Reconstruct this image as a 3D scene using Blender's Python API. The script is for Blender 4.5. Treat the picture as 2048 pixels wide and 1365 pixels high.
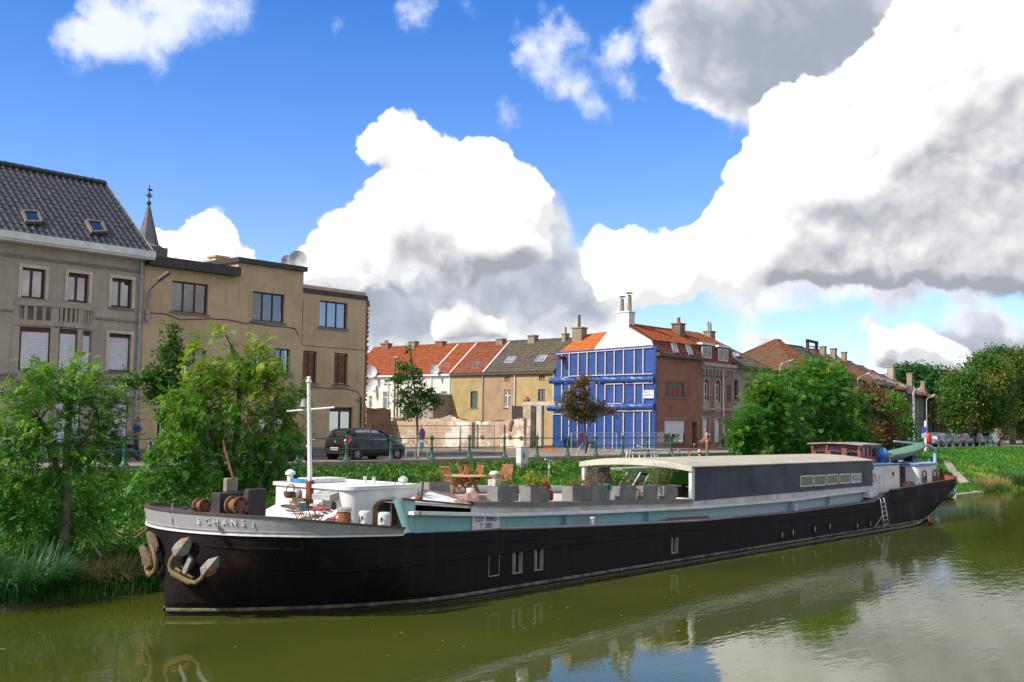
SUN_E,SKY_S,EXPO,CLOUD_S=2.5,0.100,1.32,0.60
import bpy, bmesh, math, random
import numpy as np
from mathutils import Vector, Matrix
SC=bpy.context.scene; COL=SC.collection
for o in list(bpy.data.objects): bpy.data.objects.remove(o)
random.seed(7); RNG=np.random.default_rng(11)
# ---------------------------------------------------------------- camera
# river runs along +X, street and houses lie at larger Y, water level is Z=0
FPX,CX,CY,CAMH=2180.0,1024.0,682.5,4.5
YAW=math.radians(40.371); PIT=math.atan((845.6-CY)/FPX); ROLL=0.0148
h=np.array([math.cos(YAW),math.sin(YAW),0]); rt0=np.array([math.sin(YAW),-math.cos(YAW),0])
FW=h*math.cos(PIT)+np.array([0,0,math.sin(PIT)]); up0=-h*math.sin(PIT)+np.array([0,0,math.cos(PIT)])
RT=rt0*math.cos(ROLL)+up0*math.sin(ROLL); UP=-rt0*math.sin(ROLL)+up0*math.cos(ROLL)
cd=bpy.data.cameras.new('camera'); cam=bpy.data.objects.new('camera',cd); COL.objects.link(cam)
cd.sensor_width=36; cd.lens=36*FPX/2048; cd.clip_start=0.1; cd.clip_end=5000
cam.matrix_world=Matrix(((RT[0],UP[0],-FW[0],0),(RT[1],UP[1],-FW[1],0),(RT[2],UP[2],-FW[2],CAMH),(0,0,0,1)))
SC.camera=cam
def rayd(u,v): return FW*FPX+RT*(u-CX)+UP*(CY-v)
def P(u,v,X=None,Y=None,Z=None):
    """survey: where the line of sight through a photo pixel meets a real plane"""
    d=rayd(u,v); o=(0,0,CAMH)
    t=(X-o[0])/d[0] if X is not None else (Y-o[1])/d[1] if Y is not None else (Z-o[2])/d[2]
    return Vector((t*d[0],t*d[1],CAMH+t*d[2]))
def PX(u,v,Y): return P(u,v,Y=Y).x
def PZ(u,v,Y): return P(u,v,Y=Y).z
# ---------------------------------------------------------------- node helper
class NT:
    def __init__(s,tree): s.t=tree; s.n=tree.nodes; s.l=tree.links
    def new(s,typ,**kw):
        n=s.n.new(typ)
        for k,v in kw.items():
            if k.startswith('i_'):
                n.inputs[k[2:].replace('__',' ')].default_value=v
            else: setattr(n,k,v)
        return n
    def link(s,a,b): s.l.new(a,b)
    def math(s,op,a,b=None,c=None,clamp=False):
        n=s.n.new('ShaderNodeMath'); n.operation=op; n.use_clamp=clamp
        for i,x in enumerate((a,b,c)):
            if x is None: continue
            if isinstance(x,(int,float)): n.inputs[i].default_value=x
            else: s.l.new(x,n.inputs[i])
        return n.outputs[0]
    def vmath(s,op,a,b=None,scale=None):
        n=s.n.new('ShaderNodeVectorMath'); n.operation=op
        for i,x in enumerate((a,b)):
            if x is None: continue
            if isinstance(x,(tuple,list,Vector)): n.inputs[i].default_value=x
            else: s.l.new(x,n.inputs[i])
        if scale is not None: n.inputs['Scale'].default_value=scale
        return n
    def noise(s,vec,scale,detail=4,rough=.55,lac=2.0,dist=0):
        n=s.n.new('ShaderNodeTexNoise'); n.inputs['Scale'].default_value=scale; n.inputs['Detail'].default_value=detail
        n.inputs['Roughness'].default_value=rough; n.inputs['Lacunarity'].default_value=lac; n.inputs['Distortion'].default_value=dist
        if vec is not None: s.l.new(vec,n.inputs['Vector'])
        return n
    def mrange(s,val,a,b,c=0,d=1,smooth=True):
        n=s.n.new('ShaderNodeMapRange'); n.interpolation_type='SMOOTHSTEP' if smooth else 'LINEAR'
        for i,x in enumerate((val,a,b,c,d)):
            if isinstance(x,(int,float)): n.inputs[i].default_value=x
            else: s.l.new(x,n.inputs[i])
        return n.outputs[0]
    def mix(s,fac,a,b):
        n=s.n.new('ShaderNodeMix'); n.data_type='RGBA'
        for i,x in ((0,fac),(6,a),(7,b)):
            if isinstance(x,(int,float)): n.inputs[i].default_value=x
            elif isinstance(x,(tuple,list)): n.inputs[i].default_value=(*x[:3],1)
            else: s.l.new(x,n.inputs[i])
        return n.outputs[2]
# ---------------------------------------------------------------- sun and exposure
SUNDIR=Vector((-0.74,0.27,0.66)).normalized()
sl=bpy.data.lights.new('sun','SUN'); sun=bpy.data.objects.new('sun',sl); COL.objects.link(sun)
sl.energy=SUN_E; sl.angle=math.radians(0.53); sl.color=(1.0,0.94,0.84)
sun.rotation_euler=SUNDIR.to_track_quat('Z','Y').to_euler(); sun.location=(0,0,60)
SC.view_settings.view_transform='Standard'; SC.view_settings.look='None'
SC.view_settings.exposure=EXPO; SC.view_settings.gamma=1.0; SC.view_settings.use_curve_mapping=False
SC.cycles.max_bounces=7; SC.cycles.transparent_max_bounces=12; SC.cycles.sample_clamp_indirect=6
SC.cycles.caustics_reflective=False; SC.cycles.caustics_refractive=False
SC.cycles.use_denoising=True
# ---------------------------------------------------------------- sky with cumulus
wd=bpy.data.worlds.new('World'); SC.world=wd; wd.use_nodes=True; wd.node_tree.nodes.clear()
W=NT(wd.node_tree)
# cumulus heaps as directions in the sky (sighted) with their apparent radius
def dirof(u,v): return Vector(rayd(u,v)).normalized()
HEAPS=[ # the towering bank in the middle
 (785,268,62),(740,296,48),(850,300,60),(925,300,50),(985,300,45),(960,350,80),(1045,370,60),(1080,400,45),(840,375,85),(900,420,110),(1000,430,105),(760,440,85),(690,480,75),(640,520,55),(590,545,48),
 (720,520,80),(800,520,90),(930,510,100),(1040,490,80),(930,640,55),(870,650,40),(990,650,45),
 (1200,500,75),(1250,520,85),(1340,510,90),(1420,510,90),(1500,510,110),(1230,570,60),(1330,570,60),
 # great cloud on the right
 (1960,40,170),(2060,40,200),(1890,90,140),(1830,150,130),(1960,240,230),(1740,250,150),(1680,300,130),(1820,350,210),(1600,340,110),(1540,300,70),(1500,400,90),(1490,330,55),(1560,215,60),(1620,230,70),
 (1680,440,150),(1980,420,180),(1560,470,110),(1850,470,110),(2120,300,260),(2150,100,260),(1440,430,45),(1780,500,90),(1930,505,70),(2060,500,100),(1640,520,80),
 (430,450,55),(400,488,55),(455,490,50),(360,515,50),(320,505,40),(480,530,60),
 (1790,685,48),(1835,695,52),(1890,715,55),(1750,710,42),(1740,670,34),(1840,740,90),
 ]
BACK=[(1360,45,80),(1430,110,100),(1390,150,60),(1500,60,140),(1620,50,150),(1720,20,150),(1500,190,80),(1580,150,120),(1680,130,120),
 (1090,420,55),(1110,520,80),(1020,540,110),(900,570,110),(780,580,110),(690,600,90),(860,630,130),(1000,630,120),(1100,610,80),(740,660,90),(1160,650,55),(1500,560,90),(1640,555,80),(1800,560,80),(1960,540,90),
 (1510,695,40),(1560,710,40),(1960,715,70),(2040,705,70),(1920,760,120),(1730,660,30),(1200,590,70)]
WISPS=[(1080,50,100),(1140,45,60),(1050,85,70),(1130,150,75),(1185,185,70),(1010,230,60),(1235,95,70),(1285,180,45),(250,35,150),(330,70,90),(430,20,120),(190,80,80),(860,10,90),(950,25,70),(1190,235,55),(1270,80,40),(1090,315,45),(680,30,35)]
def heap_group(full):
    g=bpy.data.node_groups.new('cumulus' if full else 'cumulus_plain','ShaderNodeTree')
    g.interface.new_socket('Dir',in_out='INPUT',socket_type='NodeSocketVector')
    for nm in ('Front','Back','Wisp','Fbm'): g.interface.new_socket(nm,in_out='OUTPUT',socket_type='NodeSocketFloat')
    T=NT(g); gi=g.nodes.new('NodeGroupInput'); go=g.nodes.new('NodeGroupOutput'); d0=gi.outputs[0]
    n1=T.noise(d0,7,3 if full else 1,.6); w1=T.vmath('SUBTRACT',n1.outputs['Color'],(.5,.5,.5)); d=T.vmath('ADD',d0,T.vmath('SCALE',w1.outputs[0],scale=.05).outputs[0]).outputs[0]
    if full:
        n2=T.noise(d0,30,3,.62); w2=T.vmath('SUBTRACT',n2.outputs['Color'],(.5,.5,.5)); d=T.vmath('ADD',d,T.vmath('SCALE',w2.outputs[0],scale=.026).outputs[0]).outputs[0]
    d=T.vmath('NORMALIZE',d).outputs[0]; sp=T.new('ShaderNodeSeparateXYZ'); T.link(d,sp.inputs[0]); ax=[]
    for i in range(3):
        cb=T.new('ShaderNodeCombineXYZ'); [T.link(sp.outputs[i],cb.inputs[j]) for j in range(3)]; ax.append(cb.outputs[0])
    def madd(a,b,c):
        n=T.new('ShaderNodeVectorMath',operation='MULTIPLY_ADD')
        for i,x in enumerate((a,b,c)):
            if isinstance(x,tuple): n.inputs[i].default_value=x
            else: T.link(x,n.inputs[i])
        return n.outputs[0]
    def field(lst,k,s):
        acc=(0.,0.,0.); lst=list(lst)
        while len(lst)%3: lst.append((-9000,-9000,1))
        for i in range(0,len(lst),3):
            cs=[dirof(u,v) for u,v,r in lst[i:i+3]]; co=[math.cos(math.atan(r*s/FPX)) for u,v,r in lst[i:i+3]]
            t=madd(ax[0],tuple(c.x/(1-q) for c,q in zip(cs,co)),tuple(-q/(1-q) for q in co))
            t=madd(ax[1],tuple(c.y/(1-q) for c,q in zip(cs,co)),t); t=madd(ax[2],tuple(c.z/(1-q) for c,q in zip(cs,co)),t)
            t=T.vmath('MAXIMUM',t,(0,0,0)).outputs[0]; acc=madd(t,t,acc)
        return T.vmath('DOT_PRODUCT',acc,(k,k,k)).outputs['Value']
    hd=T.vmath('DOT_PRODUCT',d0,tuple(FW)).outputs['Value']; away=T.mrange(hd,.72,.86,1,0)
    nb=T.noise(d0,2.6,2,.5); base=T.math('MULTIPLY',T.mrange(nb.outputs[0],.38,.56,0,1.2),away)   # unseen cumulus outside the view, coverage thickened to brighten the shaded fronts
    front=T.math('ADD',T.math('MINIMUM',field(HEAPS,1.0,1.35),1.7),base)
    if not full:
        T.link(front,go.inputs[0]); return g
    back=T.math('MINIMUM',field(BACK,.9,1.4),1.7); wis=field(WISPS,.42,1.2)
    vo=g.nodes.new('ShaderNodeTexVoronoi'); vo.feature='F1'; vo.inputs['Scale'].default_value=27; vo.inputs['Detail'].default_value=2; vo.inputs['Roughness'].default_value=.55
    T.link(d,vo.inputs['Vector'])
    puff=T.math('MULTIPLY',T.math('SUBTRACT',.45,vo.outputs['Distance']),.55)
    fb=T.noise(d0,15,7,.62); fbm=T.math('SUBTRACT',fb.outputs[0],.5)
    det=T.math('ADD',puff,T.math('MULTIPLY',fbm,.7))
    T.link(T.math('ADD',front,T.math('MULTIPLY',det,T.mrange(front,.02,.35,0,1))),go.inputs[0])
    T.link(T.math('ADD',back,T.math('MULTIPLY',fbm,T.mrange(back,.02,.35,0,1.3))),go.inputs[1])
    T.link(T.math('ADD',wis,T.math('MULTIPLY',fbm,T.mrange(wis,.0,.3,0,2.6))),go.inputs[2]); T.link(det,go.inputs[3])
    return g
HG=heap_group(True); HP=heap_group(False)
tc=W.new('ShaderNodeTexCoord'); dirv=W.vmath('NORMALIZE',tc.outputs['Generated']).outputs[0]
def dens(vec,g):
    n=wd.node_tree.nodes.new('ShaderNodeGroup'); n.node_tree=g; W.link(vec,n.inputs[0]); return n
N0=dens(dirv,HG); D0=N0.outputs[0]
def shift(v,s): return W.vmath('NORMALIZE',W.vmath('ADD',dirv,W.vmath('SCALE',v,scale=s).outputs[0]).outputs[0]).outputs[0]
sunv=tuple(SUNDIR+Vector((0,0,.5)))
D1=dens(shift(sunv,.013),HG).outputs[0]; D2=dens(shift((SUNDIR.x*.5,SUNDIR.y*.5,1.0),.095),HP).outputs[0]
lit=W.math('SUBTRACT',.84,W.mrange(D2,.1,2.2,0,.62))
lit=W.math('ADD',lit,W.mrange(W.math('SUBTRACT',D0,D1),-.55,.55,-.36,.36,smooth=False),clamp=True)
fcol=W.mix(lit,(.27,.285,.32),(.90,.89,.875))
bn_=W.noise(dirv,6,4,.55); bcol=W.mix(W.mrange(W.math('ADD',W.math('SUBTRACT',N0.outputs[1],W.math('MULTIPLY',N0.outputs[3],1.6)),W.math('MULTIPLY',W.math('SUBTRACT',bn_.outputs[0],.5),3.2)),-.3,2.6,1.0,.0),(.27,.295,.345),(.86,.855,.85))
wcol=(.74,.76,.80)
sky=W.new('ShaderNodeTexSky',sky_type='NISHITA'); sky.sun_disc=False
sky.sun_elevation=math.asin(SUNDIR.z); sky.sun_rotation=math.atan2(SUNDIR.x,SUNDIR.y)
sky.air_density=1.0; sky.dust_density=.1; sky.ozone_density=3.0; sky.altitude=50
W.link(shift((0,0,1),.06),sky.inputs[0])
hs=W.new('ShaderNodeHueSaturation'); hs.inputs['Saturation'].default_value=1.16; sz=W.new('ShaderNodeSeparateXYZ'); W.link(dirv,sz.inputs[0]); W.link(W.vmath('MULTIPLY',sky.outputs[0],W.mix(W.mrange(sz.outputs[2],.02,.42,0,1,smooth=False),(1.08,.93,.93),(.54,.66,.92))).outputs[0],hs.inputs['Color'])
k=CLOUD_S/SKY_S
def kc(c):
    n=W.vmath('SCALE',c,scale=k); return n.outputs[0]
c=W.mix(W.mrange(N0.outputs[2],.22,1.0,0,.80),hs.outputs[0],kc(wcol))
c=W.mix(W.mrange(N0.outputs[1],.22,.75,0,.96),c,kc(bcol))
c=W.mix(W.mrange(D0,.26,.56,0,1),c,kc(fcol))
bgs=W.new('ShaderNodeBackground'); W.link(c,bgs.inputs[0]); bgs.inputs[1].default_value=SKY_S
wo=W.new('ShaderNodeOutputWorld'); W.link(bgs.outputs[0],wo.inputs[0])
wd.cycles.sampling_method='MANUAL'; wd.cycles.sample_map_resolution=512
# ---------------------------------------------------------------- things, parts
def wloc(o):
    v=Vector((0,0,0))
    while o is not None: v=v+o.location; o=o.parent
    return v
def props(o,label=None,cat=None,group=None,kind=None):
    if label: o['label']=label
    if cat: o['category']=cat
    if group: o['group']=group
    if kind: o['kind']=kind
    return o
def thing(name,label,cat,loc=(0,0,0),group=None):
    o=bpy.data.objects.new(name,None); COL.objects.link(o); o.location=loc; o.empty_display_size=.2
    return props(o,label,cat,group)
def inst(name,mesh,parent=None,loc=(0,0,0),rot=(0,0,0),label=None):
    o=bpy.data.objects.new(name,mesh); COL.objects.link(o); o.location=loc; o.rotation_euler=rot
    if parent: o.parent=parent
    if label: o['label']=label
    return o
def copy_tree(o,parent=None):
    c=o.copy(); COL.objects.link(c); c.parent=parent
    for ch in o.children: copy_tree(ch,c)
    return c
def dup(o,loc,rz=None,label=None,scale=None):
    c=copy_tree(o); c.location=loc
    if rz is not None: c.rotation_euler=(0,0,rz)
    if label: c['label']=label
    if scale: c.scale=(scale,)*3
    return c
V=Vector
class MB:
    def __init__(s): s.v=[]; s.f=[]
    def add(s,vs,fs):
        b=len(s.v); s.v+= [tuple(v) for v in vs]; s.f+=[tuple(i+b for i in f) for f in fs]; return s
    def box(s,x0,x1,y0,y1,z0,z1):
        if x0>x1:x0,x1=x1,x0
        if y0>y1:y0,y1=y1,y0
        if z0>z1:z0,z1=z1,z0
        return s.add([(x,y,z) for x in(x0,x1) for y in(y0,y1) for z in(z0,z1)],[(0,1,3,2),(4,6,7,5),(0,4,5,1),(2,3,7,6),(0,2,6,4),(1,5,7,3)])
    def obox(s,c,a,b,d):
        c,a,b,d=V(c),V(a),V(b),V(d)
        return s.add([c+i*a+j*b+k*d for i in(-1,1) for j in(-1,1) for k in(-1,1)],[(0,1,3,2),(4,6,7,5),(0,4,5,1),(2,3,7,6),(0,2,6,4),(1,5,7,3)])
    def beam(s,p,q,w,h,up=(0,0,1)):
        p,q=V(p),V(q); d=(q-p); n=d.normalized(); u=V(up)
        if abs(n.dot(u))>.98: u=V((0,1,0))
        a=n.cross(u).normalized(); b=a.cross(n).normalized()
        return s.obox((p+q)/2,d/2,a*w/2,b*h/2)
    def tube(s,pts,r,n=8,cap=True):
        pts=[V(p) for p in pts]; R=r if isinstance(r,(list,tuple)) else [r]*len(pts); vs=[];fs=[]; prev=None
        for i,p in enumerate(pts):
            d=(pts[min(i+1,len(pts)-1)]-pts[max(i-1,0)]).normalized()
            u=prev if prev is not None else (V((0,0,1)) if abs(d.z)<.9 else V((1,0,0)))
            a=d.cross(u).normalized(); b=a.cross(d).normalized(); prev=b
            for k in range(n):
                t=2*math.pi*k/n; vs.append(p+a*R[i]*math.cos(t)+b*R[i]*math.sin(t))
        for i in range(len(pts)-1):
            for k in range(n): fs.append((i*n+k,i*n+(k+1)%n,(i+1)*n+(k+1)%n,(i+1)*n+k))
        if cap: fs.append(tuple(range(n))[::-1]); fs.append(tuple(range((len(pts)-1)*n,len(pts)*n)))
        return s.add(vs,fs)
    def lathe(s,c,prof,n=16,axis='z',cap=True):
        c=V(c); vs=[];fs=[]
        for r,z in prof:
            for k in range(n):
                t=2*math.pi*k/n; a,b=r*math.cos(t),r*math.sin(t)
                vs.append(c+(V((a,b,z)) if axis=='z' else V((a,z,b)) if axis=='y' else V((z,a,b))))
        for i in range(len(prof)-1):
            for k in range(n): fs.append((i*n+k,i*n+(k+1)%n,(i+1)*n+(k+1)%n,(i+1)*n+k))
        if cap: fs.append(tuple(range(n))[::-1]); fs.append(tuple(range((len(prof)-1)*n,len(prof)*n)))
        return s.add(vs,fs)
    def prism(s,poly,ext):
        poly=[V(p) for p in poly]; e=V(ext); n=len(poly)
        return s.add(poly+[p+e for p in poly],[tuple(range(n))[::-1],tuple(range(n,2*n))]+[(i,(i+1)%n,n+(i+1)%n,n+i) for i in range(n)])
    def grid(s,rows,closed=False):
        n=len(rows[0]); vs=[p for r in rows for p in r]; fs=[]
        for i in range(len(rows)-1):
            for k in range(n if closed else n-1): fs.append((i*n+k,i*n+(k+1)%n,(i+1)*n+(k+1)%n,(i+1)*n+k))
        return s.add(vs,fs)
    def quad(s,a,b,c,d): return s.add([a,b,c,d],[(0,1,2,3)])
    def build(s,name,mat,parent=None,smooth=False,kind=None,label=None,bevel=0,fix=True,cat=None,group=None):
        me=bpy.data.meshes.new(name); o0=wloc(parent) if parent else V((0,0,0))
        me.from_pydata([(x-o0.x,y-o0.y,z-o0.z) for x,y,z in s.v],[],s.f)
        if fix or bevel:
            bm=bmesh.new(); bm.from_mesh(me)
            if bevel: 
                bmesh.ops.remove_doubles(bm,verts=bm.verts,dist=1e-5)
                bmesh.ops.bevel(bm,geom=[e for e in bm.edges if len(e.link_faces)==2 and e.calc_face_angle(0)>.5],offset=bevel,segments=2,profile=.5,affect='EDGES',clamp_overlap=True)
            bmesh.ops.recalc_face_normals(bm,faces=bm.faces); bm.to_mesh(me); bm.free()
        if smooth: 
            me.shade_smooth()
            if smooth is not True: me.set_sharp_from_angle(angle=math.radians(smooth))
        for m in (mat if isinstance(mat,(list,tuple)) else [mat]): me.materials.append(m)
        o=bpy.data.objects.new(name,me); COL.objects.link(o)
        if parent: o.parent=parent
        return props(o,label,cat,group,kind)
# ---------------------------------------------------------------- materials (colour, grain and wear only)
_M={}
def mat(name,col,rough=.75,col2=None,vs=3.0,va=.25,bump=0,bs=40,metal=0,spec=.4,streak=0,grime=None,coat=0,patch=None):
    """col varied by world-space noise towards col2; bump relief; vertical streaks of grime; patches of another colour"""
    if name in _M: return _M[name]
    m=bpy.data.materials.new(name); m.use_nodes=True; T=NT(m.node_tree); bs_=T.n['Principled BSDF']
    geo=T.new('ShaderNodeNewGeometry'); pos=geo.outputs['Position']
    c2=col2 if col2 else tuple(max(0,x*(1-va*1.6)) for x in col)
    n1=T.noise(pos,vs,6,.62); f=T.mrange(n1.outputs[0],.36,.66,0,1)
    c=T.mix(f,col,c2)
    if patch:
        pc,ps,lo,hi=patch; n3=T.noise(pos,ps,6,.65); c=T.mix(T.mrange(n3.outputs[0],lo,hi,0,1),c,pc)
    if streak:
        mp=T.new('ShaderNodeMapping'); mp.inputs['Scale'].default_value=(2.2,2.2,.16); T.link(pos,mp.inputs[0])
        n2=T.noise(mp.outputs[0],2.2,6,.68); g=grime if grime else tuple(x*.45 for x in col)
        c=T.mix(T.mrange(n2.outputs[0],.50,.74,0,streak),c,g)
    T.link(c,bs_.inputs['Base Color'])
    bs_.inputs['Roughness'].default_value=rough; bs_.inputs['Metallic'].default_value=metal; bs_.inputs['Specular IOR Level'].default_value=spec
    if coat: bs_.inputs['Coat Weight'].default_value=coat; bs_.inputs['Coat Roughness'].default_value=.05
    r=T.mrange(n1.outputs[0],.3,.7,max(.03,rough-.08),min(1,rough+.1)); T.link(r,bs_.inputs['Roughness'])
    if bump:
        n4=T.noise(pos,bs,5,.6); b=T.new('ShaderNodeBump'); b.inputs['Strength'].default_value=bump; b.inputs['Distance'].default_value=.03; T.link(n4.outputs[0],b.inputs['Height']); T.link(b.outputs[0],bs_.inputs['Normal'])
    _M[name]=m; return m
def brickmat(name,c1,c2,mortar,w=.21,hh=.065,patch=None,bump=.6,ms=.012):
    if name in _M: return _M[name]
    m=bpy.data.materials.new(name); m.use_nodes=True; T=NT(m.node_tree); B=T.n['Principled BSDF']
    geo=T.new('ShaderNodeNewGeometry'); s=T.new('ShaderNodeSeparateXYZ'); T.link(geo.outputs['Position'],s.inputs[0])
    cb=T.new('ShaderNodeCombineXYZ'); T.link(T.math('ADD',s.outputs[0],s.outputs[1]),cb.inputs[0]); T.link(s.outputs[2],cb.inputs[1])
    bk=T.new('ShaderNodeTexBrick'); T.link(cb.outputs[0],bk.inputs['Vector']); bk.inputs['Scale'].default_value=1
    for k_,v_ in (('Brick Width',w),('Row Height',hh+ms),('Mortar Size',ms),('Mortar Smooth',.3),('Bias',-.1)): bk.inputs[k_].default_value=v_
    bk.inputs['Color1'].default_value=(*c1,1); bk.inputs['Color2'].default_value=(*c2,1); bk.inputs['Mortar'].default_value=(*mortar,1)
    n=T.noise(geo.outputs['Position'],.9,6,.65); c=T.mix(T.mrange(n.outputs[0],.42,.72,0,.45),bk.outputs['Color'],tuple(x*.45 for x in c1))
    if patch:
        pc,ps,lo,hi=patch; n3=T.noise(geo.outputs['Position'],ps,7,.68); c=T.mix(T.mrange(n3.outputs[0],lo,hi,0,1),c,pc)
    T.link(c,B.inputs['Base Color']); B.inputs['Roughness'].default_value=.9; B.inputs['Specular IOR Level'].default_value=.2
    b=T.new('ShaderNodeBump'); b.inputs['Strength'].default_value=bump; b.inputs['Distance'].default_value=.012; b.invert=True; T.link(bk.outputs['Fac'],b.inputs['Height'])
    n5=T.noise(geo.outputs['Position'],60,3,.6); b2=T.new('ShaderNodeBump'); b2.inputs['Strength'].default_value=.25; b2.inputs['Distance'].default_value=.02; T.link(n5.outputs[0],b2.inputs['Height']); T.link(b.outputs[0],b2.inputs['Normal']); T.link(b2.outputs[0],B.inputs['Normal'])
    _M[name]=m; return m
def glass(name,tint=(.02,.025,.03),rough=.03,see=0.0):
    if name in _M: return _M[name]
    m=bpy.data.materials.new(name); m.use_nodes=True; T=NT(m.node_tree); B=T.n['Principled BSDF']
    geo=T.new('ShaderNodeNewGeometry'); n=T.noise(geo.outputs['Position'],.8,2,.5)
    b=T.new('ShaderNodeBump'); b.inputs['Strength'].default_value=.05; b.inputs['Distance'].default_value=.1; T.link(n.outputs[0],b.inputs['Height'])
    B.inputs['Base Color'].default_value=(*tint,1); B.inputs['Roughness'].default_value=rough; B.inputs['Specular IOR Level'].default_value=.9; B.inputs['IOR'].default_value=2.2
    T.link(b.outputs[0],B.inputs['Normal'])
    if see:
        tr=T.new('ShaderNodeBsdfTransparent'); tr.inputs[0].default_value=(.85,.9,.9,1); mx=T.new('ShaderNodeMixShader'); mx.inputs[0].default_value=see
        T.link(B.outputs[0],mx.inputs[1]); T.link(tr.outputs[0],mx.inputs[2]); T.link(mx.outputs[0],T.n['Material Output'].inputs[0])
    _M[name]=m; return m
def leafmat(name,c,c2,c3,trans=.45):
    """leaf colour varies per leaf (attribute 'tint': 0 dark green .. 1 yellowed)"""
    if name in _M: return _M[name]
    m=bpy.data.materials.new(name); m.use_nodes=True; T=NT(m.node_tree); B=T.n['Principled BSDF']
    a=T.new('ShaderNodeAttribute'); a.attribute_name='tint'
    r=T.new('ShaderNodeValToRGB'); e=r.color_ramp.elements; e[0].color=(*c,1); e[1].color=(*c3,1); x=r.color_ramp.elements.new(.5); x.color=(*c2,1)
    T.link(a.outputs['Fac'],r.inputs[0]); T.link(r.outputs[0],B.inputs['Base Color']); B.inputs['Roughness'].default_value=.5; B.inputs['Specular IOR Level'].default_value=.35
    tl=T.new('ShaderNodeBsdfTranslucent'); T.link(r.outputs[0],tl.inputs[0]); mx=T.new('ShaderNodeMixShader'); mx.inputs[0].default_value=trans
    T.link(B.outputs[0],mx.inputs[1]); T.link(tl.outputs[0],mx.inputs[2]); T.link(mx.outputs[0],T.n['Material Output'].inputs[0])
    _M[name]=m; return m
def npmesh(name,verts,quads,mats,tint=None,parent=None,tri=False,kind=None):
    """fast mesh from numpy arrays"""
    me=bpy.data.meshes.new(name); k=quads.shape[1]; nf=len(quads)
    if parent is not None: verts=verts-np.array(wloc(parent))
    me.vertices.add(len(verts)); me.vertices.foreach_set('co',verts.astype(np.float32).ravel())
    me.loops.add(nf*k); me.loops.foreach_set('vertex_index',quads.astype(np.int32).ravel())
    me.polygons.add(nf); me.polygons.foreach_set('loop_start',np.arange(0,nf*k,k,dtype=np.int32))
    me.update(calc_edges=True)
    if tint is not None:
        a=me.attributes.new('tint','FLOAT','FACE'); a.data.foreach_set('value',tint.astype(np.float32))
    me.materials.append(mats); o=bpy.data.objects.new(name,me); COL.objects.link(o)
    if parent is not None: o.parent=parent
    if kind: o['kind']=kind
    return o
# ---------------------------------------------------------------- setting: water, bank, street
RAILY=35.0; KERBZ=2.80; ROADZ=2.64; WALLY=44.0
def bank_z(x,y):
    """grass slope from the water's edge up to the kerb"""
    e=25.6-.55*np.clip((x-60)/40,0,1)+.25*np.sin(x*.31)+.15*np.sin(x*.83+1)
    t=np.clip((y-e)/(RAILY-e),-0.6,1.0)
    z=np.where(t<0,t*3.2,2.5*(.16*np.sqrt(np.clip(t,0,1))+.84*t))
    return z+np.where(t>0,.06*np.sin(x*1.7+y)*np.sin(y*1.3)*(1-t),0)
def water_mat():
    m=bpy.data.materials.new('river_water'); m.use_nodes=True; T=NT(m.node_tree); B=T.n['Principled BSDF']
    geo=T.new('ShaderNodeNewGeometry'); pos=geo.outputs['Position']
    n=T.noise(pos,.15,4,.6); c=T.mix(T.mrange(n.outputs[0],.35,.65),(.060,.066,.009),(.042,.055,.009)); T.link(c,B.inputs['Base Color'])
    B.inputs['Roughness'].default_value=.025; B.inputs['IOR'].default_value=1.33; B.inputs['Specular IOR Level'].default_value=.5
    # ripples: livelier in open water downstream, nearly still near the bow
    s=T.new('ShaderNodeSeparateXYZ'); T.link(pos,s.inputs[0])
    mp=T.new('ShaderNodeMapping'); mp.inputs['Rotation'].default_value=(0,0,-.45); mp.inputs['Scale'].default_value=(.8,2.2,1); T.link(pos,mp.inputs[0])
    a=T.noise(mp.outputs[0],1.5,3,.55); b_=T.noise(mp.outputs[0],.35,2,.5)
    calm=T.math('ADD',T.mrange(s.outputs[0],9,48,.22,1.0),T.mrange(b_.outputs[0],.3,.7,-.10,.2))
    hgt=T.math('MULTIPLY',a.outputs[0],calm)
    bp=T.new('ShaderNodeBump'); bp.inputs['Strength'].default_value=.20; bp.inputs['Distance'].default_value=.05; T.link(hgt,bp.inputs['Height']); T.link(bp.outputs[0],B.inputs['Normal'])
    return m
b=MB(); b.quad((-400,-300,0),(900,-300,0),(900,27.5,0),(-400,27.5,0)); b.build('water',water_mat(),kind='structure')
M_soil=mat('bank_soil',(.035,.045,.012),.95,(.06,.045,.02),2,bump=.6,bs=8)
xs=np.concatenate([np.arange(-40,140,.8),np.arange(140,420,8)]); ys=np.arange(22,36.01,.5)
ys=ys[ys<=34.95]
XX,YY=np.meshgrid(xs,ys,indexing='ij'); ZZ=bank_z(XX,YY)
vv=np.stack([XX,YY,ZZ],-1).reshape(-1,3); ny=len(ys)
ii=np.arange(len(xs)-1)[:,None]*ny+np.arange(ny-1)[None,:]
q=np.stack([ii,ii+ny,ii+ny+1,ii+1],-1).reshape(-1,4)
o=npmesh('river_bank',vv,q,M_soil,kind='structure')
M_conc=mat('kerb_concrete',(.30,.25,.19),.9,(.20,.16,.12),1.5,bump=.4,bs=25,streak=.5)
b=MB(); 
x=-40.0
while x<119: 
    b.box(x+.006,min(x+2.0,119)-.006,RAILY-.28,RAILY+.22,ROADZ-.4,KERBZ); x+=2.0
b.build('quay_kerb',M_conc,kind='structure',bevel=.012)
M_road=mat('asphalt',(.25,.215,.175),.9,(.18,.155,.13),1.2,bump=.4,bs=60)
b=MB(); b.quad((-300,RAILY+.2,ROADZ),(500,RAILY+.2,ROADZ),(500,WALLY-1.8,ROADZ),(-300,WALLY-1.8,ROADZ)); b.build('road',M_road,kind='structure')
M_pave=mat('paving',(.26,.22,.18),.9,(.19,.16,.14),1.3,bump=.3,bs=30)
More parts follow.
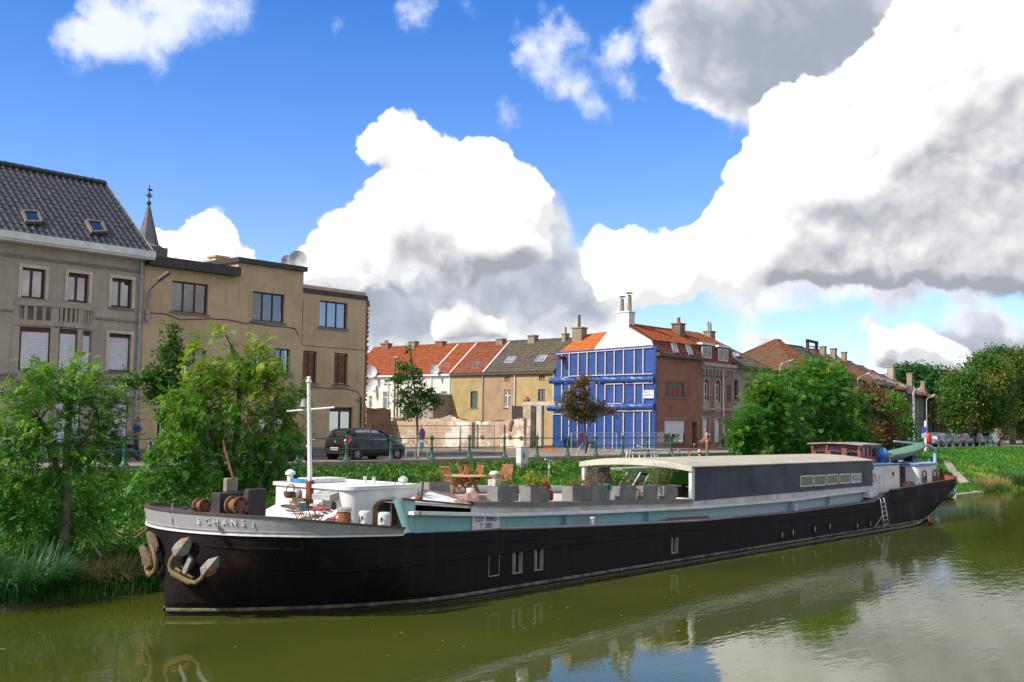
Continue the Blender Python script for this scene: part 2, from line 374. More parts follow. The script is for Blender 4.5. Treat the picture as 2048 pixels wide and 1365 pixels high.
b=MB(); b.box(-300,49,WALLY-1.8,WALLY+.3,ROADZ-.3,ROADZ+.12); b.box(62.0,180,WALLY-1.8,WALLY+.3,ROADZ-.3,ROADZ+.12); b.build('pavement',M_pave,kind='structure')
M_earth=mat('rubble_earth',(.25,.19,.13),.95,(.15,.11,.075),1.1,bump=.8,bs=6,patch=((.10,.13,.03),.6,.56,.66))
b=MB(); b.quad((-600,WALLY-1.9,ROADZ-.02),(1500,WALLY-1.9,ROADZ-.02),(1500,1600,ROADZ-.02),(-600,1600,ROADZ-.02)); b.build('ground',M_earth,kind='structure')
M_path=mat('towpath',(.34,.30,.24),.9,(.26,.24,.18),1,bump=.2)
b=MB(); b.quad((119,34.6,2.62),(420,30.5,2.62),(420,34.5,2.62),(119,36.6,2.62)); b.build('path',M_path,kind='structure')
b=MB(); b.quad((119,36.6,2.635),(420,34.5,2.635),(420,43,2.635),(119,40.5,2.635)); b.build('verge',mat('verge_turf',(.05,.09,.015),.95,(.09,.10,.03),1.4,bump=.5,bs=10),kind='structure')
def onbank(u,v):
    d=V(rayd(u,v)).normalized() if 'V' in globals() else Vector(rayd(u,v)).normalized(); o=Vector((0,0,CAMH)); t=20.0
    while t<260:
        p=o+d*t
        if p.y>24 and p.z<float(bank_z(np.array(p.x),np.array(p.y))): break
        t+=.1
    return p
# stone ramp running down the bank to a landing at the water
M_stone=mat('ramp_stone',(.42,.36,.27),.9,(.28,.24,.18),1.6,bump=.4,bs=14)
# ---------------------------------------------------------------- building kit
class Fac:
    """a vertical wall plane: origin O, direction u along it, outward normal n"""
    def __init__(s,O,u,n): s.O=V(O); s.u=V(u).normalized(); s.n=V(n).normalized()
    def pt(s,a,d,z): p=s.O+s.u*a+s.n*d; return V((p.x,p.y,z))
    def box(s,mb,a0,a1,d0,d1,z0,z1):
        c=s.pt((a0+a1)/2,(d0+d1)/2,(z0+z1)/2); return mb.obox(c,s.u*abs(a1-a0)/2,s.n*abs(d1-d0)/2,V((0,0,abs(z1-z0)/2)))
    def hit(s,u,v):
        d=V(rayd(u,v)); o=V((0,0,CAMH)); t=(s.O-o).dot(s.n)/d.dot(s.n); p=o+d*t; return (p-s.O).dot(s.u),p.z
    def rect(s,u0,v0,u1,v1):
        a0,z1=s.hit(u0,v0); a1,z0=s.hit(u1,v1); return (min(a0,a1),max(a0,a1),min(z0,z1),max(z0,z1))
def wall(parent,name,m,fac,a0,a1,z0,z1,holes=(),th=.28,label=None):
    """masonry slab with real openings"""
    mb=MB(); A=sorted({a0,a1,*[min(max(h[i],a0),a1) for h in holes for i in(0,1)]}); Z=sorted({z0,z1,*[min(max(h[i],z0),z1) for h in holes for i in(2,3)]})
    def inhole(a,z): return any(h[0]<a<h[1] and h[2]<z<h[3] for h in holes)
    solid={}
    for i in range(len(A)-1):
        for j in range(len(Z)-1): solid[i,j]=not inhole((A[i]+A[i+1])/2,(Z[j]+Z[j+1])/2)
    for (i,j),s_ in solid.items():
        if not s_: continue
        for d in (0,-th): mb.quad(fac.pt(A[i],d,Z[j]),fac.pt(A[i+1],d,Z[j]),fac.pt(A[i+1],d,Z[j+1]),fac.pt(A[i],d,Z[j+1]))
        for (di,dj) in ((1,0),(-1,0),(0,1),(0,-1)):
            if solid.get((i+di,j+dj)): continue
            if di: a=A[i+(di>0)]; mb.quad(fac.pt(a,0,Z[j]),fac.pt(a,-th,Z[j]),fac.pt(a,-th,Z[j+1]),fac.pt(a,0,Z[j+1]))
            else: z=Z[j+(dj>0)]; mb.quad(fac.pt(A[i],0,z),fac.pt(A[i],-th,z),fac.pt(A[i+1],-th,z),fac.pt(A[i+1],0,z))
    return mb.build(name,m,parent,label=label)
M_maroon=mat('maroon_frame',(.085,.022,.018),.5,(.06,.018,.015),5)
M_white=mat('white_paint',(.72,.71,.68),.6,(.60,.59,.55),2.5,streak=.25,grime=(.35,.33,.29))
M_cream=mat('cream_stone',(.62,.53,.38),.85,(.50,.43,.31),3,bump=.2,streak=.3)
M_sill=mat('bluestone',(.20,.19,.18),.8,(.14,.14,.13),4,bump=.2)
M_shut=mat('roller_shutter',(.66,.65,.68),.55,(.58,.57,.60),6)
M_dark=mat('dark_interior',(.015,.014,.013),.9)
M_curt=mat('net_curtain',(.62,.62,.60),.9,(.45,.46,.46),14)
G_dark=glass('window_glass'); G_see=glass('clear_glass',see=.55)
def window(parent,fac,r,rec=.13,fm=None,bars=(.5,),rails=(),fw=.065,pane=None,sill=True,curtain=None,shutter=0,head=0,sillm=None,name='window',label=None,surround=None,door=False):
    a0,a1,z0,z1=r; fm=fm or M_maroon; mb=MB(); d0,d1=-rec-.06,-rec; e=.004
    fac.box(mb,a0+e,a0+fw,d0,d1,z0+e,z1-e); fac.box(mb,a1-fw,a1-e,d0,d1,z0+e,z1-e); fac.box(mb,a0+fw,a1-fw,d0,d1,z0+e,z0+fw); fac.box(mb,a0+fw,a1-fw,d0,d1,z1-fw,z1-e)
    zt=z1-head; xs=[a0+fw]+[a0+(a1-a0)*b for b in bars]+[a1-fw]; zs=[z0+fw]+[z0+(zt-z0)*b for b in rails]+[zt-fw if head==0 else zt]
    if head: fac.box(mb,a0+fw,a1-fw,d0,d1+.03,zt,z1-fw)
    for b in xs[1:-1]: fac.box(mb,b-fw*.55,b+fw*.55,d0,d1+.004,z0+fw,zt-(fw if not head else 0))
    for b in zs[1:-1]: fac.box(mb,a0+fw,a1-fw,d0,d1+.002,b-fw*.4,b+fw*.4)
    w=mb.build(name,fm,parent,label=label)
    if shutter:
        sb=MB(); zb=z0+fw+(zt-z0-fw)*(1-shutter); n=max(2,int((zt-zb)/.055)); rows=[]
        for i in range(n):
            za,zb_=zt-(zt-zb)*i/n,zt-(zt-zb)*(i+1)/n
            for q,dd in ((za,.0),(za-(za-zb_)*.5,.014),(zb_+.004,.0)): rows.append([fac.pt(a0+fw,d1+.01+dd,q),fac.pt(a1-fw,d1+.01+dd,q)])
        sb.grid(rows); sb.build('shutter',M_shut,w)
    if shutter<1:
        for i in range(len(xs)-1):
            for j in range(len(zs)-1):
                pb=MB(); fac.box(pb,xs[i]+.01,xs[i+1]-.01,d0+.015,d0+.035,zs[j]+.006,zs[j+1]-.006); pb.build('pane',pane or (G_see if curtain else G_dark),w)
    bk=MB(); fac.box(bk,a0-.05,a1+.05,-rec-.75,-rec-.70,z0-.05,z1+.05); 
    if curtain:
        bk.build('backing',M_dark,w)
        cb=MB(); rows=[]
        n=40
        for z in (z0+.02,z1-.02):
            rows.append([fac.pt(a0+fw+(a1-a0-2*fw)*k/n,-rec-.14+.02*math.sin(k*1.9),z) for k in range(int(n*curtain)+1)])
        cb.grid(rows); cb.build('curtain',M_curt,w)
    if sill:
        s_=MB(); fac.box(s_,a0-.10,a1+.10,-rec+.002,.07,z0-.09,z0-.003); s_.build('sill',sillm or M_sill,w)
    if surround:
        s_=MB(); k=surround[0]; pr=.045
        fac.box(s_,a0-k,a0-.002,.002,pr,z0-.005,z1+k); fac.box(s_,a1+.002,a1+k,.002,pr,z0-.005,z1+k); fac.box(s_,a0-.002,a1+.002,.002,pr,z1+.002,z1+k)
        s_.build('surround',surround[1],w)
    return w
def tile_rows(A,B,C_,D,tw,tl,amp=.035,step=.03,sub=4):
    A,B,C_,D=V(A),V(B),V(C_),V(D); U=(B-A).normalized(); up=(D-A)-U*((D-A).dot(U)); Hh=up.length; Wd=up.normalized(); N=U.cross(Wd).normalized()
    if N.z<0: N=-N
    nr=max(1,round(Hh/tl)); xlA,xrA=0,(B-A).length; xlD,xrD=(D-A).dot(U),(C_-A).dot(U)
    lo,hi=min(xlA,xlD),max(xrA,xrD); ncol=max(1,round((hi-lo)/tw)); g=[lo+(hi-lo)*k/(ncol*sub) for k in range(ncol*sub+1)]
    rows=[]
    for i in range(nr):
        for e in (0,1):
            t=(i+e)/nr if e==0 else (i+1.06)/nr; t=min(t,1.0); xl=xlA+(xlD-xlA)*t; xr=xrA+(xrD-xrA)*t; row=[]
            jit=[random.uniform(-.006,.006) for _ in range(ncol+1)]
            for k,x in enumerate(g):
                ph=(k%sub)/sub; hgt=amp*(math.cos(2*math.pi*ph)*.5+.5)**1.5+(step if e==0 else 0)+jit[min(k//sub,ncol)]
                x=min(max(x,xl),xr); row.append(A+U*x+Wd*(Hh*t)+N*(hgt+.02))
            rows.append(row)
    return rows
def tile_roof(parent,name,m,A,B,C_,D,tw=.24,tl=.33,amp=.035,step=.03,th=.12,label=None):
    mb=MB(); rows=tile_rows(A,B,C_,D,tw,tl,amp,step); mb.grid(rows)
    A,B,C_,D=V(A),V(B),V(C_),V(D); N=(B-A).cross(D-A).normalized(); N=N if N.z>0 else -N
    q=[A,B,C_,D] if (C_-D).length>.05 else [A,B,C_]
    mb.prism([p-N*th for p in q],N*(th-.01))
    return mb.build(name,m,parent,fix=False,label=label)
def ridge_caps(parent,m,p,q,r=.11,name='ridge_tiles'):
    mb=MB(); p,q=V(p),V(q); n=max(2,int((q-p).length/.36))
    for i in range(n):
        a=p+(q-p)*(i/n); b=p+(q-p)*((i+1.08)/n); mb.tube([a,b],[r*1.1,r*.92],8)
    return mb.build(name,m,parent,smooth=40)
def tilemat(name,c1,c2,moss=(.10,.09,.06),mo=.35,rough=.8,spec=.35):
    m=mat(name,c1,rough,c2,3.2,bump=.25,bs=18,spec=spec,patch=(moss,.55,.66-mo*.35,.80)); return m
T_org=tilemat('tile_orange',(.30,.070,.018),(.17,.042,.014),mo=.2); T_org2=tilemat('tile_orange_weathered',(.25,.068,.022),(.13,.04,.018)); T_brn=tilemat('tile_brown',(.20,.085,.035),(.11,.05,.025))
T_gry=tilemat('tile_greybrown',(.115,.09,.06),(.06,.05,.035),(.13,.12,.05)); T_blk=tilemat('tile_black',(.016,.017,.019),(.028,.027,.026),(.05,.05,.045),.1,.30,.7); T_mix=tilemat('tile_mottled',(.20,.075,.035),(.065,.042,.026),(.12,.09,.045),.8)
T_sl=tilemat('slate_grey',(.075,.072,.078),(.045,.044,.046),(.08,.075,.06))
def chimney(parent,c,w,d,z0,z1,m,pots=(),cap=True,potm=None,name='chimney',flash=None):
    mb=MB(); x,y=c; mb.box(x-w/2,x+w/2,y-d/2,y+d/2,z0,z1)
    if cap: mb.box(x-w/2-.06,x+w/2+.06,y-d/2-.06,y+d/2+.06,z1+.003,z1+.11)
    ch=mb.build(name,m,parent,bevel=.012)
    for (dx,dy,r,h_) in pots:
        p=MB(); p.lathe((x+dx,y+dy,z1+.1),[(r*1.15,0),(r,.05),(r*.85,h_),(r,h_+.02),(r*.6,h_+.02),(r*.6,h_-.2)],10,cap=False); p.build('chimney_pot',potm or T_org,ch,smooth=40)
    if flash:
        p=MB(); p.box(x-w/2-.05,x+w/2+.05,y-d/2-.05,y+d/2+.05,flash,flash+.18); p.build('flashing',mat('lead',(.42,.43,.44),.55,(.3,.31,.32),5),ch)
    return ch
def skylight(parent,P4,fm,N,gl=None):
    """tilting roof window: P4 corners (bl,br,tr,tl) lying on the roof"""
    bl,br,tr,tl=[V(p)+V(N)*.10 for p in P4]; mb=MB(); 
    for p,q in ((bl,br),(br,tr),(tr,tl),(tl,bl)): mb.beam(p,q,.09,.16,N)
    w=mb.build('roof_window',fm,parent); g=MB(); g.prism([bl,br,tr,tl],V(N)*.03); g.build('pane',gl or G_sky,w); return w
G_sky=glass('roof_window_glass',(.05,.07,.10),.05)
def dish(parent,c,dirv,r,m,name='satellite_dish'):
    n=V(dirv).normalized(); a=n.cross(V((0,0,1))).normalized(); b=a.cross(n); mb=MB(); rows=[]
    for i in range(6):
        t=i/5; rows.append([V(c)+(a*math.cos(k*math.pi/10)+b*math.sin(k*math.pi/10)*1.08)*r*t+n*(.18*r*t*t*1.6) for k in range(20)])
    mb.grid(rows,True); rows2=[[p-n*.012 for p in rw] for rw in rows]; mb.grid(rows2,True); mb.grid([rows[-1],rows2[-1]],True)
    return mb.build(name,m,parent,smooth=60)
# ---------------------------------------------------------------- grey town house and ochre building on the left
FY=Fac((0,WALLY,0),(1,0,0),(0,-1,0))
M_gst=mat('grey_render',(.43,.36,.28),.95,(.36,.30,.235),1.1,bump=.55,bs=34,streak=.55,grime=(.17,.145,.12))
M_och=mat('ochre_render',(.55,.395,.235),.95,(.46,.33,.195),.9,bump=.7,bs=26,streak=.5,grime=(.24,.17,.11))
M_zinc=mat('zinc',(.36,.36,.35),.5,(.28,.28,.28),4,metal=.3)
M_fascia=mat('dark_fascia',(.050,.042,.040),.6,(.035,.03,.03),5)
xa1=PX(290,520,WALLY); xa0=xa1-11.0
A=thing('town_house','three storey grey rendered town house with black tiled roof and canted bay at far left','house',(xa0,WALLY,0))
WA=[(44.5,534.5,89,600),(137,545,175.8,607),(223.9,555.6,262.5,617.7)]
hA=[FY.rect(*w) for w in WA]; zt=hA[2][3]; zb=hA[2][2]
hS=FY.rect(218,666.4,259.4,744.6); hG=FY.rect(216,801.5,256,888)
bx0,bx1,bm0,bm1=PX(29,640,WALLY),PX(188,640,WALLY),PX(95,640,WALLY),PX(148,650,WALLY)
zB0=PZ(60,748,WALLY); zB1=PZ(60,606,WALLY)
wl=[h_ for h_ in hA]+[hS,hG]; off=hA[0][0]-(bx0+.5)
hL=(xa0+.9,xa0+2.0,zb,zt)
hGl=FY.rect(110,795,160,888)
wl2=wl+[hL,hGl,(bx0+.3,bx1-.3,zB0+.1,zB1-1.1)]
zAt=PZ(293,520,WALLY)
wall(A,'wall',M_gst,FY,xa0,xa1,2.3,zAt,wl2)
mb=MB(); mb.box(xa0,xa0+.3,WALLY+.3,WALLY+8,2.3,zAt); mb.box(xa1-.3,xa1,WALLY+.3,WALLY+8,2.3,zAt); mb.box(xa0,xa1,WALLY+8,WALLY+8.3,2.3,zAt); mb.build('side_wall',M_gst,A)
for i,h_ in enumerate(hA): window(A,FY,h_,surround=(.14,M_cream),sill=(i==2),bars=(.47,),head=(0,.16,.14)[i],fw=.09)
window(A,FY,hL,surround=(.14,M_cream),bars=(.5,))
window(A,FY,hS,surround=(.13,M_cream),shutter=1,head=.17); window(A,FY,hG,shutter=1,head=.17); window(A,FY,hGl,shutter=1,head=.17)
# string courses, rusticated lintel grooves
mb=MB()
for v0 in ((0,506.4),(0,510.5)): z=PZ(*v0,WALLY); mb.box(xa0,xa1-.02,WALLY-.05,WALLY-.002,z-.03,z+.03)
z=PZ(0,619.8,WALLY)
mb.box(xa0,bx0-.05,WALLY-.06,WALLY-.002,z-.04,z+.04); mb.box(bx1+.05,xa1-.02,WALLY-.06,WALLY-.002,z-.04,z+.04)
for v0,hh in ((747.3,.07),(757,.05)): z=PZ(0,v0,WALLY); mb.box(xa0,xa1-.02,WALLY-.09,WALLY-.002,z-hh,z+.02)
mb.build('string_course',mat('grey_moulding',(.29,.245,.195),.95,(.21,.18,.145),2,bump=.4,bs=30),A)
zr=hG[3]; 
for k in range(-3,4):
    mb=MB(); c=(hG[0]+hG[1])/2; w=.19; t=k*.13
    mb.prism([(c+k*w-w*.47,WALLY-.05,zr+.12),(c+k*w+w*.47,WALLY-.05,zr+.12),(c+k*w*1.35+w*.6,WALLY-.05,zr+.75-abs(k)*.03),(c+k*w*1.35-w*.6,WALLY-.05,zr+.75-abs(k)*.03)],(0,.046,0)); mb.build('voussoir',M_gst,A)
# canted bay with balustrade above
bay=[(bx0,WALLY),(bm0,WALLY-.62),(bm1,WALLY-.62),(bx1,WALLY)]
zsh=PZ(60,655,WALLY); zshb=PZ(50,741,WALLY)
facets=[]
for i in range(3):
    p,q=V((*bay[i],0)),V((*bay[i+1],0)); u=(q-p).normalized(); n=V((u.y,-u.x,0)); facets.append((Fac(p,u,n),(q-p).length))
bayo=None
for i,(f_,L_) in enumerate(facets):
    r=(.22 if i!=2 else .18,L_-.14,zshb,zsh)
    w_=wall(A,'bay_wall',M_gst,f_,0,L_,zB0-.25,zB1-.95,[r],th=.2)
    window(A,f_,r,shutter=1,head=.2,rec=.08,sill=False)
    nb=(4,5,4)[i]
    mb=MB(); f_.box(mb,-.02,L_+.02,-.16,.06,zB1-.14,zB1+.03); mb.build('handrail',M_gst,A)
    mb=MB(); f_.box(mb,0,L_,-.13,.03,zB1-.95,zB1-.72); 
    for k in range(nb): a=.16+(L_-.32)*(k+.5)/nb; f_.box(mb,a-.07,a+.07,.032,.045,zB1-.93,zB1-.76)
    mb.build('balcony_apron',M_gst,A)
    for k in range(nb+1):
        mb=MB(); a=.06+(L_-.12)*k/nb; f_.box(mb,a-.055 if 0<k<nb else a-.1,a+.055 if 0<k<nb else a+.1,-.12,.02,zB1-.72,zB1-.14); mb.build('baluster',M_gst,A)
mb=MB(); mb.prism([(*p,zB1-.98) for p in bay],(0,0,.05)); mb.prism([(*p,zB0-.32) for p in bay],(0,0,.07)); mb.build('balcony_floor',M_gst,A)
# cornice gutter, roof
zc0,zc1=PZ(293,520,WALLY),PZ(293,508,WALLY)
mb=MB(); mb.box(xa0,xa1+.16,WALLY-.55,WALLY-.002,zc0-.05,zc0+.04); mb.box(xa0,xa1+.16,WALLY-.62,WALLY-.5,zc0+.04,zc1+.06); mb.build('cornice_gutter',M_white,A)
rp=P(201.6,368,X=xa1-.2); e0=(xa0,WALLY-.5,zc1+.02); e1=(xa1,WALLY-.5,zc1+.02); rz=rp.z; ry=rp.y
sl_=V((0,ry-e0[1],rz-e0[2])); Ls=sl_.length; Wd=sl_.normalized(); Nn=V((0,-Wd.z,Wd.y))
TW,TL=.30,.335; ncol=int((xa1-xa0)/TW); nrow=int(Ls/TL); TW=(xa1-xa0)/ncol; TL=Ls/nrow
def tilemesh():
    mb=MB(); n=8; rows=[]
    for y_,up_ in ((-.01,.030),(TL*1.05,.012)):
        rows.append([V((-TW*.04+TW*1.06*k/n,0,0))+Wd*y_+Nn*(up_+.07*(math.cos(2*math.pi*k/n)*.5+.5)**3) for k in range(n+1)])
    mb.grid(rows); mb.grid([[p-Nn*.02 for p in rows[0]],rows[0]])
    o=mb.build('tile',T_blk,None,fix=False); me=o.data; bpy.data.objects.remove(o); return me
tm=tilemesh(); rest=MB(); tv=[v.co.copy() for v in tm.vertices]; tf=[tuple(p.vertices) for p in tm.polygons]; cnt=0
roof=MB(); roof.prism([e0,e1,(xa1,ry,rz),(xa0,ry,rz)],Nn*-.15).prism([(xa0,ry,rz),(xa1,ry,rz),(xa1,ry+6.5,zc1),(xa0,ry+6.5,zc1)],(0,0,-.15))
roof=roof.build('roof',T_blk,A)
cells=[(i,j) for j in range(nrow) for i in range(ncol)]
cells.sort(key=lambda c:-(c[0]-c[1]*.3))
for (i,j) in cells:
    loc=V((xa0+i*TW,e0[1],e0[2]))+Wd*(j*TL)
    if cnt<290: inst('tile',tm,roof,loc-wloc(roof),(random.uniform(-.006,.006),random.uniform(-.01,.01),random.uniform(-.008,.008))); cnt+=1
    else: rest.add([p+loc for p in tv],tf)
rest.build('roof_tiles',T_blk,roof,fix=False,kind='stuff')
ridge_caps(A,T_blk,(xa0,ry,rz+.06),(xa1,ry,rz+.06),.14)
mb=MB(); mb.beam((xa1+.04,e1[1]-.02,e1[2]+.03),(xa1+.04,ry,rz+.05),.07,.14,Nn); mb.build('verge_board',mat('verge_grey',(.34,.32,.29),.8,(.2,.19,.17),3),A)
def roofquad(c4):  # four photo corners on the slope
    out=[]
    for u,v in c4:
        d=V(rayd(u,v)); o=V((0,0,CAMH)); t=(V(e0)-o).dot(Nn)/d.dot(Nn); out.append(o+d*t)
    return out
M_rw=mat('roof_window_frame',(.20,.17,.13),.6,(.13,.11,.09),6)
for c4 in ([(51,449),(82,449),(73,429),(43,427)],[(183,469),(211,468),(200,449),(170,446)]): skylight(A,roofquad(c4),M_rw,Nn,glass('roof_window_dark',(.02,.02,.024),.06))
gp=P(245,470,X=xa1-.9); chimney(A,(xa1-.9+.2,ry-1.15),.75,.75,zc1+.5,PZ(258,430,ry-1.2),mat('chimney_ochre',(.27,.20,.11),.9,(.17,.13,.08),3,bump=.3))
# downpipe
xd=PX(276,700,WALLY-.1); mb=MB(); mb.tube([(xd,WALLY-.12,zc0-.03),(xd,WALLY-.12,2.75)],.055,10)
for z in (4.2,6.2,8.0,9.8): mb.lathe((xd,WALLY-.12,z),[(.07,0),(.07,.06)],10)
mb.build('downpipe',M_zinc,A,smooth=50)
# ---- ochre building
xb0=xa1+.02; xb1=PX(730,700,WALLY); xm0=PX(477,520,WALLY); xm1=PX(606,600,WALLY)
B=thing('flat_roofed_building','ochre rendered flat roofed building of three bays with maroon windows and a broken brick end','building',(xb0,WALLY,0))
HB=[(345,561,415,630),(506,582.4,568,647),(640,600.7,694.4,659.3),(365.5,694.4,411,752),(503.8,692,525,750),(549.5,696.8,578.8,750),(606.5,701.5,632.7,767),(669,706,694.8,770.6),(659.6,814,703.6,899),(316,817,338,899),(400,815,450,880),(520,815,570,880)]
RB=[FY.rect(*w) for w in HB]
zl=PZ(481,552,WALLY); zm=PZ(617,545,WALLY); zrr=PZ(731,600,WALLY)
wall(B,'wall',M_och,FY,xb0,xb1,2.3,zl-.0,[r for r in RB],label=None)
mb=MB(); mb.box(xm0,xm1,WALLY,WALLY+.28,zl+.002,zm); mb.build('parapet',M_och,B)
mb=MB(); mb.box(xm0,xm0+.25,WALLY+.29,WALLY+6,zl+.01,zm); mb.box(xm1-.25,xm1,WALLY+.29,WALLY+6,zl+.01,zm); mb.box(xb0,xb1,WALLY+7.7,WALLY+8,2.3,zl); mb.box(xb0,xb1-.2,WALLY+.3,WALLY+7.7,zrr-.35,zrr-.1); mb.build('rear_wall',M_och,B)
def fascia(x0,x1,z0,z1,pr,ret=2.5):
    mb=MB(); mb.box(x0,x1,WALLY-pr,WALLY+.35,z0,z1); mb.box(x0,x0+.18,WALLY+.351,WALLY+ret+3,z0,z1); mb.build('fascia',M_fascia,B,bevel=.01)
fascia(xb0,PX(482,540,WALLY-.4),PZ(481,553,WALLY-.4),PZ(481,535,WALLY-.4),.42)
fascia(xm0-.12,PX(616,538,WALLY-.2),PZ(616,544,WALLY-.2),PZ(616,534.5,WALLY-.2),.2)
fascia(xm1+.003,xb1+.08,PZ(731,600.5,WALLY-.06),PZ(731,592,WALLY-.06),.07,1)
W3=(.345,.665)
window(B,FY,RB[0],bars=W3,curtain=.62); window(B,FY,RB[1],bars=W3,curtain=1.0); window(B,FY,RB[2],bars=(.30,.64))
window(B,FY,RB[3],bars=(.55,),curtain=.8); window(B,FY,RB[4]); window(B,FY,RB[5],bars=(.5,),curtain=.95)
M_bsh=mat('brown_blind',(.20,.065,.028),.6,(.13,.04,.02),5)
window(B,FY,RB[6],bars=(.5,),pane=M_bsh,label='window with brown blinds drawn behind both leaves'); window(B,FY,RB[7],bars=(.42,),pane=M_bsh,label='window with brown blind and one dark leaf')
window(B,FY,RB[8],bars=(.5,),head=.25,fw=.1,name='glazed_door',pane=glass('door_glass',(.09,.085,.02),.05),sill=False); window(B,FY,RB[9],bars=(),pane=M_dark,name='door',sill=False)
window(B,FY,RB[10],bars=(.5,)); window(B,FY,RB[11],bars=(.5,))
mb=MB(); mb.box(xb0,RB[9][0]-.02,WALLY-.04,WALLY-.002,2.3,PZ(640,895,WALLY)); mb.box(RB[9][1]+.02,RB[8][0]-.02,WALLY-.04,WALLY-.002,2.3,PZ(640,895,WALLY)); mb.box(RB[8][1]+.02,xb1-.02,WALLY-.04,WALLY-.002,2.3,PZ(640,895,WALLY)); mb.build('plinth',mat('plinth_grey',(.20,.20,.21),.9,(.15,.15,.155),2,bump=.3),B)
# cable runs and bay joint
M_cab=mat('cable',(.03,.027,.025),.7)
mb=MB(); pts=[FY.hit(u,v) for u,v in ((298,626),(330,628),(360,640),(420,638),(455,640),(480,645),(489,648),(500,646),(540,652),(575,655),(590,658),(597,672))]; mb.tube([(a,WALLY-.03,z) for a,z in pts],.018,5)
pts=[FY.hit(u,v) for u,v in ((605,772),(640,776),(690,778),(715,783),(720,795),(712,800),(722,806))]; mb.tube([(a,WALLY-.03,z) for a,z in pts],.016,5)
a,z=FY.hit(606,600); mb.box(xm1-.012,xm1+.012,WALLY-.012,WALLY-.002,PZ(604,691,WALLY),PZ(607,600,WALLY)); z=PZ(665,696,WALLY); mb.box(xm1,xb1-.05,WALLY-.012,WALLY-.002,z-.012,z+.012)
mb.build('cable',M_cab,B)
mb=MB(); xg=PX(722,830,WALLY-.08); mb.tube([(xg,WALLY-.08,PZ(724,795,WALLY)),(xg,WALLY-.08,2.7)],.05,8); mb.build('drain_pipe',mat('green_pipe',(.02,.16,.085),.5),B,smooth=50)
# torn brick end where the neighbour was pulled down
M_bk=mat('loose_brick',(.26,.085,.045),.95,(.17,.06,.035),6,bump=.4); M_mort=mat('torn_mortar',(.30,.22,.16),.95,(.18,.10,.07),3,bump=.8,bs=9)
mb=MB(); z=2.4
while z<zrr:
    mb.box(xb1+.001,xb1+random.uniform(.04,.16),WALLY+.02,WALLY+.30,z,z+.25); z+=.25
mb.build('torn_edge',M_mort,B)
bm_=MB(); bm_.box(-.105,.105,-.05,.05,0,.062); o=bm_.build('brick',M_bk); bme=o.data; bpy.data.objects.remove(o)
z=PZ(735,862,WALLY)
while z<zrr-.05:
    for dy in (.06,.2): inst('brick',bme,B,V((xb1+random.uniform(.02,.2),WALLY+dy,z))-wloc(B),(random.uniform(-.05,.05),random.uniform(-.05,.05),random.uniform(-.15,.15)))
    z+=.075
for k in range(34): inst('brick',bme,B,V((random.uniform(PX(700,585,WALLY),xb1-.05),WALLY+random.uniform(.4,.9),zrr+random.uniform(.08,.32)))-wloc(B),(random.uniform(-.5,.5),random.uniform(-.5,.5),random.uniform(0,3)))
mb=MB(); 
for u,v,l in ((738,683,.5),(738,800,.5),(737,808,.3)): a,z=FY.hit(u,v); mb.box(xb1,xb1+l,WALLY+.3,WALLY+.42,z-.05,z+.06)
mb.build('beam_stub',mat('red_beam',(.17,.03,.025),.7),B)
chimney(B,(PX(437,522,WALLY+2.5),WALLY+2.5),.75,.6,zl,PZ(437,517.5,WALLY+2.5),M_och)
Dw=mat('dish_grey',(.50,.49,.47),.5)
for (u,v,r,l) in ((596,521,.46,'large pale satellite dish on the highest parapet of the ochre building'),(575,525,.34,'smaller satellite dish half hidden behind the parapet beside the larger dish')):
    p=P(u,v,Y=WALLY+(.5 if r>.4 else 1.0)); t=thing('satellite_dish',l,'satellite dish',(p.x,p.y,zm),'satellite dishes on the ochre building')
    dish(t,p,(-.55,-.8,.25),r,Dw,'reflector'); mb=MB(); mb.tube([p+V((0,.1,-.05)),(p.x,p.y+.25,zm-.1)],.03,6); mb.build('mast',M_zinc,t)
# street lamp fixed to the wall
lp=thing('street_lamp','grey bracket street lamp fixed at the joint of the grey and ochre houses','street lamp',(PX(296,640,WALLY-.1),WALLY,PZ(292,640,WALLY)))
yl=WALLY-.12; mb=MB(); mb.tube([P(290,645,Y=yl),P(297,644,Y=yl),P(298,610,Y=yl),P(299,585,Y=yl),P(303,576,Y=yl-.2),P(312,568,Y=yl-.6),P(320,562,Y=yl-1.0)],.045,8); mb.build('arm',M_zinc,lp,smooth=50)
q=P(328,553,Y=yl-1.2); mb=MB(); d=(P(337,549,Y=yl-1.3)-P(320,561,Y=yl-1.0)).normalized(); sd=d.cross(V((0,0,1))).normalized(); mb.obox(q,d*.32,sd*.13,d.cross(sd)*.07); mb.build('lamp_head',mat('lamp_grey',(.10,.10,.105),.5),lp,bevel=.04)
mb=MB(); 
for v in (624,636): p=P(294,v,Y=WALLY-.08); mb.obox(p,(.09,0,0),(0,.06,0),(0,0,.10))
mb.build('junction_box',mat('box_grey',(.40,.39,.36),.6),lp,bevel=.01)
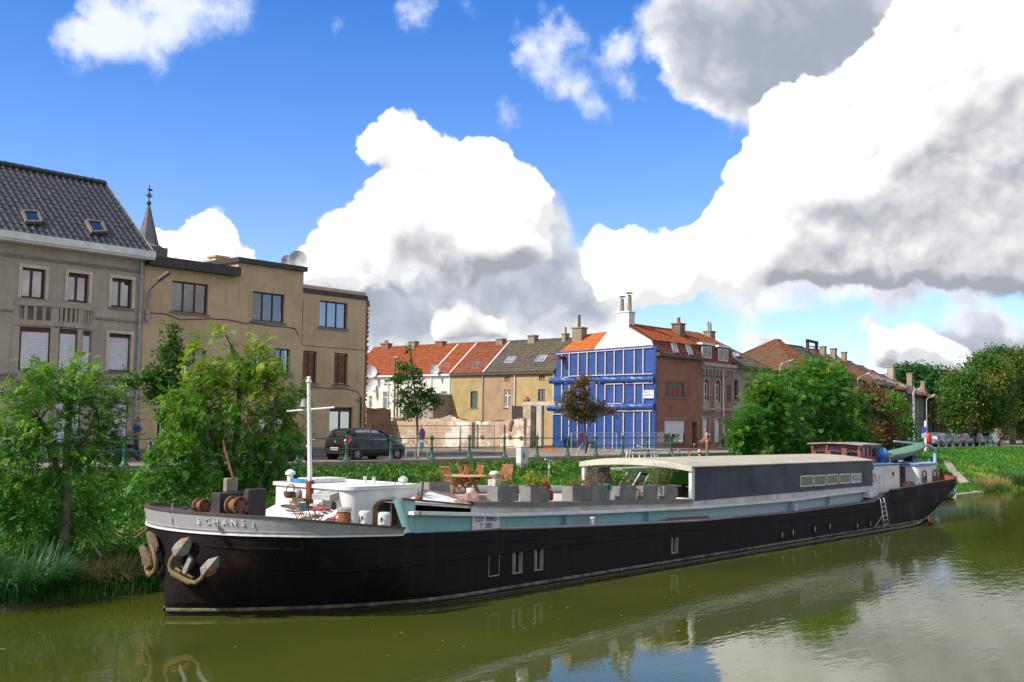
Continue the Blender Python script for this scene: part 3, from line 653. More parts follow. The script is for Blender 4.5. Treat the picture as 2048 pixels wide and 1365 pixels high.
# church spire far behind
sp=P(294,505,Y=130); CHs=thing('church_spire','slate church spire with iron weather cross rising between the left roofs','church spire',(sp.x,130,2.3))
zb=PZ(294,490,130); zt=PZ(294,408,130); w=1.5
mb=MB(); mb.lathe((sp.x,130,0),[(w*1.02,zb),(w*.92,zb+.5),(.12,zt)],8); mb.build('spire',mat('spire_slate',(.10,.095,.09),.7,(.07,.066,.064),1.2,bump=.3,bs=6),CHs)
mb=MB(); mb.box(sp.x-1.9,sp.x+1.9,128.1,131.9,2.3,zb-.4); mb.lathe((sp.x,130,0),[(2.1,zb-.4),(1.6,zb)],8); mb.build('tower',mat('tower_stone',(.13,.11,.105),.9,(.09,.08,.078),.8),CHs)
mb=MB(); mb.tube([(sp.x,130,zt-.2),(sp.x,130,PZ(294,370,130))],.07,6); zc=PZ(294,391,130); mb.lathe((sp.x,130,zt),[(.05,-.2),(.3,0),(.28,.25),(.05,.5)],8); mb.tube([(sp.x-.55,130,zc),(sp.x+.55,130,zc)],.06,6); mb.lathe((sp.x,129.93,zc),[(.22,0),(.32,0),(.32,.1),(.22,.1)],12,'y',False); mb.obox((sp.x+.1,130,PZ(294,379,130)),(.35,0,0),(0,.03,0),(0,0,.12)); mb.build('weather_cross',M_cab,CHs)
# ---------------------------------------------------------------- back row of small houses across the cleared plot
XR=75.0; FR=Fac((XR,0,0),(0,-1,0),(-1,0,0)); GZ=2.35     # a runs towards -Y (to the right in the photo)
def ay(u,v): return -FR.hit(u,v)[0]
ez=9.03; rzB=P(1000,685,X=XR+3.6).z; rx=XR+3.6
bnd=[735-40,780,866,903,969,1033,1111]            # party walls at eave level, photo px
ys_=[-FR.hit(u,748)[0] for u in bnd]
M_wht=mat('whitewash',(.62,.60,.54),.9,(.50,.47,.40),1.2,bump=.4,bs=20,streak=.45,grime=(.30,.27,.21))
M_wht2=mat('whitewash_grey',(.52,.50,.46),.9,(.60,.57,.50),.5,bump=.3,bs=20,streak=.35,grime=(.30,.28,.25))
M_yel=mat('yellow_render',(.36,.27,.115),.95,(.28,.21,.09),1.0,bump=.4,bs=20,streak=.4,grime=(.20,.16,.08),patch=((.62,.58,.48),.9,.70,.76))
M_yb=brickmat('yellow_brick',(.34,.22,.12),(.27,.165,.09),(.36,.30,.21),patch=((.48,.50,.42),.45,.66,.74))
M_yel2=mat('yellow_plaster',(.37,.28,.12),.95,(.31,.23,.10),1.2,bump=.4,bs=18,streak=.3)
M_rb=brickmat('red_chimney_brick',(.27,.075,.035),(.20,.055,.03),(.30,.22,.15)); M_gb=brickmat('buff_brick',(.28,.22,.15),(.22,.17,.12),(.3,.26,.2))
specs=[ # wall, roof tile, label
 (M_wht,T_org,'white house with orange roof and two wall dishes, nearest the ochre building'),
 (M_wht,T_org,'white back house with orange roof behind the slim plot tree'),
 (M_wht2,T_org,'narrow white back house with one roof window and white verge'),
 (M_yel,T_org2,'yellow rendered back house with brown orange roof and one dark roof window'),
 (M_yb,T_gry,'buff brick back house with grey brown roof and patched white base'),
 (M_yel2,T_gry,'yellow back house with grey brown roof beside the blue tarpaulin')]
wins=[[(738,792,744,817),(766,784,780,818),(770,758,780,768)],[(815,800,830,824)],[(882,783,894,800)],[(941,783,955,816)],[(1008,780,1020,815),(1009,754,1020,764)],[(1076,779,1090,802),(1078,750,1090,762)]]
skyl=[[],[],[[(878,746),(893,746),(903,731),(887,731)]],[[(945,740),(955,740),(962,727),(952,726)]],[[(1009,729),(1026,729),(1035,717),(1017,717)]],[[(1070,726),(1089,726),(1097,714),(1080,714)]]]
UPB=V((rx-XR,0,rzB-ez)); NB=V((-(rzB-ez),0,rx-XR)).normalized()
def onroof(u,v,O,N):
    d=V(rayd(u,v)); o=V((0,0,CAMH)); return o+d*((V(O)-o).dot(N)/d.dot(N))
row=[]
for i in range(6):
    y1,y0=ys_[i],ys_[i+1]; m,tm_,lab=specs[i]
    hs=thing('terrace_house',lab,'house',(XR,(y0+y1)/2,GZ),'small houses behind the cleared plot'); row.append(hs)
    rc=[FR.rect(*w) for w in wins[i]]
    wall(hs,'wall',m,FR,-y1+.003,-y0-.003,GZ,ez,rc)
    for k,r in enumerate(rc):
        small=(r[3]-r[2])<.75
        if i>=4 and small: 
            mb=MB(); FR.box(mb,r[0]+.003,r[1]-.003,-.2,-.08,r[2]+.003,r[3]-.003); mb.build('brick_infill',M_rb,hs)
        else: window(hs,FR,r,fm=M_white if i in(0,1,2) or(i==4) else mat('brown_frame',(.10,.055,.035),.6),bars=(.5,) if i in(4,5) else (),rails=() if small else (.68,),rec=.10,fw=.07,curtain=1 if i in (0,3) else None)
    tile_roof(hs,'roof',tm_,(XR-.18,y1,ez),(XR-.18,y0,ez),(rx,y0,rzB),(rx,y1,rzB),.23,.33)
    mb=MB(); mb.prism([(rx,y1,rzB-.02),(rx,y0,rzB-.02),(rx+3.8,y0,ez),(rx+3.8,y1,ez)],(0,0,-.12)); mb.box(rx+3.5,rx+3.78,y0,y1,GZ,ez-.05); mb.build('rear_roof',tm_,hs)
    ridge_caps(hs,tm_,(rx,y0,rzB+.03),(rx,y1,rzB+.03))
    gm=M_white if i<3 else mat('gutter_dark',(.09,.085,.08),.5)
    mb=MB(); mb.box(XR-.30,XR-.16,y0+.01,y1-.01,ez-.18,ez-.02)
    if i<3: mb.box(XR-.05,XR-.003,y0+.01,y1-.01,ez-.42,ez-.2)
    mb.build('gutter',gm,hs)
    mb=MB(); mb.tube([(XR-.1,y0+.12,ez-.15),(XR-.1,y0+.12,GZ)],.05,8); mb.build('downpipe',M_white if i!=3 else M_zinc,hs)
    if i in (1,2,3): mb=MB(); mb.beam((XR-.18,y0+.03,ez+.05),(rx,y0+.03,rzB+.05),.13,.12,NB); mb.build('verge_flashing',M_white,hs)
    for c4 in skyl[i]: skylight(hs,[onroof(u,v,(XR,0,ez),NB) for u,v in c4],M_rw if i<4 else M_zinc,NB,glass('roof_window_pale',(.22,.25,.30),.2) if i>=4 else None)
for k,(u0,u1,v,m,pots,hi) in enumerate([(763,786,690,M_rb,[(-.2,.0,.06,.3),(0,0,.06,.32),(.2,0,.06,.3)],1),(818,839,686,M_gb,[],2),(872,895,686,M_rb,[],3),(993,1014,681,M_gb,[],4),(1057,1078,674,M_gb,[],5),(1127,1138,670,M_gb,[(0,0,.10,.55)],5)]):
    ya=P(u0,v,X=rx).y; yb_=P(u1,v,X=rx).y; zt_=P(u0,v,X=rx).z
    chimney(row[min(k,5)],(rx-.1,(ya+yb_)/2),.62,abs(ya-yb_)*.62,rzB-.6,zt_,m,pots,potm=mat('pot_clay',(.33,.09,.05),.8),flash=rzB-.62)
for (u,v,r,o_,l) in ((741,745,.85,row[0],'white satellite dish high on the white house wall'),(738,772,.8,row[0],'white satellite dish below the upper one on the white house wall'),(868,740,.65,row[2],'white satellite dish under the eave of the narrow white house')):
    p=P(u,v,X=XR-.75); t=thing('satellite_dish',l,'satellite dish',(XR-.05,p.y,p.z-.6),'satellite dishes on the back houses')
    dish(t,p,(-.55,-.85,.3),r*.72,mat('dish_white',(.60,.60,.58),.5),'reflector'); mb=MB(); mb.tube([p,p+V((.35,.1,-.1)),(XR,p.y+.1,p.z-.6)],.03,6); mb.build('bracket',M_zinc,t)
# grey outhouse, flue and lower walls in the plot
OH=thing('outhouse','grey rendered outhouse with flat roof against the yellow back house','outhouse',(XR-1.2,ay(890,800),GZ))
y0,y1=ay(902,800),ay(845,800); mb=MB(); mb.box(XR-2.4,XR-.01,y0,y1,GZ,P(880,791,X=XR-2.4).z); mb.build('wall',mat('outhouse_render',(.30,.26,.20),.95,(.24,.21,.17),1.5,bump=.3,streak=.3),OH,bevel=.01)
mb=MB(); mb.box(XR-2.5,XR-.005,y0-.08,y1+.08,P(880,791,X=XR-2.4).z+.002,P(880,788,X=XR-2.4).z+.03); mb.build('roof',M_zinc,OH)
fl=thing('flue_pipe','tall brown twin flue pipe rising beside the plot tree','flue',(XR-.4,ay(793,760),GZ)); mb=MB()
for u in (791,797): p=P(u,714,X=XR-.3); mb.tube([(XR-.3,p.y,GZ),(XR-.3,p.y,p.z)],.09,8)
mb.build('pipe',mat('rusty_flue',(.20,.12,.08),.8),fl,smooth=50); mb=MB(); p=P(794,716,X=XR-.3); mb.box(XR-.5,XR-.1,p.y-.3,p.y+.3,p.z,p.z+.12); mb.build('cowl',M_zinc,fl)
XG=62.0; FG=Fac((XG,0,0),(0,-1,0),(-1,0,0))
M_gw=brickmat('whitewashed_brick',(.47,.33,.22),(.33,.22,.14),(.52,.45,.35),w=.26,hh=.08,patch=((.66,.60,.50),.55,.50,.60),bump=1.2)
gw=thing('plot_wall','long crumbling whitewashed brick wall closing off the back of the cleared plot','wall',(XG,58,GZ))
ya,yb_=-FG.hit(785,870)[0],-FG.hit(1048,870)[0]; top=[(785,840),(800,836),(835,838),(880,838),(898,832),(915,838),(930,842),(965,845),(990,843),(1010,842),(1030,838),(1048,836)]
tp=[FG.hit(u,v) for u,v in top]; mb=MB(); poly=[FG.pt(a,0,z+random.uniform(-.05,.08)) for a,z in tp]; mb.prism(poly+[FG.pt(tp[-1][0],0,GZ-.2),FG.pt(tp[0][0],0,GZ-.2)],(.3,0,0)); mb.build('wall',M_gw,gw)
mb=MB(); a0,z0=FG.hit(790,857); a1,z1=FG.hit(1045,862); 
for k in range(5): a=a0+(a1-a0)*(k+.3)/5; FG.box(mb,a-.2,a+.2,.002,.16,GZ-.1,4.35)
mb.build('pilaster',M_gw,gw)
cell=brickmat('broken_brick',(.30,.10,.05),(.22,.07,.04),(.34,.24,.16))
for k in range(60):
    a=random.uniform(tp[0][0]+.2,tp[-1][0]-.2); z=np.interp(a,[t[0] for t in tp],[t[1] for t in tp])
    inst('brick',bme,gw,FG.pt(a,-.15+random.uniform(-.12,.12),z+.03)-wloc(gw),(random.uniform(-.2,.2),random.uniform(-.2,.2),random.uniform(0,3)))
for (u,v) in ((872,872),(893,873),(905,873),(917,874),(930,874),(965,874),(1020,874),(1023,846),(1022,850),(1025,843),(1021,858),(1043,876)):
    a,z=FG.hit(u,v); mb=MB(); mb.lathe(FG.pt(a,.06,z),[(.02,-.12),(.15,-.06),(.17,.03),(.08,.1)],7,'x'); mb.build('beam_socket',cell,gw)
mb=MB(); 
for u in (803,810): a,z=FG.hit(u,838); mb.beam(FG.pt(a,.05,z+.1),FG.pt(a-.2,.5,z-.9),.07,.07)
a,z=FG.hit(783,838); b2,z2=FG.hit(812,838); mb.beam(FG.pt(a,.1,z+.02),FG.pt(b2,.1,z+.02),.1,.1); mb.build('broken_joist',mat('rust_joist',(.17,.07,.035),.8),gw)
# darker stub wall at the ochre building's end
sw=thing('stub_wall','torn brown brick stub wall standing beside the ochre building','wall',(58,60,GZ))
Fs=Fac((0,60,0),(1,0,0),(0,-1,0)); st=[(733,815),(752,818),(770,816),(782,822),(783,908),(733,908)]
mb=MB(); mb.prism([Fs.pt(*[Fs.hit(u,v)[0]],0,Fs.hit(u,v)[1] if v<900 else GZ-.2) for u,v in st],(0,.35,0)); mb.build('wall',brickmat('stub_brick',(.23,.12,.075),(.17,.085,.05),(.32,.25,.18),patch=((.36,.28,.2),.7,.58,.66),bump=1),sw)
a,_=Fs.hit(786,860); mb=MB(); mb.box(a,a+.4,52,60.3,GZ-.2,4.5); mb.build('wall_return',M_gw,sw)
# concrete frame left against the blue house
X0=68.25; FB=Fac((X0,0,0),(0,-1,0),(-1,0,0))
fr=thing('concrete_frame','bare concrete post and beam frame left standing beside the blue tarpaulin','ruin',(64,56,GZ))
M_cf=mat('raw_concrete',(.46,.40,.31),.95,(.36,.31,.24),1.4,bump=.5,bs=12,streak=.4)
Ff=Fac((64.5,0,0),(0,-1,0),(-1,0,0)); 
def fbox(n,u0,v0,u1,v1,d0,d1,m=M_cf): r=Ff.rect(u0,v0,u1,v1); mb=MB(); Ff.box(mb,r[0],r[1],d0,d1,max(r[2],GZ-.2) if v1<895 else GZ-.2,r[3]); mb.build(n,m,fr,bevel=.015)
fbox('pier',1046,806,1060,905,-.5,0,M_gw); fbox('post',1073,812,1082,905,-.35,0); fbox('beam',1047,804,1110,812,-.4,.03)
mb=MB(); r=Ff.rect(1060,812,1108,905); mb.box(X0+.1,X0+.3,-r[1]-1,-r[0],GZ,r[3]); mb.box(64.5,X0,-r[1]+4.2,-r[1]+4.5,GZ,r[3]); mb.build('inner_wall',mat('bare_plaster',(.34,.28,.19),.95,(.27,.22,.15),1.4,bump=.5),fr)
mb=MB(); mb.lathe(Ff.pt(Ff.hit(1050,800)[0],-.2,Ff.hit(1050,805)[1]),[(.25,0),(.28,.2),(.1,.45)],8); mb.build('rubble_cap',cell,fr)
# ---------------------------------------------------------------- house with the blue tarpaulin gable
xe1=PX(1401,800,WALLY); zg=PZ(1315,709,WALLY); 
E_=thing('gable_house','red brick corner house with mansard roof, white gable and two pot chimney','house',(X0,WALLY,GZ))
M_rbr=brickmat('red_facade_brick',(.33,.11,.07),(.25,.085,.055),(.30,.21,.165)); 
rE=[FY.rect(1329.5,763,1369,796.5),FY.rect(1329.5,841,1370.5,886.5),FY.rect(1384,845,1394,902)]
zf=PZ(1400,722,WALLY)
wall(E_,'wall',M_rbr,FY,X0,xe1,GZ,zg,rE)
window(E_,FY,rE[0],bars=(.30,.72),fm=mat('grey_frame',(.22,.19,.16),.7),rec=.08,pane=mat('dim_pane',(.035,.032,.034),.3,(.06,.05,.05),2,spec=.3))
w_=window(E_,FY,rE[1],bars=(.66,),fm=mat('grey_frame',(.22,.19,.16)),shutter=.62,rec=.08,label='window with its roller shutter more than half down')
window(E_,FY,rE[2],bars=(),fm=mat('grey_door',(.16,.15,.14),.6),pane=mat('grey_door',(.16,.15,.14)),sill=False,name='door',rec=.3)
for sx in (.25,.5,.8): # red hangings behind the upper window
    a=rE[0][0]+(rE[0][1]-rE[0][0])*sx; mb=MB(); FY.box(mb,a-.13,a+.13,-.105,-.092,rE[0][2]+.08,rE[0][2]+(1.25 if sx<.3 else .75)); mb.build('red_hanging',mat('red_cloth',(.55,.03,.05),.8),w_.parent.children[[c.name for c in w_.parent.children].index(w_.name)-1])
mb=MB(); FY.box(mb,rE[1][0]-.1,rE[1][1]+.15,.003,.03,rE[1][3]+.02,rE[1][3]+.22); mb.build('lintel',mat('lintel_stone',(.28,.22,.16),.9),E_)
mb=MB(); FY.box(mb,X0+.05,rE[1][0]-.1,.003,.012,PZ(1325,885,WALLY),PZ(1325,864,WALLY)); mb.build('pale_patch',mat('pale_paint',(.42,.33,.27),.9,(.36,.28,.23),2),E_)
mb=MB(); FY.box(mb,X0+.03,rE[2][0]-.05,.003,.025,GZ,PZ(1340,902,WALLY)); mb.build('plinth',M_sill,E_)
Yr,Zr=46.5,P(1258,650,X=X0).z; zbk=P(1187,700,X=X0).z; Ybk=P(1187,700,X=X0).y; zbr=P(1309,681,X=X0).z; Ybr=44.45
# side wall and white gable
gpoly=[(WALLY+.003,GZ),(WALLY+.003,zg),(Ybr,zbr),(Yr+.35,Zr),(Yr+1.4,Zr+.1),(Ybk,zbk),(53.2,P(1116,708,X=X0).z),(53.45,GZ)]
mb=MB(); mb.prism([(X0,y,z) for y,z in gpoly],(.3,0,0)); mb.build('gable_wall',mat('white_gable',(.72,.70,.66),.9,(.60,.57,.52),.9,bump=.9,bs=9,patch=((.30,.12,.07),1.3,.70,.74),streak=.35,grime=(.38,.35,.30)),E_)
mb=MB(); mb.prism([(xe1-.3,y,z) for y,z in gpoly[:-2]],(.29,0,0)); mb.box(X0+.3,xe1-.3,Ybk-.3,Ybk,GZ,zbk-.3); mb.build('inner_wall',M_rbr,E_)
tile_roof(E_,'mansard',tilemat('tile_darkred',(.19,.055,.03),(.13,.04,.025),mo=.1),(X0+.1,WALLY-.15,zg+.1),(xe1-.02,WALLY-.15,zg+.1),(xe1-.02,Ybr,zbr),(X0+.1,Ybr,zbr),.24,.30,.02,.04)
tile_roof(E_,'roof',T_org,(X0+.1,Ybr-.1,zbr),(xe1-.02,Ybr-.1,zbr),(xe1-.02,Yr,Zr),(X0+.1,Yr,Zr),.24,.32); mb=MB(); mb.prism([(X0+.3,Yr,Zr),(xe1,Yr,Zr),(xe1,Ybk,zbk),(X0+.3,Ybk,zbk)],(0,0,-.12)); mb.build('rear_roof',T_org2,E_)
ridge_caps(E_,T_org,(X0+.9,Yr,Zr+.04),(xe1,Yr,Zr+.04))
mb=MB(); mb.box(X0-.12,xe1-.003,WALLY-.38,WALLY-.004,zg-.14,zg+.1); mb.build('gutter',mat('gutter_brown',(.075,.055,.045),.5),E_,bevel=.02)
NE=V((0,-(zbr-zg),Ybr-WALLY+.15)).normalized()
for c4 in ([(1347,708),(1355,708),(1349,689),(1341,689)],[(1377,712),(1384,712),(1376,692),(1370,692)]): skylight(E_,[onroof(u,v,(X0,WALLY-.15,zg+.1),NE) for u,v in c4],mat('grey_frame',(.22,.19,.16)),NE,glass('roof_window_bright',(.42,.45,.48),.15))
pc=P(1245,632,X=X0); chimney(E_,(X0+.42,pc.y),.8,1.15,Zr-.5,P(1244,626,X=X0).z,mat('white_gable',(.72,.70,.66)),[(-.05,.30,.16,1.0),(.05,-.32,.17,1.25)],potm=mat('pot_buff',(.25,.20,.13),.85,(.18,.14,.1),4))
mb=MB(); 
for dy,hh in ((.30,1.05),(-.32,1.3)): mb.lathe((X0+.42,pc.y+dy,P(1244,626,X=X0).z+.1+hh),[(.30,.10),(.30,.13),(.03,.2)],10); mb.tube([(X0+.3,pc.y+dy,P(1244,626,X=X0).z+hh),(X0+.3,pc.y+dy,P(1244,626,X=X0).z+hh+.25)],.02,4)
mb.build('chimney_cowl',mat('cowl_dark',(.06,.055,.05),.6),E_)
# rear wing with bright orange roof
za=P(1150,703,X=X0).z; tile_roof(E_,'wing_roof',tilemat('tile_bright_orange',(.52,.15,.03),(.38,.10,.02),mo=.05),(X0+.31,53.4,za-.15),(X0+.31,49.6,za+.1),(X0+3.2,49.6,za+1.75),(X0+3.2,53.4,za+1.55),.24,.36)
mb=MB(); mb.box(X0+3.0,X0+3.3,49.6,53.4,GZ,za+1.4); mb.box(X0+.3,X0+3.3,53.2,53.42,GZ,za-.2); mb.build('wing_wall',M_gb,E_)
wc=P(1156,680,X=X0+2.2); chimney(E_,(X0+2.4,wc.y),.75,.95,za+.6,P(1159,658,X=X0+2.4).z,M_gb,[(0,.05,.13,1.0)],potm=mat('pot_brown',(.16,.07,.05),.8))
# tarpaulin: three storeys of blue sheeting held by pale battens
tb=thing('tarpaulin','bright blue tarpaulin sheeting with pale battens covering the bare gable','tarpaulin',(X0-.1,49,GZ))
M_tarp=mat('blue_tarp',(.022,.066,.235),.33,(.016,.046,.17),.7,spec=.55); M_bat=mat('pale_batten',(.50,.41,.42),.7,(.55,.45,.40),6)
def sheet(r,seed,sag=.05,name='tarp_sheet',off=.06,topline=None):
    a0,a1,z0,z1=r; n=int((a1-a0)/.09)+2; m_=int((z1-z0)/.09)+2; rs=np.random.default_rng(seed); rows=[]
    ks=[(rs.uniform(-2.2,2.2),rs.uniform(1.5,6),rs.uniform(0,6.28),rs.uniform(.2,1)) for _ in range(9)]
    for j in range(m_):
        rw=[]
        for i in range(n):
            a=a0+(a1-a0)*i/(n-1); z=z0+(z1-z0)*j/(m_-1); s=i/(n-1); w=math.sin(math.pi*min(1,max(0,s)))**.5; d=0
            for kx,kz,ph,am in ks:
                d+=am*(1-abs(math.sin(kx*(a-a0)*1.3+kz*.55*(z-z0)+ph+.5*math.sin(2.1*z+ph))))**3
            d=off+sag*w*(.16*d*(.35+.65*abs(math.cos((j/(m_-1))*3.1))))*2.6
            zz=z if topline is None else z0+(topline(a)-z0)*j/(m_-1)
            rw.append(FB.pt(a,d,zz))
        rows.append(rw)
    mb=MB(); mb.grid(rows); return mb.build(name,M_tarp,tb,smooth=True,fix=False)
levels=[((1116,1308),(708,694),(756,749)),((1110,1309),(769,765),(806,808.5)),((1108,1310),(829,822),(901,906))]
bats=[[1126,1141,1159,1176.5,1195,1213,1231,1249.5,1271,1288.5],[1126,1141,1159,1177,1195.5,1212.5,1231,1249.5,1272,1288.5],[1126,1140.5,1157.5,1176,1193,1211.5,1228,1249,1270,1287,1301.5]]
def line(p,q,u): return p[1]+(q[1]-p[1])*(u-p[0])/(q[0]-p[0])
for li,((ua,ub),(va,vb),(wa,wb)) in enumerate(levels):
    us=[ua-2]+bats[li]+[ub+1]
    for k in range(len(us)-1):
        vt=line((ua,va),(ub,vb),(us[k]+us[k+1])/2); vw=line((ua,wa),(ub,wb),(us[k]+us[k+1])/2)
        a0,_=FB.hit(us[k],(vt+vw)/2); a1,_=FB.hit(us[k+1],(vt+vw)/2); z1=FB.hit(us[k],vt)[1]; z0=FB.hit(us[k],vw)[1]
        if li==2: z0=GZ-.05
        sheet((a0,a1,z0-.3 if li<2 else z0,z1+.12),li*50+k,sag=.05)
    for k,u in enumerate(bats[li]):
        vt=line((ua,va),(ub,vb),u)+random.uniform(1,4); vw=line((ua,wa),(ub,wb),u)-random.uniform(0,3)
        if li==2: vw-=random.choice([0,0,2,18])
        a,z1=FB.hit(u,vt); _,z0=FB.hit(u,vw); mb=MB(); FB.box(mb,a-.042,a+.042,.13,.165,max(z0,GZ+.1),z1); mb.build('batten',M_bat,tb)
    for (up,vp,uq,vq) in [[(1116,709,1308,695),(1116,756,1140,755),(1140,753,1308,748)],[(1110,767,1140,766),(1178,765.5,1214,766),(1214,769,1249,768),(1254,767.5,1308,766.5),(1110,809,1128,809),(1196,808.5,1248,807.5),(1248,809.5,1309,809.5)],[(1108,829,1139,829),(1238,822.5,1308,822)]][li]:
        a0,z0=FB.hit(up,vp); a1,z1=FB.hit(uq,vq); mb=MB(); mb.beam(FB.pt(a0,.17,z0),FB.pt(a1,.17,z1),.05,.065); mb.build('batten',M_bat,tb)
for (v0,v1,ua,ub) in ((757,767,1107,1312),(811,822,1103,1312)): # rolled sheeting along each floor
    a0,z0=FB.hit(ua,(v0+v1)/2); a1,z1=FB.hit(ub,(v0+v1)/2-3); n=44; rows=[]
    for i in range(n+1):
        t=i/n; r=.20*(1+.10*math.sin(i*1.7)+.16*math.sin(i*.6)+.1*math.sin(i*2.9)); c=FB.pt(a0+(a1-a0)*t,.14,z0+(z1-z0)*t)
        rows.append([c+FB.n*(r*.9*math.cos(k*math.pi/5)*(1+.22*math.sin(k*2.6+i*1.3)))+V((0,0,r*1.25*math.sin(k*math.pi/5))) for k in range(10)])
    mb=MB(); mb.grid(rows,True); mb.build('rolled_sheet',M_tarp,tb,smooth=True,fix=False)
    mb=MB(); mb.lathe(FB.pt(a0-.1,.16,z0),[(.05,-.3),(.24,-.12),(.26,.1),(.05,.26)],10,'y'); mb.build('bundled_end',M_tarp,tb,smooth=True)
mb=MB(); rows=[]
for k in range(30): z=GZ+(zg+.6-GZ)*k/29; rows.append([(X0-.14-.03*math.sin(k*2.3),WALLY+.1,z),(X0-.17+.02*math.sin(k*3.1),WALLY-.03,z),(X0-.03,WALLY-.10-.03*math.sin(k*1.7),z),(X0+.12,WALLY-.03,z)])
mb.grid(rows); mb.build('corner_wrap',M_tarp,tb,smooth=True,fix=False)
mb=MB(); a,z=FB.hit(1131,717); FB.box(mb,a-.28,a+.12,0,1.0,z-.09,z+.12); mb.build('beam_stub',mat('red_beam',(.17,.03,.025)),tb)
bn=thing('banner','white contractor banner with dark blue lettering fixed on the tarpaulin','banner',(X0-.2,45.4,6.7))
r=FB.rect(1290.5,781,1310.5,797); mb=MB(); FB.box(mb,r[0],r[1],.20,.215,r[2],r[3]); mb.build('board',mat('banner_white',(.78,.77,.78),.6),bn)
M_nav=mat('navy_print',(.02,.04,.16),.6)
def letters(txt,parent,origin,xd,zd,size,m,ext=.004,name='lettering',align='CENTER',space=1.0):
    cu=bpy.data.curves.new(name,'FONT'); cu.body=txt; cu.size=size; cu.extrude=ext; cu.align_x=align; cu.align_y='CENTER'; cu.space_character=space
    t=bpy.data.objects.new(name,cu); COL.objects.link(t); dg=bpy.context.evaluated_depsgraph_get(); me=bpy.data.meshes.new_from_object(t.evaluated_get(dg)); bpy.data.objects.remove(t)
    xd=V(xd).normalized(); zd=V(zd).normalized(); nd=xd.cross(zd); o0=wloc(parent)
    for v_ in me.vertices: v_.co=V(origin)-o0+xd*v_.co.x+zd*v_.co.y+nd*v_.co.z
    me.materials.clear(); me.materials.append(m); o=bpy.data.objects.new(name,me); COL.objects.link(o); o.parent=parent; return o
ac=(r[0]+r[1])/2; Hb=r[3]-r[2]
letters('MSC',bn,FB.pt(ac,.220,r[3]-Hb*.34),FB.u,(0,0,1),Hb*.58,M_nav,space=1.05)
mb=MB(); FB.box(mb,r[0]+.06,r[1]-.06,.216,.222,r[2]+Hb*.34,r[2]+Hb*.42); FB.box(mb,r[0]+.2,r[1]-.2,.216,.222,r[2]+Hb*.14,r[2]+Hb*.17); mb.build('print_line',M_nav,bn)
# ---------------------------------------------------------------- brick house with arched windows, grey end house
xf1=PX(1465,800,WALLY); zfc=PZ(1461,735,WALLY)
F_=thing('arched_window_house','narrow brick house with arched upper windows and two white dormers','house',((xe1+xf1)/2,WALLY,GZ))
M_fb=brickmat('brown_facade_brick',(.28,.135,.10),(.21,.10,.075),(.33,.26,.20))
rA=[FY.rect(1406,757,1417,802),FY.rect(1429,760,1439.5,804),FY.rect(1451,757,1462,803)]
rD=[FY.rect(1405,836,1417,883),FY.rect(1429,838,1441,885),FY.rect(1454,853,1461,905)]
wall(F_,'wall',M_fb,FY,xe1+.005,xf1,GZ,zfc,[rA[0],rA[1]]+rD)
M_lst=mat('limestone',(.38,.33,.26),.9,(.30,.26,.21),3,streak=.3)
def archfill(parent,fac,r,m,dd=(-.12,.02)):
    a0,a1,z0,z1=r; ra=(a1-a0)/2; c=(a0+a1)/2; zs=z1-ra
    for sgn in (-1,1):
        mb=MB(); pts=[fac.pt(c+sgn*ra,dd[1],z1+.01),fac.pt(c,dd[1],z1+.01)]+[fac.pt(c+sgn*ra*math.sin(t),dd[1],zs+ra*math.cos(t)) for t in np.linspace(0,math.pi/2,7)]
        mb.prism(pts,fac.n*(dd[0]-dd[1])); mb.build('arch_spandrel',m,parent)
    mb=MB(); rows=[]
    for t in np.linspace(-math.pi/2,math.pi/2,13): rows.append([fac.pt(c+rr*math.sin(t),d_,zs+rr*math.cos(t)) for rr,d_ in ((ra,.03),(ra,.06),(ra+.12,.06),(ra+.12,.03))])
    mb.grid(rows,True); fac.box(mb,a0-.12,a0,.022,.06,z0,zs); fac.box(mb,a1,a1+.12,.022,.06,z0,zs); mb.build('arch_surround',M_lst,parent)
for r in rA[:2]:
    window(F_,FY,r,fm=M_white,rails=(.30,.76),fw=.08,sillm=M_lst); archfill(F_,FY,r,M_fb)
r=rA[2]; mb=MB(); FY.box(mb,r[0],r[1],.003,.02,r[2],r[3]-.5); mb.build('blind_window',mat('blind_brick',(.16,.075,.06),.95),F_); archfill(F_,FY,r,M_fb,(.002,.022))
for r in rA[:2]: mb=MB(); FY.box(mb,r[0]-.1,r[1]+.1,.003,.05,r[2]-.85,r[2]-.1); mb.build('apron_panel',M_lst,F_)
for r in rD[:2]: window(F_,FY,r,fm=M_white,bars=(),shutter=1,surround=(.12,M_lst),sill=False)
window(F_,FY,rD[2],fm=mat('oak_door',(.24,.13,.05),.6),bars=(),rails=(.72,),name='door',pane=mat('oak_door',(.24,.13,.05)),sill=False)
mb=MB(); z=PZ(1430,819,WALLY); FY.box(mb,xe1+.01,xf1-.01,.003,.12,z-.07,z+.09); mb.build('sill_band',M_lst,F_)
mb=MB(); FY.box(mb,xe1-.1,xf1+.1,.003,.42,zfc-.1,zfc+.18); FY.box(mb,xe1,xf1,.003,.2,zfc-.35,zfc-.11)
for k in range(9): a=xe1+.3+(xf1-xe1-.6)*k/8; FY.box(mb,a-.07,a+.07,.003,.25,zfc-.8,zfc-.36)
mb.build('cornice',M_lst,F_)
Zrf=P(1403,667,Y=47.2).z
tile_roof(F_,'roof',T_org2,(xe1,WALLY+.2,zfc+1.6),(xf1,WALLY+.2,zfc+1.6),(xf1,47.2,Zrf),(xe1,47.2,Zrf),.24,.32)
mb=MB(); mb.prism([(xe1,47.2,Zrf-.02),(xf1,47.2,Zrf-.02),(xf1,51,zfc+.4),(xe1,51,zfc+.4)],(0,0,-.12)); mb.build('rear_roof',T_org2,F_)
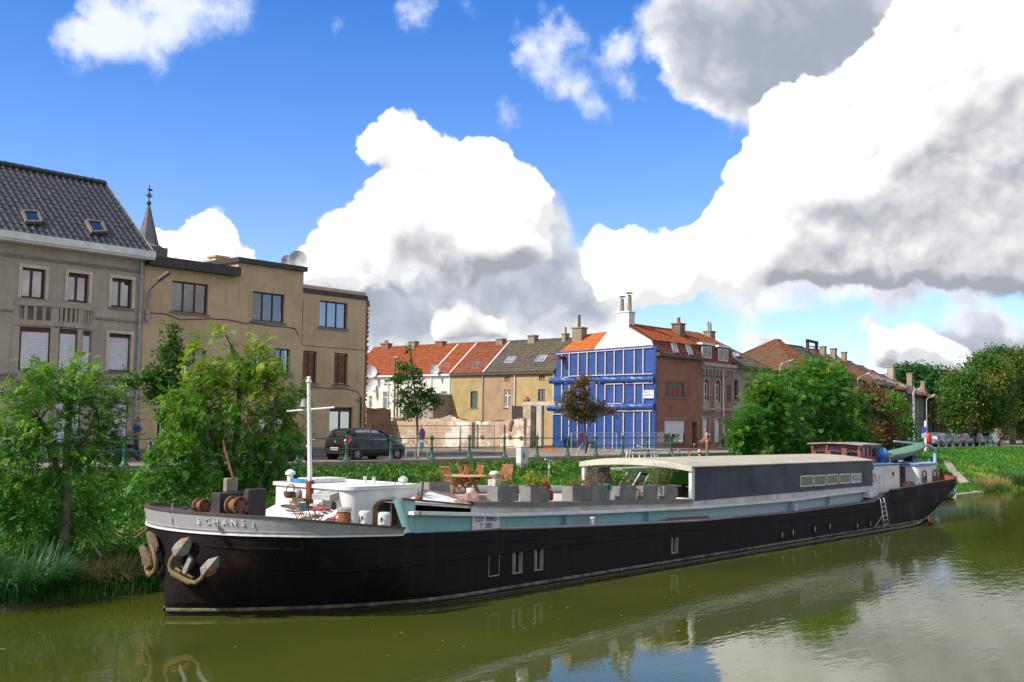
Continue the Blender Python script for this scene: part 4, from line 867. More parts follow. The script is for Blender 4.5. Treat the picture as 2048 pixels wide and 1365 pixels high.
tile_roof(F_,'dormer_cladding',tilemat('tile_darkred',(.19,.055,.03),(.13,.04,.025)),(xe1,WALLY+.05,zfc+.18),(xf1,WALLY+.05,zfc+.18),(xf1,WALLY+.22,zfc+1.6),(xe1,WALLY+.22,zfc+1.6),.2,.3,.01,.03)
for (u0,v0,u1,v1) in ((1405,692,1424,718),(1437.5,697,1457,724)):
    fd=Fac((0,WALLY-.02,0),(1,0,0),(0,-1,0)); rr=fd.rect(u0,v0,u1,v1)
    mb=MB(); fd.box(mb,rr[0]-.12,rr[1]+.12,-1.2,-.26,rr[2]-.1,rr[3]+.12); fd.box(mb,rr[0]-.2,rr[1]+.2,-1.6,.10,rr[3]+.1,rr[3]+.26); d_=mb.build('dormer',M_white,F_)
    w2=window(F_,fd,rr,fm=M_white,bars=(.5,),curtain=1,rec=.02,sill=False)
mb=MB(); xp=PX(1446,800,WALLY-.1); mb.tube([(xp,WALLY-.13,zfc-.1),(xp,WALLY-.13,GZ+1.5)],.07,8); mb.build('downpipe',M_white,F_,smooth=50); mb=MB(); mb.tube([(xp,WALLY-.13,GZ+1.5),(xp,WALLY-.13,GZ)],.075,8); mb.build('pipe_shoe',M_fascia,F_)
ce=P(1364,650,Y=46.3); chimney(E_,(xe1-.05,46.0),.75,.8,zbr+.3,PZ(1364,651,46.0),brickmat('sooty_brick',(.20,.13,.10),(.14,.09,.07),(.22,.18,.14)),[(.05,0,.15,.45)],flash=zbr+.5)
xg1=PX(1542,740,WALLY-.3); G_=thing('end_house','grey rendered end house with brown hipped roof behind the tree','house',((xf1+xg1)/2,WALLY,GZ))
M_gg=mat('taupe_render',(.33,.265,.195),.95,(.28,.225,.17),1.2,bump=.3,bs=25,streak=.35)
zgc=PZ(1500,738,WALLY); rG=[FY.rect(1467,758,1476,800),FY.rect(1467,842,1477,905),FY.rect(1490,765,1499,806),FY.rect(1512,768,1522,810)]
wall(G_,'wall',M_gg,FY,xf1+.005,xg1-.3,GZ,zgc,rG); mb=MB(); mb.box(xg1-.6,xg1-.3,WALLY+.28,51,GZ,zgc); mb.build('side_wall',M_gg,G_)
for k,r in enumerate(rG):
    window(G_,FY,r,bars=(),rails=(.72,) if k!=1 else (),pane=mat('chestnut_door',(.17,.05,.02),.6) if k==1 else None,name='window' if k!=1 else 'door',sill=k!=1,fm=mat('brown_frame',(.10,.055,.035)))
    if k in(0,2,3): archfill(G_,FY,r,M_gg)
Zg=PZ(1455,685,47.6)
tile_roof(G_,'roof',T_gry,(xf1,WALLY-.3,zgc+.1),(xg1,WALLY-.3,zgc+.1),(xg1-3.4,47.6,Zg),(xf1,47.6,Zg),.26,.36); tile_roof(G_,'hip_roof',T_gry,(xg1,WALLY-.3,zgc+.1),(xg1,51.3,zgc+.1),(xg1-3.4,47.6,Zg),(xg1-3.4,47.6,Zg),.26,.36)
ridge_caps(G_,T_gry,(xg1-.1,WALLY-.2,zgc+.2),(xg1-3.4,47.6,Zg+.05)); ridge_caps(G_,T_gry,(xf1,47.6,Zg+.05),(xg1-3.4,47.6,Zg+.05))
mb=MB(); mb.box(xf1,xg1+.05,WALLY-.45,WALLY-.28,zgc-.08,zgc+.1); mb.build('gutter',mat('gutter_brown',(.075,.055,.045)),G_)
chimney(G_,(xf1+1.1,46.8),.8,.7,Zg-1,PZ(1460,671,46.8),M_gb,[(-.2,0,.1,.75),(.2,0,.1,.7)],potm=M_gst,flash=Zg-.7)
mb=MB(); q=[onroof(u,v,(xf1,WALLY-.3,zgc+.1),V((0,-(Zg-zgc),4)).normalized()) for u,v in ((1470,716),(1478,716),(1474,708),(1465,708))]; skylight(G_,q,M_zinc,V((0,-.5,.8)),glass('roof_window_bright',(.42,.45,.48)))
# ---------------------------------------------------------------- long terrace beyond the side street
XH=PX(1590,738,WALLY-.2)
ub=[1594,1648,1690,1726,1757,1783,1806,1826,1846,1862,1877,1893]; xb=[PX(u,780,WALLY) for u in ub]; xb[0]=XH
rowm=[mat('row_render_brown',(.22,.165,.115),.95,(.18,.14,.1),1,streak=.3),brickmat('row_brick_a',(.22,.11,.075),(.17,.085,.06),(.25,.2,.16)),mat('row_render_cream',(.33,.27,.19),.95,(.27,.22,.16),1,streak=.3),mat('row_render_grey',(.23,.19,.155),.95,(.19,.16,.13),1,streak=.3),brickmat('row_brick_b',(.24,.14,.10),(.19,.11,.08),(.26,.21,.17)),mat('row_render_brown',(.22,.165,.115)),mat('row_render_grey',(.23,.19,.155)),mat('row_white',(.50,.47,.44),.9,(.42,.39,.36),1),mat('row_render_tan',(.30,.235,.16),.95,(.25,.2,.14),1,streak=.3),mat('row_render_grey',(.23,.19,.155)),mat('row_render_brown',(.22,.165,.115))]
roofs=[T_mix,T_sl,T_brn,T_brn,T_sl,T_org2,T_sl,T_org2,T_org2,T_brn,T_sl]
lab=['corner house with mottled pantile hipped roof beyond the side street','brown terrace house with slate roof under the steel chimney frame','brown tiled terrace house right of the steel chimney frame','terrace house with brown roof and three small chimneys','terrace house with dark slate roof above the big riverside tree','terrace house with orange brown roof left of the tall pale chimney','grey slate roofed terrace house with the tall pale chimney','white fronted terrace house with rust red roof','tan terrace house with rust red roof and narrow windows','grey terrace house with brown roof, second from the far end','last brown terrace house at the far end by the avenue trees']
for i in range(11):
    x0,x1=xb[i],xb[i+1]; ze=PZ(ub[i]+4,[744,752,758.5,765,771.5,779,786,791,795.5,799,801.5][i],WALLY); zr_=ze+(PZ(1552,680,48.6)-PZ(1594,738,WALLY) if i==0 else 2.75); zr_=PZ([1552,1650,1700,1735,1760,1785,1808,1828,1846,1858,1868][i],[681,702,711,722,732,741,750,758,766,772,780][i],48.4)
    t=thing('terrace_house',lab[i],'house',((x0+x1)/2,WALLY,GZ),'terrace houses beyond the side street'); n=max(2,int((x1-x0)/1.55)); rs=[]
    for k in range(n):
        a=x0+(x1-x0)*(k+.5)/n
        rs+= [(a-.36,a+.36,ze-2.5,ze-.75),(a-.36,a+.36,GZ+(.15 if k==0 else .95),GZ+2.75)]
    if i==7: wallm=rowm[i]
    wall(t,'wall',rowm[i],FY,x0+.004,x1-.004,GZ,ze,rs)
    for k,r in enumerate(rs): window(t,FY,r,fm=M_white if (i+k//2)%3 else M_maroon,bars=() if i>5 else (.5,),rails=(.7,),fw=.07,shutter=0)
    tw,tl=(.28,.38) if i<6 else (.34,.5); Lx=x0
    if i==0:
        xa=P(1552,681,Y=48.4).x
        tile_roof(t,'hip_roof',T_mix,(x0-.2,53.2,ze),(x0-.2,WALLY-.3,ze),(xa,48.4,zr_),(xa,48.4,zr_),.28,.36); ridge_caps(t,T_mix,(x0-.2,WALLY-.3,ze+.1),(xa,48.4,zr_+.05)); ridge_caps(t,T_mix,(x0-.2,53.2,ze+.1),(xa,48.4,zr_+.05))
        mb=MB(); mb.box(x0,x0+.28,WALLY+.29,53,GZ,ze-.02); mb.build('side_wall',rowm[i],t); Lx=xa; tile_roof(t,'roof',T_org2,(x0-.2,WALLY-.3,ze),(x1,WALLY-.3,ze),(x1,48.4,zr_),(xa,48.4,zr_),tw,tl)
    else: tile_roof(t,'roof',roofs[i],(x0,WALLY-.3,ze),(x1,WALLY-.3,ze),(x1,48.4,zr_),(x0,48.4,zr_),tw,tl)
    mb=MB(); mb.prism([(Lx,48.4,zr_-.02),(x1,48.4,zr_-.02),(x1,53,ze),(x0,53,ze)],(0,0,-.12)); mb.box(x0+.3,x1,52.6,52.9,GZ,ze-.1); mb.build('rear_roof',roofs[i],t)
    ridge_caps(t,roofs[i],(Lx,48.4,zr_+.04),(x1,48.4,zr_+.04)); mb=MB(); mb.box(x0,x1,WALLY-.45,WALLY-.28,ze-.12,ze+.06); mb.build('gutter',M_fascia if i%3 else M_zinc,t)
    if i in (4,5,6,8): # roof windows and pale flashings
        Nf=V((0,-(zr_-ze),4.7)).normalized(); up_=V((0,4.7,zr_-ze)).normalized()
        for k in range(2): b0=V((x0+1.0+k*1.6,WALLY-.3,ze))+up_*1.1; skylight(t,[b0,b0+V((.75,0,0)),b0+V((.75,0,0))+up_*1.3,b0+up_*1.3],M_rw,Nf,glass('roof_window_mid',(.20,.21,.23),.2))
    cpx={1:[],2:[(1646,695,.8)],3:[(1667,699,.8),(1688,706,.7)],6:[(1782,735,1.1)],8:[(1820,748,.9)],9:[(1846,764,.7)]}.get(i,[])
    for (u,v,w) in cpx:
        p=P(u,v,Y=47.6); chimney(t,(p.x,47.6),w*.6,w*.7,zr_-1.2,p.z,M_gb if i!=6 else mat('pale_chimney',(.36,.32,.22),.9,(.28,.25,.18),2))
fs=thing('chimney_frame','dark red steel portal frame standing on a terrace roof','steel frame',(PX(1624,700,47.5),47.5,12))
mb=MB(); yy=47.3; zt=PZ(1624,681,yy)
for u in (1615,1633): x=PX(u,700,yy); mb.box(x-.13,x+.13,yy-.13,yy+.13,PZ(1624,735,yy),PZ(u,680+(u-1615)*.22,yy))
mb.beam(P(1613,681,Y=yy),P(1635,686,Y=yy),.22,.25); mb.beam(P(1615,693,Y=yy),P(1633,694,Y=yy),.1,.1); mb.build('frame',mat('dark_red_steel',(.065,.022,.02),.6),fs)
xr=PX(1811,820,WALLY); mb=MB(); mb.box(xr-.7,xr+.9,WALLY-.03,WALLY-.004,GZ,PZ(1811,795,WALLY)); o=mb.build('red_front',mat('red_paint',(.26,.025,.03),.7,(.2,.02,.025),2),None); o.parent=bpy.data.objects['terrace_house.012'] if 'terrace_house.012' in bpy.data.objects else None
if o.parent: o.location=-o.parent.location
# ---------------------------------------------------------------- the barge
def proj(p):
    q=np.array(p)-np.array([0,0,CAMH]); return CX+FPX*(q@RT)/(q@FW), CY-FPX*(q@UP)/(q@FW)
def onplane(u,v,O,N):
    d=V(rayd(u,v)); o=V((0,0,CAMH)); return o+d*((V(O)-o).dot(V(N))/d.dot(V(N)))
YC,HB=22.3,3.3; XS0,XE=14.3,62.4
itp=lambda pts: (lambda x: float(np.interp(x,[p[0] for p in pts],[p[1] for p in pts])))
zG=itp([(13,1.92),(14.2,1.92),(15.3,1.91),(16.8,1.86),(18.3,1.78),(18.8,1.78),(22,1.67),(26,1.5),(32,1.3),(38.9,1.21),(47.4,1.27),(47.75,1.30),(48.2,1.66),(50,1.72),(52,1.84),(58,1.92),(66,1.98)])
zBul=itp([(13,2.34),(14.5,2.34),(15.35,2.29),(16.8,2.12),(18.4,1.93),(19,1.85)])
def bow(t,z):
    s=min(1,max(0,z/1.7))**.8; xs=14.18+.12*min(z,2.5)/2.5 if z>=0 else 14.18-.25*z; L_=7.0*(1-s)+2.8*s
    f=(1-(1-t)**1.85)*(1-s)+math.sqrt(max(0,1-(1-t)**2))*s
    return xs+L_*t,HB*f
def stern(t,z):   # t=0 at the tip
    s=min(1,max(0,z/1.6))**.75; xt=59.5*(1-s)+XE*s; L_=9.5*(1-s)+7.0*s
    f=(1-(1-t)**2.1)*(1-s)+math.sqrt(max(0,1-(1-t)**2.2))*s
    return xt-L_*t,HB*f
TB=[(i/16)**1.8 for i in range(17)]
XM=[float(x) for x in np.arange(22.0,50.1,1.0)]
def station(k,z_of):
    """k indexes bow, mid, stern; z_of(X) gives height there"""
    if k<17:
        x,w=bow(TB[k],z_of(XS0+3.2*TB[k])); z=z_of(x); x,w=bow(TB[k],z); return x,w,z_of(x)
    k-=17
    if k<len(XM): return XM[k],HB,z_of(XM[k])
    k=16-(k-len(XM)); x,w=stern(TB[k],z_of(XE-7.0*TB[k])); x,w=stern(TB[k],z_of(x)); return x,w,z_of(x)
NS=17+len(XM)+17
def strip(z0f,z1f,n=1,side=-1,ks=None,off=0,off1=None):
    rows=[]; off1=off if off1 is None else off1
    for j in range(n+1):
        r=j/n; rw=[]
        for k in (ks or range(NS)):
            x,w,z=station(k,lambda X:z0f(X)+(z1f(X)-z0f(X))*r); rw.append(V((x,YC+side*(w+off+(off1-off)*r),z)))
        rows.append(rw)
    return rows
BG=thing('barge','long black hulled former cargo barge with teal coaming and dark deckhouse, moored along the bank','barge',(39,YC,0))
M_hull=mat('hull_black',(.0085,.0060,.0068),.66,(.014,.0095,.0095),.9,bump=.25,bs=14,spec=.14,streak=.55,grime=(.034,.022,.017),patch=((.045,.022,.014),.45,.60,.78))
M_grey=mat('bulwark_grey',(.34,.33,.335),.5,(.29,.285,.29),1.6,bump=.15,bs=10,streak=.35,grime=(.23,.17,.12))
M_teal0=mat('coaming_teal0',(.19,.44,.415),.55,(.25,.46,.45),.8,bump=.1,streak=.5,grime=(.17,.22,.22),patch=((.30,.38,.40),.35,.5,.75))
def tealmat():
    # turquoise paint forward, chalked to pale blue grey further aft
    m=M_teal0; T=NT(m.node_tree); B=T.n['Principled BSDF']; l=B.inputs['Base Color'].links[0]; src=l.from_socket; g=T.new('ShaderNodeNewGeometry'); s=T.new('ShaderNodeSeparateXYZ'); T.link(g.outputs['Position'],s.inputs[0]); n=T.noise(g.outputs['Position'],.5,3,.6)
    T.link(T.mix(T.mrange(T.math('ADD',s.outputs[0],T.math('MULTIPLY',n.outputs[0],6)),30,41,0,.85),src,(.36,.43,.455)),B.inputs['Base Color']); return m
M_teal=tealmat()
M_bw=mat('boat_white',(.70,.69,.66),.55,(.60,.59,.56),1.5,streak=.3,grime=(.36,.31,.25))
M_rust=mat('rust',(.20,.075,.03),.85,(.10,.045,.022),7,bump=.5,bs=40); M_cap=mat('cap_rail',(.055,.040,.034),.65,(.10,.05,.03),4,bump=.2)
c_=lambda v:(lambda X:v)
mb=MB(); mid=set(range(17,17+len(XM))); kb=list(range(0,18)); ke=list(range(17+len(XM)-1,NS))
for side in (-1,1):
    mb.grid(strip(c_(-.7),c_(.3),3,side))
    if side==1: mb.grid(strip(c_(.3),c_(1.15),3,side))
    else: mb.grid(strip(c_(.3),c_(1.15),3,side,kb)); mb.grid(strip(c_(.3),c_(1.15),3,side,ke))
    mb.grid(strip(c_(1.15),zG,2,side))
hull=mb.build('hull',M_hull,BG,smooth=True,fix=False)
FH=Fac((0,YC-HB,0),(1,0,0),(0,-1,0))
hw=[FH.rect(977,1109,998.5,1152),FH.rect(1025,1103,1044.5,1147),FH.rect(1069,1099,1086,1141),FH.rect(1342.5,1076,1356,1107)]
hw=[(a,b,max(c,.34),min(d,1.12)) for a,b,c,d in hw]
wall(hull,'side_plating',M_hull,FH,XM[0],XM[-1],.3,1.15,hw,th=.18)
G_hull=glass('hull_glass',(.012,.01,.01),.08)
for r in hw:
    mb=MB(); e=.012; d0=-.15; fw=.07
    FH.box(mb,r[1]-e-.01,r[1]-e,d0,.012,r[2]+e,r[3]-e); FH.box(mb,r[0]+e,r[1]-e,d0,.012,r[2]+e,r[2]+e+.02); FH.box(mb,r[0]+e,r[0]+e+.015,d0,.004,r[2]+e,r[3]-e)
    m_=r[0]+(r[1]-r[0])*.38; FH.box(mb,m_-.022,m_+.022,-.09,-.05,r[2]+.03,r[3]-e)
    w=mb.build('window',mat('hull_frame',(.36,.35,.33),.6,(.25,.23,.2),4),hull); mb=MB(); FH.box(mb,r[0]+e,r[1]-e-.012,-.14,-.12,r[2]+e+.022,r[3]-e); mb.build('pane',M_dark,w)
for (u,v) in ((1562,1070),(1584,1065),(1628,1058),(1658,1053),(1713,1052),(1739,1047)):
    a,z=FH.hit(u,v); mb=MB(); mb.lathe(FH.pt(a,.001,z),[(.16,0),(.175,-.02),(.15,-.03),(.135,-.01)],16,'y',False); w=mb.build('porthole',M_hull,hull,smooth=40); mb=MB(); mb.grid([[FH.pt(a+(.135-.06*k_*math.cos(q_))*math.cos(q_),.012+.002*k_,z+.135*math.sin(q_)) for q_ in np.linspace(-1.5,.9,9)] for k_ in (0,1)]); mb.build('lit_reveal',M_bw,w,fix=False); mb=MB(); mb.lathe(FH.pt(a,.0,z),[(.01,-.008),(.138,-.008)],16,'y',False); mb.build('pane',M_dark,w)  # flat white crescent standing in for the sunlit edge of each recess
# rubbing strakes, waterline shelf with algae, plate seams with rivets
def strake(zf,r,name,m,side=-1,off=.02,ks=None,flat=1.0,n=6):
    pts=strip(zf,zf,1,side,ks,off)[0]; rows=[]
    for i,p in enumerate(pts):
        d=(pts[min(i+1,len(pts)-1)]-pts[max(i-1,0)]).normalized(); a=V((d.y,-d.x,0)).normalized()
        rows.append([p+a*r*flat*math.cos(2*math.pi*k/n)+V((0,0,r*math.sin(2*math.pi*k/n))) for k in range(n)])
    mb=MB(); mb.grid(rows,True); return mb.build(name,m,hull,smooth=True,fix=False)
M_alg=mat('waterline_growth',(.17,.145,.10),.9,(.07,.065,.03),4,bump=.6,bs=16,patch=((.05,.045,.03),1.2,.5,.62))
for s in (-1,1): strake(c_(.13),.055,'waterline_strake',M_alg,s,.03)
strake(c_(.02),.05,'lower_strake',mat('wet_black',(.012,.014,.010),.3),-1,.0)
mb=MB(); pts=strip(c_(1.05),c_(1.05),1,-1,list(range(8,26)),.012)[0]; mb.tube(pts,.018,5); pts=strip(lambda X:zG(X)-.28,lambda X:zG(X)-.28,1,-1,list(range(3,NS-1)),.004)[0]; mb.tube(pts,.012,4); pts=strip(lambda X:zG(X)-.55,lambda X:zG(X)-.55,1,-1,list(range(NS-19,NS-3)),.012)[0]; mb.tube(pts,.018,5); mb.build('plate_seam',M_hull,hull,smooth=True,fix=False)
mb=MB(); 
for k,zz in ((4.4,None),(9,None),(11.2,None)):
    for j in range(14):
        t=TB[int(k)]; z=.2+j*.13; x,w=bow(t,z); mb.lathe((x,YC-w-.004,z),[(.022,.0),(.016,-.014),(.004,-.018)],6,'y')
mb.build('rivet_row',M_hull,hull,fix=False)
# grey bulwark round the bow with raised name
kbul=[k for k in range(17) if station(k,zG)[0]<18.35]
def bulpts(z_f,off): 
    L_=[];
    for side in (1,-1):
        ps=[]
        for k in range(17):
            x,w=bow(TB[k],1.95); 
            if x>18.4: break
            ps.append((x,w))
        xs_=[17.6,18.0,18.4]; ps=[p for p in ps if p[0]<17.3]+[(x,HB) for x in xs_]
        if side==1: ps=ps[::-1]
        else: ps=ps[1:]
        for x,w in ps: L_.append((x,w,side))
    out=[]
    for i,(x,w,s) in enumerate(L_):
        p0=L_[max(0,i-1)];p1=L_[min(len(L_)-1,i+1)]; d=V((p1[0]-p0[0],p1[2]*p1[1]-p0[2]*p0[1],0)).normalized(); n=V((d.y,-d.x,0)); n=n if n.dot(V((x-20,s*w,0)))>0 else -n
        out.append(V((x,YC+s*w,z_f(x)))+n*off)
    return out
mb=MB(); mb.grid([bulpts(lambda x:zG(x)-.02,.0),bulpts(lambda x:(zG(x)+zBul(x))/2,.045),bulpts(zBul,.09)]); mb.grid([bulpts(zBul,.05),bulpts(lambda x:zG(x)-.15,-.06)])
bul=mb.build('bulwark',M_grey,BG,smooth=True,fix=False)
def ribbon(off0,off1,zf,th,name,m,par,smooth=False):
    mb=MB(); a=bulpts(zf,off0); b=bulpts(zf,off1); u_=V((0,0,th)); mb.grid([a,b,[p+u_ for p in b],[p+u_ for p in a],a]); return mb.build(name,m,par,fix=False)
ribbon(-.02,.11,zBul,.045,'cap_rail',M_cap,bul); ribbon(-.01,.05,lambda x:zG(x)-.01,.035,'white_strake',M_bw,bul); ribbon(-.01,.045,lambda x:zG(x)+.075,.02,'rivet_strip',M_grey,bul)
plan=bulpts(lambda x:2.28,.068)
def bulpoint(u,zmid,far=False):
    pts=[V((p.x,p.y,zmid)) for p in plan if (p.y>YC+.3)==far]; best=None
    for i in range(len(pts)-1):
        for t in np.linspace(0,1,12):
            p=pts[i]*(1-t)+pts[i+1]*t; e=abs(proj(p)[0]-u)
            if best is None or e<best[0]: d=(pts[i+1]-pts[i]).normalized(); best=(e,p,d)
    return best[1],best[2]
M_let=mat('raised_letter',(.60,.59,.59),.5)
for ch,u,zz,m in [*zip('SCHANS',(396.5,415,433,450,468,485),(2.19,)*6,(M_let,)*6),('I',507,2.14,M_let),('S',307,2.16,mat('black_letter',(.02,.02,.02),.6))]:
    p,d=bulpoint(u,zz,u<320); n=V((d.y,-d.x,0)); n=n if n.dot(V((p.x-20,p.y-YC,0)))>0 else -n
    xd=d if d.cross(V((0,0,1))).dot(n)>0 else -d
    o=letters(ch,bul,p+n*.012,xd,(0,0,1),.19 if u>310 else .30,m,ext=.006,name='letter')
    if u>500: o2=MB()
mb=MB(); pp=P(345,1035,Z=2.3); p,d=bulpoint(345,2.3); mb.beam(p+V((0,0,-.24)),p+V((0,0,.24)),.02,.02); mb.build('plate_seam',M_grey,bul)
def hullpoint(u,v,far=False):
    best=None
    for zz in np.linspace(.2,1.9,35):
        for t in np.linspace(0,.6,61):
            x,w=bow(t,zz); p=V((x,YC+(w if far else -w),zz)); q=proj(p); e=(q[0]-u)**2+(q[1]-v)**2
            if best is None or e<best[0]: x2,w2=bow(t+.02,zz); best=(e,p,V((x2-x,(w2-w)*(1 if far else -1),0)).normalized())
    p,d=best[1],best[2]; n=V((d.y,-d.x,0)); n=n if n.dot(V((p.x-20,p.y-YC,0)))>0 else -n
    return p,n
# decks
M_deck=mat('deck_grey',(.20,.16,.13),.85,(.13,.10,.085),2,bump=.2)
def deckpts(zf): 
    nr=[V(p) for p in strip(zf,zf,1,-1)[0]]; fr=[V(p) for p in strip(zf,zf,1,1)[0]]; return nr,fr
nr,fr=deckpts(lambda X:1.70 if X<18.8 else (zG(X)-.03 if X<47.5 else 1.5))
for L_ in (nr,fr):
    for p in L_: p.y=YC+(p.y-YC)*(.985 if p.x>19 else .96); p.x+=.05 if p.x<16 else 0
mb=MB(); mb.grid([nr,fr]); mb.build('deck',M_deck,BG,fix=False)
mb=MB(); mb.grid(strip(lambda X:1.5,zG,1,-1,[k for k in range(17+len(XM)-3,NS)],-.10)+[]); mb.grid(strip(lambda X:1.5,zG,1,1,[k for k in range(17+len(XM)-3,NS)],-.10)); mb.build('stern_bulwark_inside',mat('red_lead',(.34,.06,.025),.7,(.25,.05,.025),3),BG,fix=False)
ks_=[k for k in range(NS) if station(k,zG)[0]>48.0]
for s in (-1,1):
    r0=strip(lambda X:zG(X)+.0,lambda X:zG(X)+.0,1,s,ks_,.03)[0]; r1=strip(lambda X:zG(X),lambda X:zG(X),1,s,ks_,-.09)[0]; u_=V((0,0,.05)); mb=MB(); mb.grid([r0,r1,[p+u_ for p in r1],[p+u_ for p in r0],r0]); mb.build('stern_cap_rail',M_cap,BG,fix=False)
rs=[k for k in range(NS) if 18.3<station(k,zG)[0]<48.2]
for s in (-1,1):
    r0=strip(zG,zG,1,s,rs,.015)[0]; r1=strip(zG,zG,1,s,rs,-.12)[0]; u_=V((0,0,.04)); mb=MB(); mb.grid([r0,r1,[p+u_ for p in r1],[p+u_ for p in r0],r0]); mb.build('gunwale_bar',mat('gunwale_mauve',(.13,.095,.10),.6,(.20,.16,.16),2),BG,fix=False)
mb=MB(); mb.lathe((61.6,YC-1.2,1.9),[(.06,0),(.06,.35),(.09,.36),(.02,.42)],8); mb.build('bollard',M_hull,BG)
# coaming along the hold
YN,YF=19.65,24.95
zL=itp([(19.0,2.22),(19.3,2.18),(22.5,1.96),(26.7,1.81),(33,1.645),(40,1.59),(49,1.72)]); zD=itp([(19,2.50),(21.6,2.40),(24.9,2.22),(26.9,2.18),(32.8,1.97),(40,1.93),(48.5,1.90)])
xs_=[19.45+i*.7 for i in range(42)]+[48.6]
for (y,s) in ((YN,-1),(YF,1)):
    mb=MB(); mb.grid([[ (x,y,zG(x)-.05) for x in xs_],[(x,y,zL(x)) for x in xs_]])
    if s==-1: # rounded front corner with a raked leading edge
        rows=[]
        for t in range(9):
            a=math.pi/2*t/8; rows.append([(19.42-.12*math.sin(a)-.40*(zz),YN+.22-.22*math.cos(a),1.72+.82*zz) for zz in (0,.35,.7,1)])
        mb.grid(rows)
        mb.grid([[(19.42-.40*zz,YN,1.72+.82*zz) for zz in (0,.35,.7,1)],[(19.46,YN,1.72+.82*zz) for zz in (0,.35,.7,1)]])
        rows=[rows[-1],[(a[0]+.95,20.79,a[2]) for a in rows[-1]]]; mb.grid(rows)
    co=mb.build('side_coaming',M_teal,BG,smooth=40,fix=False)
    mb=MB(); y0,y1=(y-.22,y+.0) if s==-1 else (y,y+.2)
    xq=[x for x in xs_ if x>=19.4]; rows=[[(x,yy,zL(x)+dz) for x in xq] for yy,dz in ((y0,0),(y1,0),(y1,.085),(y0,.085),(y0,0))]; mb.grid(rows); s==-1 and mb.box(19.2,19.41,y0,y1,zL(19.3),zL(19.3)+.085); mb.build('coaming_ledge',M_bw,co,smooth=False)
    mb=MB(); yy=y+.02*(-s); mb.grid([[(x,yy,zL(x)+.08) for x in xs_ if x>21.4],[(x,yy,zD(x)-.12 if x<32.7 else zD(x)+.03) for x in xs_ if x>21.4]]); mb.build('upper_coaming',mat('weathered_board',(.56,.54,.50),.85,(.42,.40,.35),1.3,bump=.4,bs=20,streak=.5,grime=(.22,.20,.17)),co,fix=False)
    mb=MB(); y2,y3=(y-.06,y+.3) if s==-1 else (y-.3,y+.06); xr=[x for x in xs_ if 21.4<x<33]; rows=[[(x,a,zD(x)+b) for x in xr] for a,b in ((y2,-.125),(y2,0),(y3,0),(y3,-.125),(y2,-.125))]; mb.grid(rows); mb.build('deck_edge',mat('edge_grey',(.15,.135,.12),.85,(.20,.18,.16),2,bump=.2),co,fix=False)
mb=MB(); mb.grid([[(x,y,zD(x)-.06) for x in [19.3]+xs_] for y in (YN+.25,YF-.25)]); mb.build('hatch_deck',mat('deck_pale',(.50,.46,.40),.8,(.40,.36,.31),1.5,streak=.2),BG,fix=False)
mb=MB(); mb.grid([[(x,YF-.05,zD(x)-.05) for x in xs_ if x<33.5],[(x,YF-.05,zD(x)+.20) for x in xs_ if x<33.5]]); mb.grid([[(x,YF-.05,zD(x)+.20) for x in xs_ if x<33.5],[(x,YF+.1,zD(x)+.20) for x in xs_ if x<33.5]]); mb.build('far_wash_board',M_bw,BG,fix=False)
for u in (1127,1292,1580,1655): # stanchion brackets under the ledge
    x=PX(u+2,1040,YN-.1); mb=MB(); z0,z1=zG(x)+.02,zL(x); mb.prism([(x,YN-.002,z0),(x,YN-.16,z0),(x,YN-.20,z1),(x,YN-.002,z1)],(.035,0,0)); mb.build('stanchion',M_teal,BG)
mb=MB(); mb.box(PX(1336,1040,19.3),PX(1418,1040,19.3),19.1,19.12,zG(31),zG(31)+.01); 
p=[P(1336,1046,Y=19.06),P(1424,1041,Y=19.06),P(1416,1032,Y=19.5),P(1334,1037,Y=19.5)]; mb.prism(p,(0,.02,-.02)); mb.build('hatch_flap',mat('flap_maroon',(.14,.065,.055),.7,(.10,.045,.04),3),BG)
for u,v in ((1182,1044),(1586,1005),):
    pass
pl=[FH]; Fc=Fac((0,YN,0),(1,0,0),(0,-1,0)); r=Fc.rect(943,1032,997.5,1057)
mb=MB(); Fc.box(mb,r[0],r[1],.012,.03,r[2],r[3]); npl=mb.build('name_plate',M_bw,BG,bevel=.005)
wpl=r[1]-r[0]; hpl=r[3]-r[2]; M_blk=mat('black_letter',(.02,.02,.02)); tilt=V((1,0,-.045))
letters('L51',npl,Fc.pt((r[0]+r[1])/2-.27,.034,r[2]+hpl*.73),tilt,(0.0,0,1),hpl*.50,M_blk,name='lettering'); letters('B665',npl,Fc.pt((r[0]+r[1])/2+.23,.034,r[2]+hpl*.71),tilt,(0.0,0,1),hpl*.50,M_blk,name='lettering'); letters('585',npl,Fc.pt((r[0]+r[1])/2+.10,.034,r[2]+hpl*.26),tilt,(0,0,1),hpl*.46,M_blk,name='lettering'); letters('T',npl,Fc.pt((r[0]+r[1])/2-.20,.034,r[2]+hpl*.27),tilt,(0,0,1),hpl*.46,M_blk,name='lettering')
for u in (1184,1592):
    p=P(u,1048 if u<1300 else 1008,Y=19.35); mb=MB(); mb.lathe((p.x,19.35,zG(p.x)),[(.07,0),(.07,.2),(.10,.21),(.10,.24),(.02,.25)],10); mb.build('air_pipe',M_bw,BG,smooth=40)
p=P(1742,968,Y=19.5); mb=MB(); mb.box(p.x-.6,p.x+.3,19.3,YN-.01,zG(p.x),zG(p.x)+.38); mb.build('locker',M_bw,BG,bevel=.01)
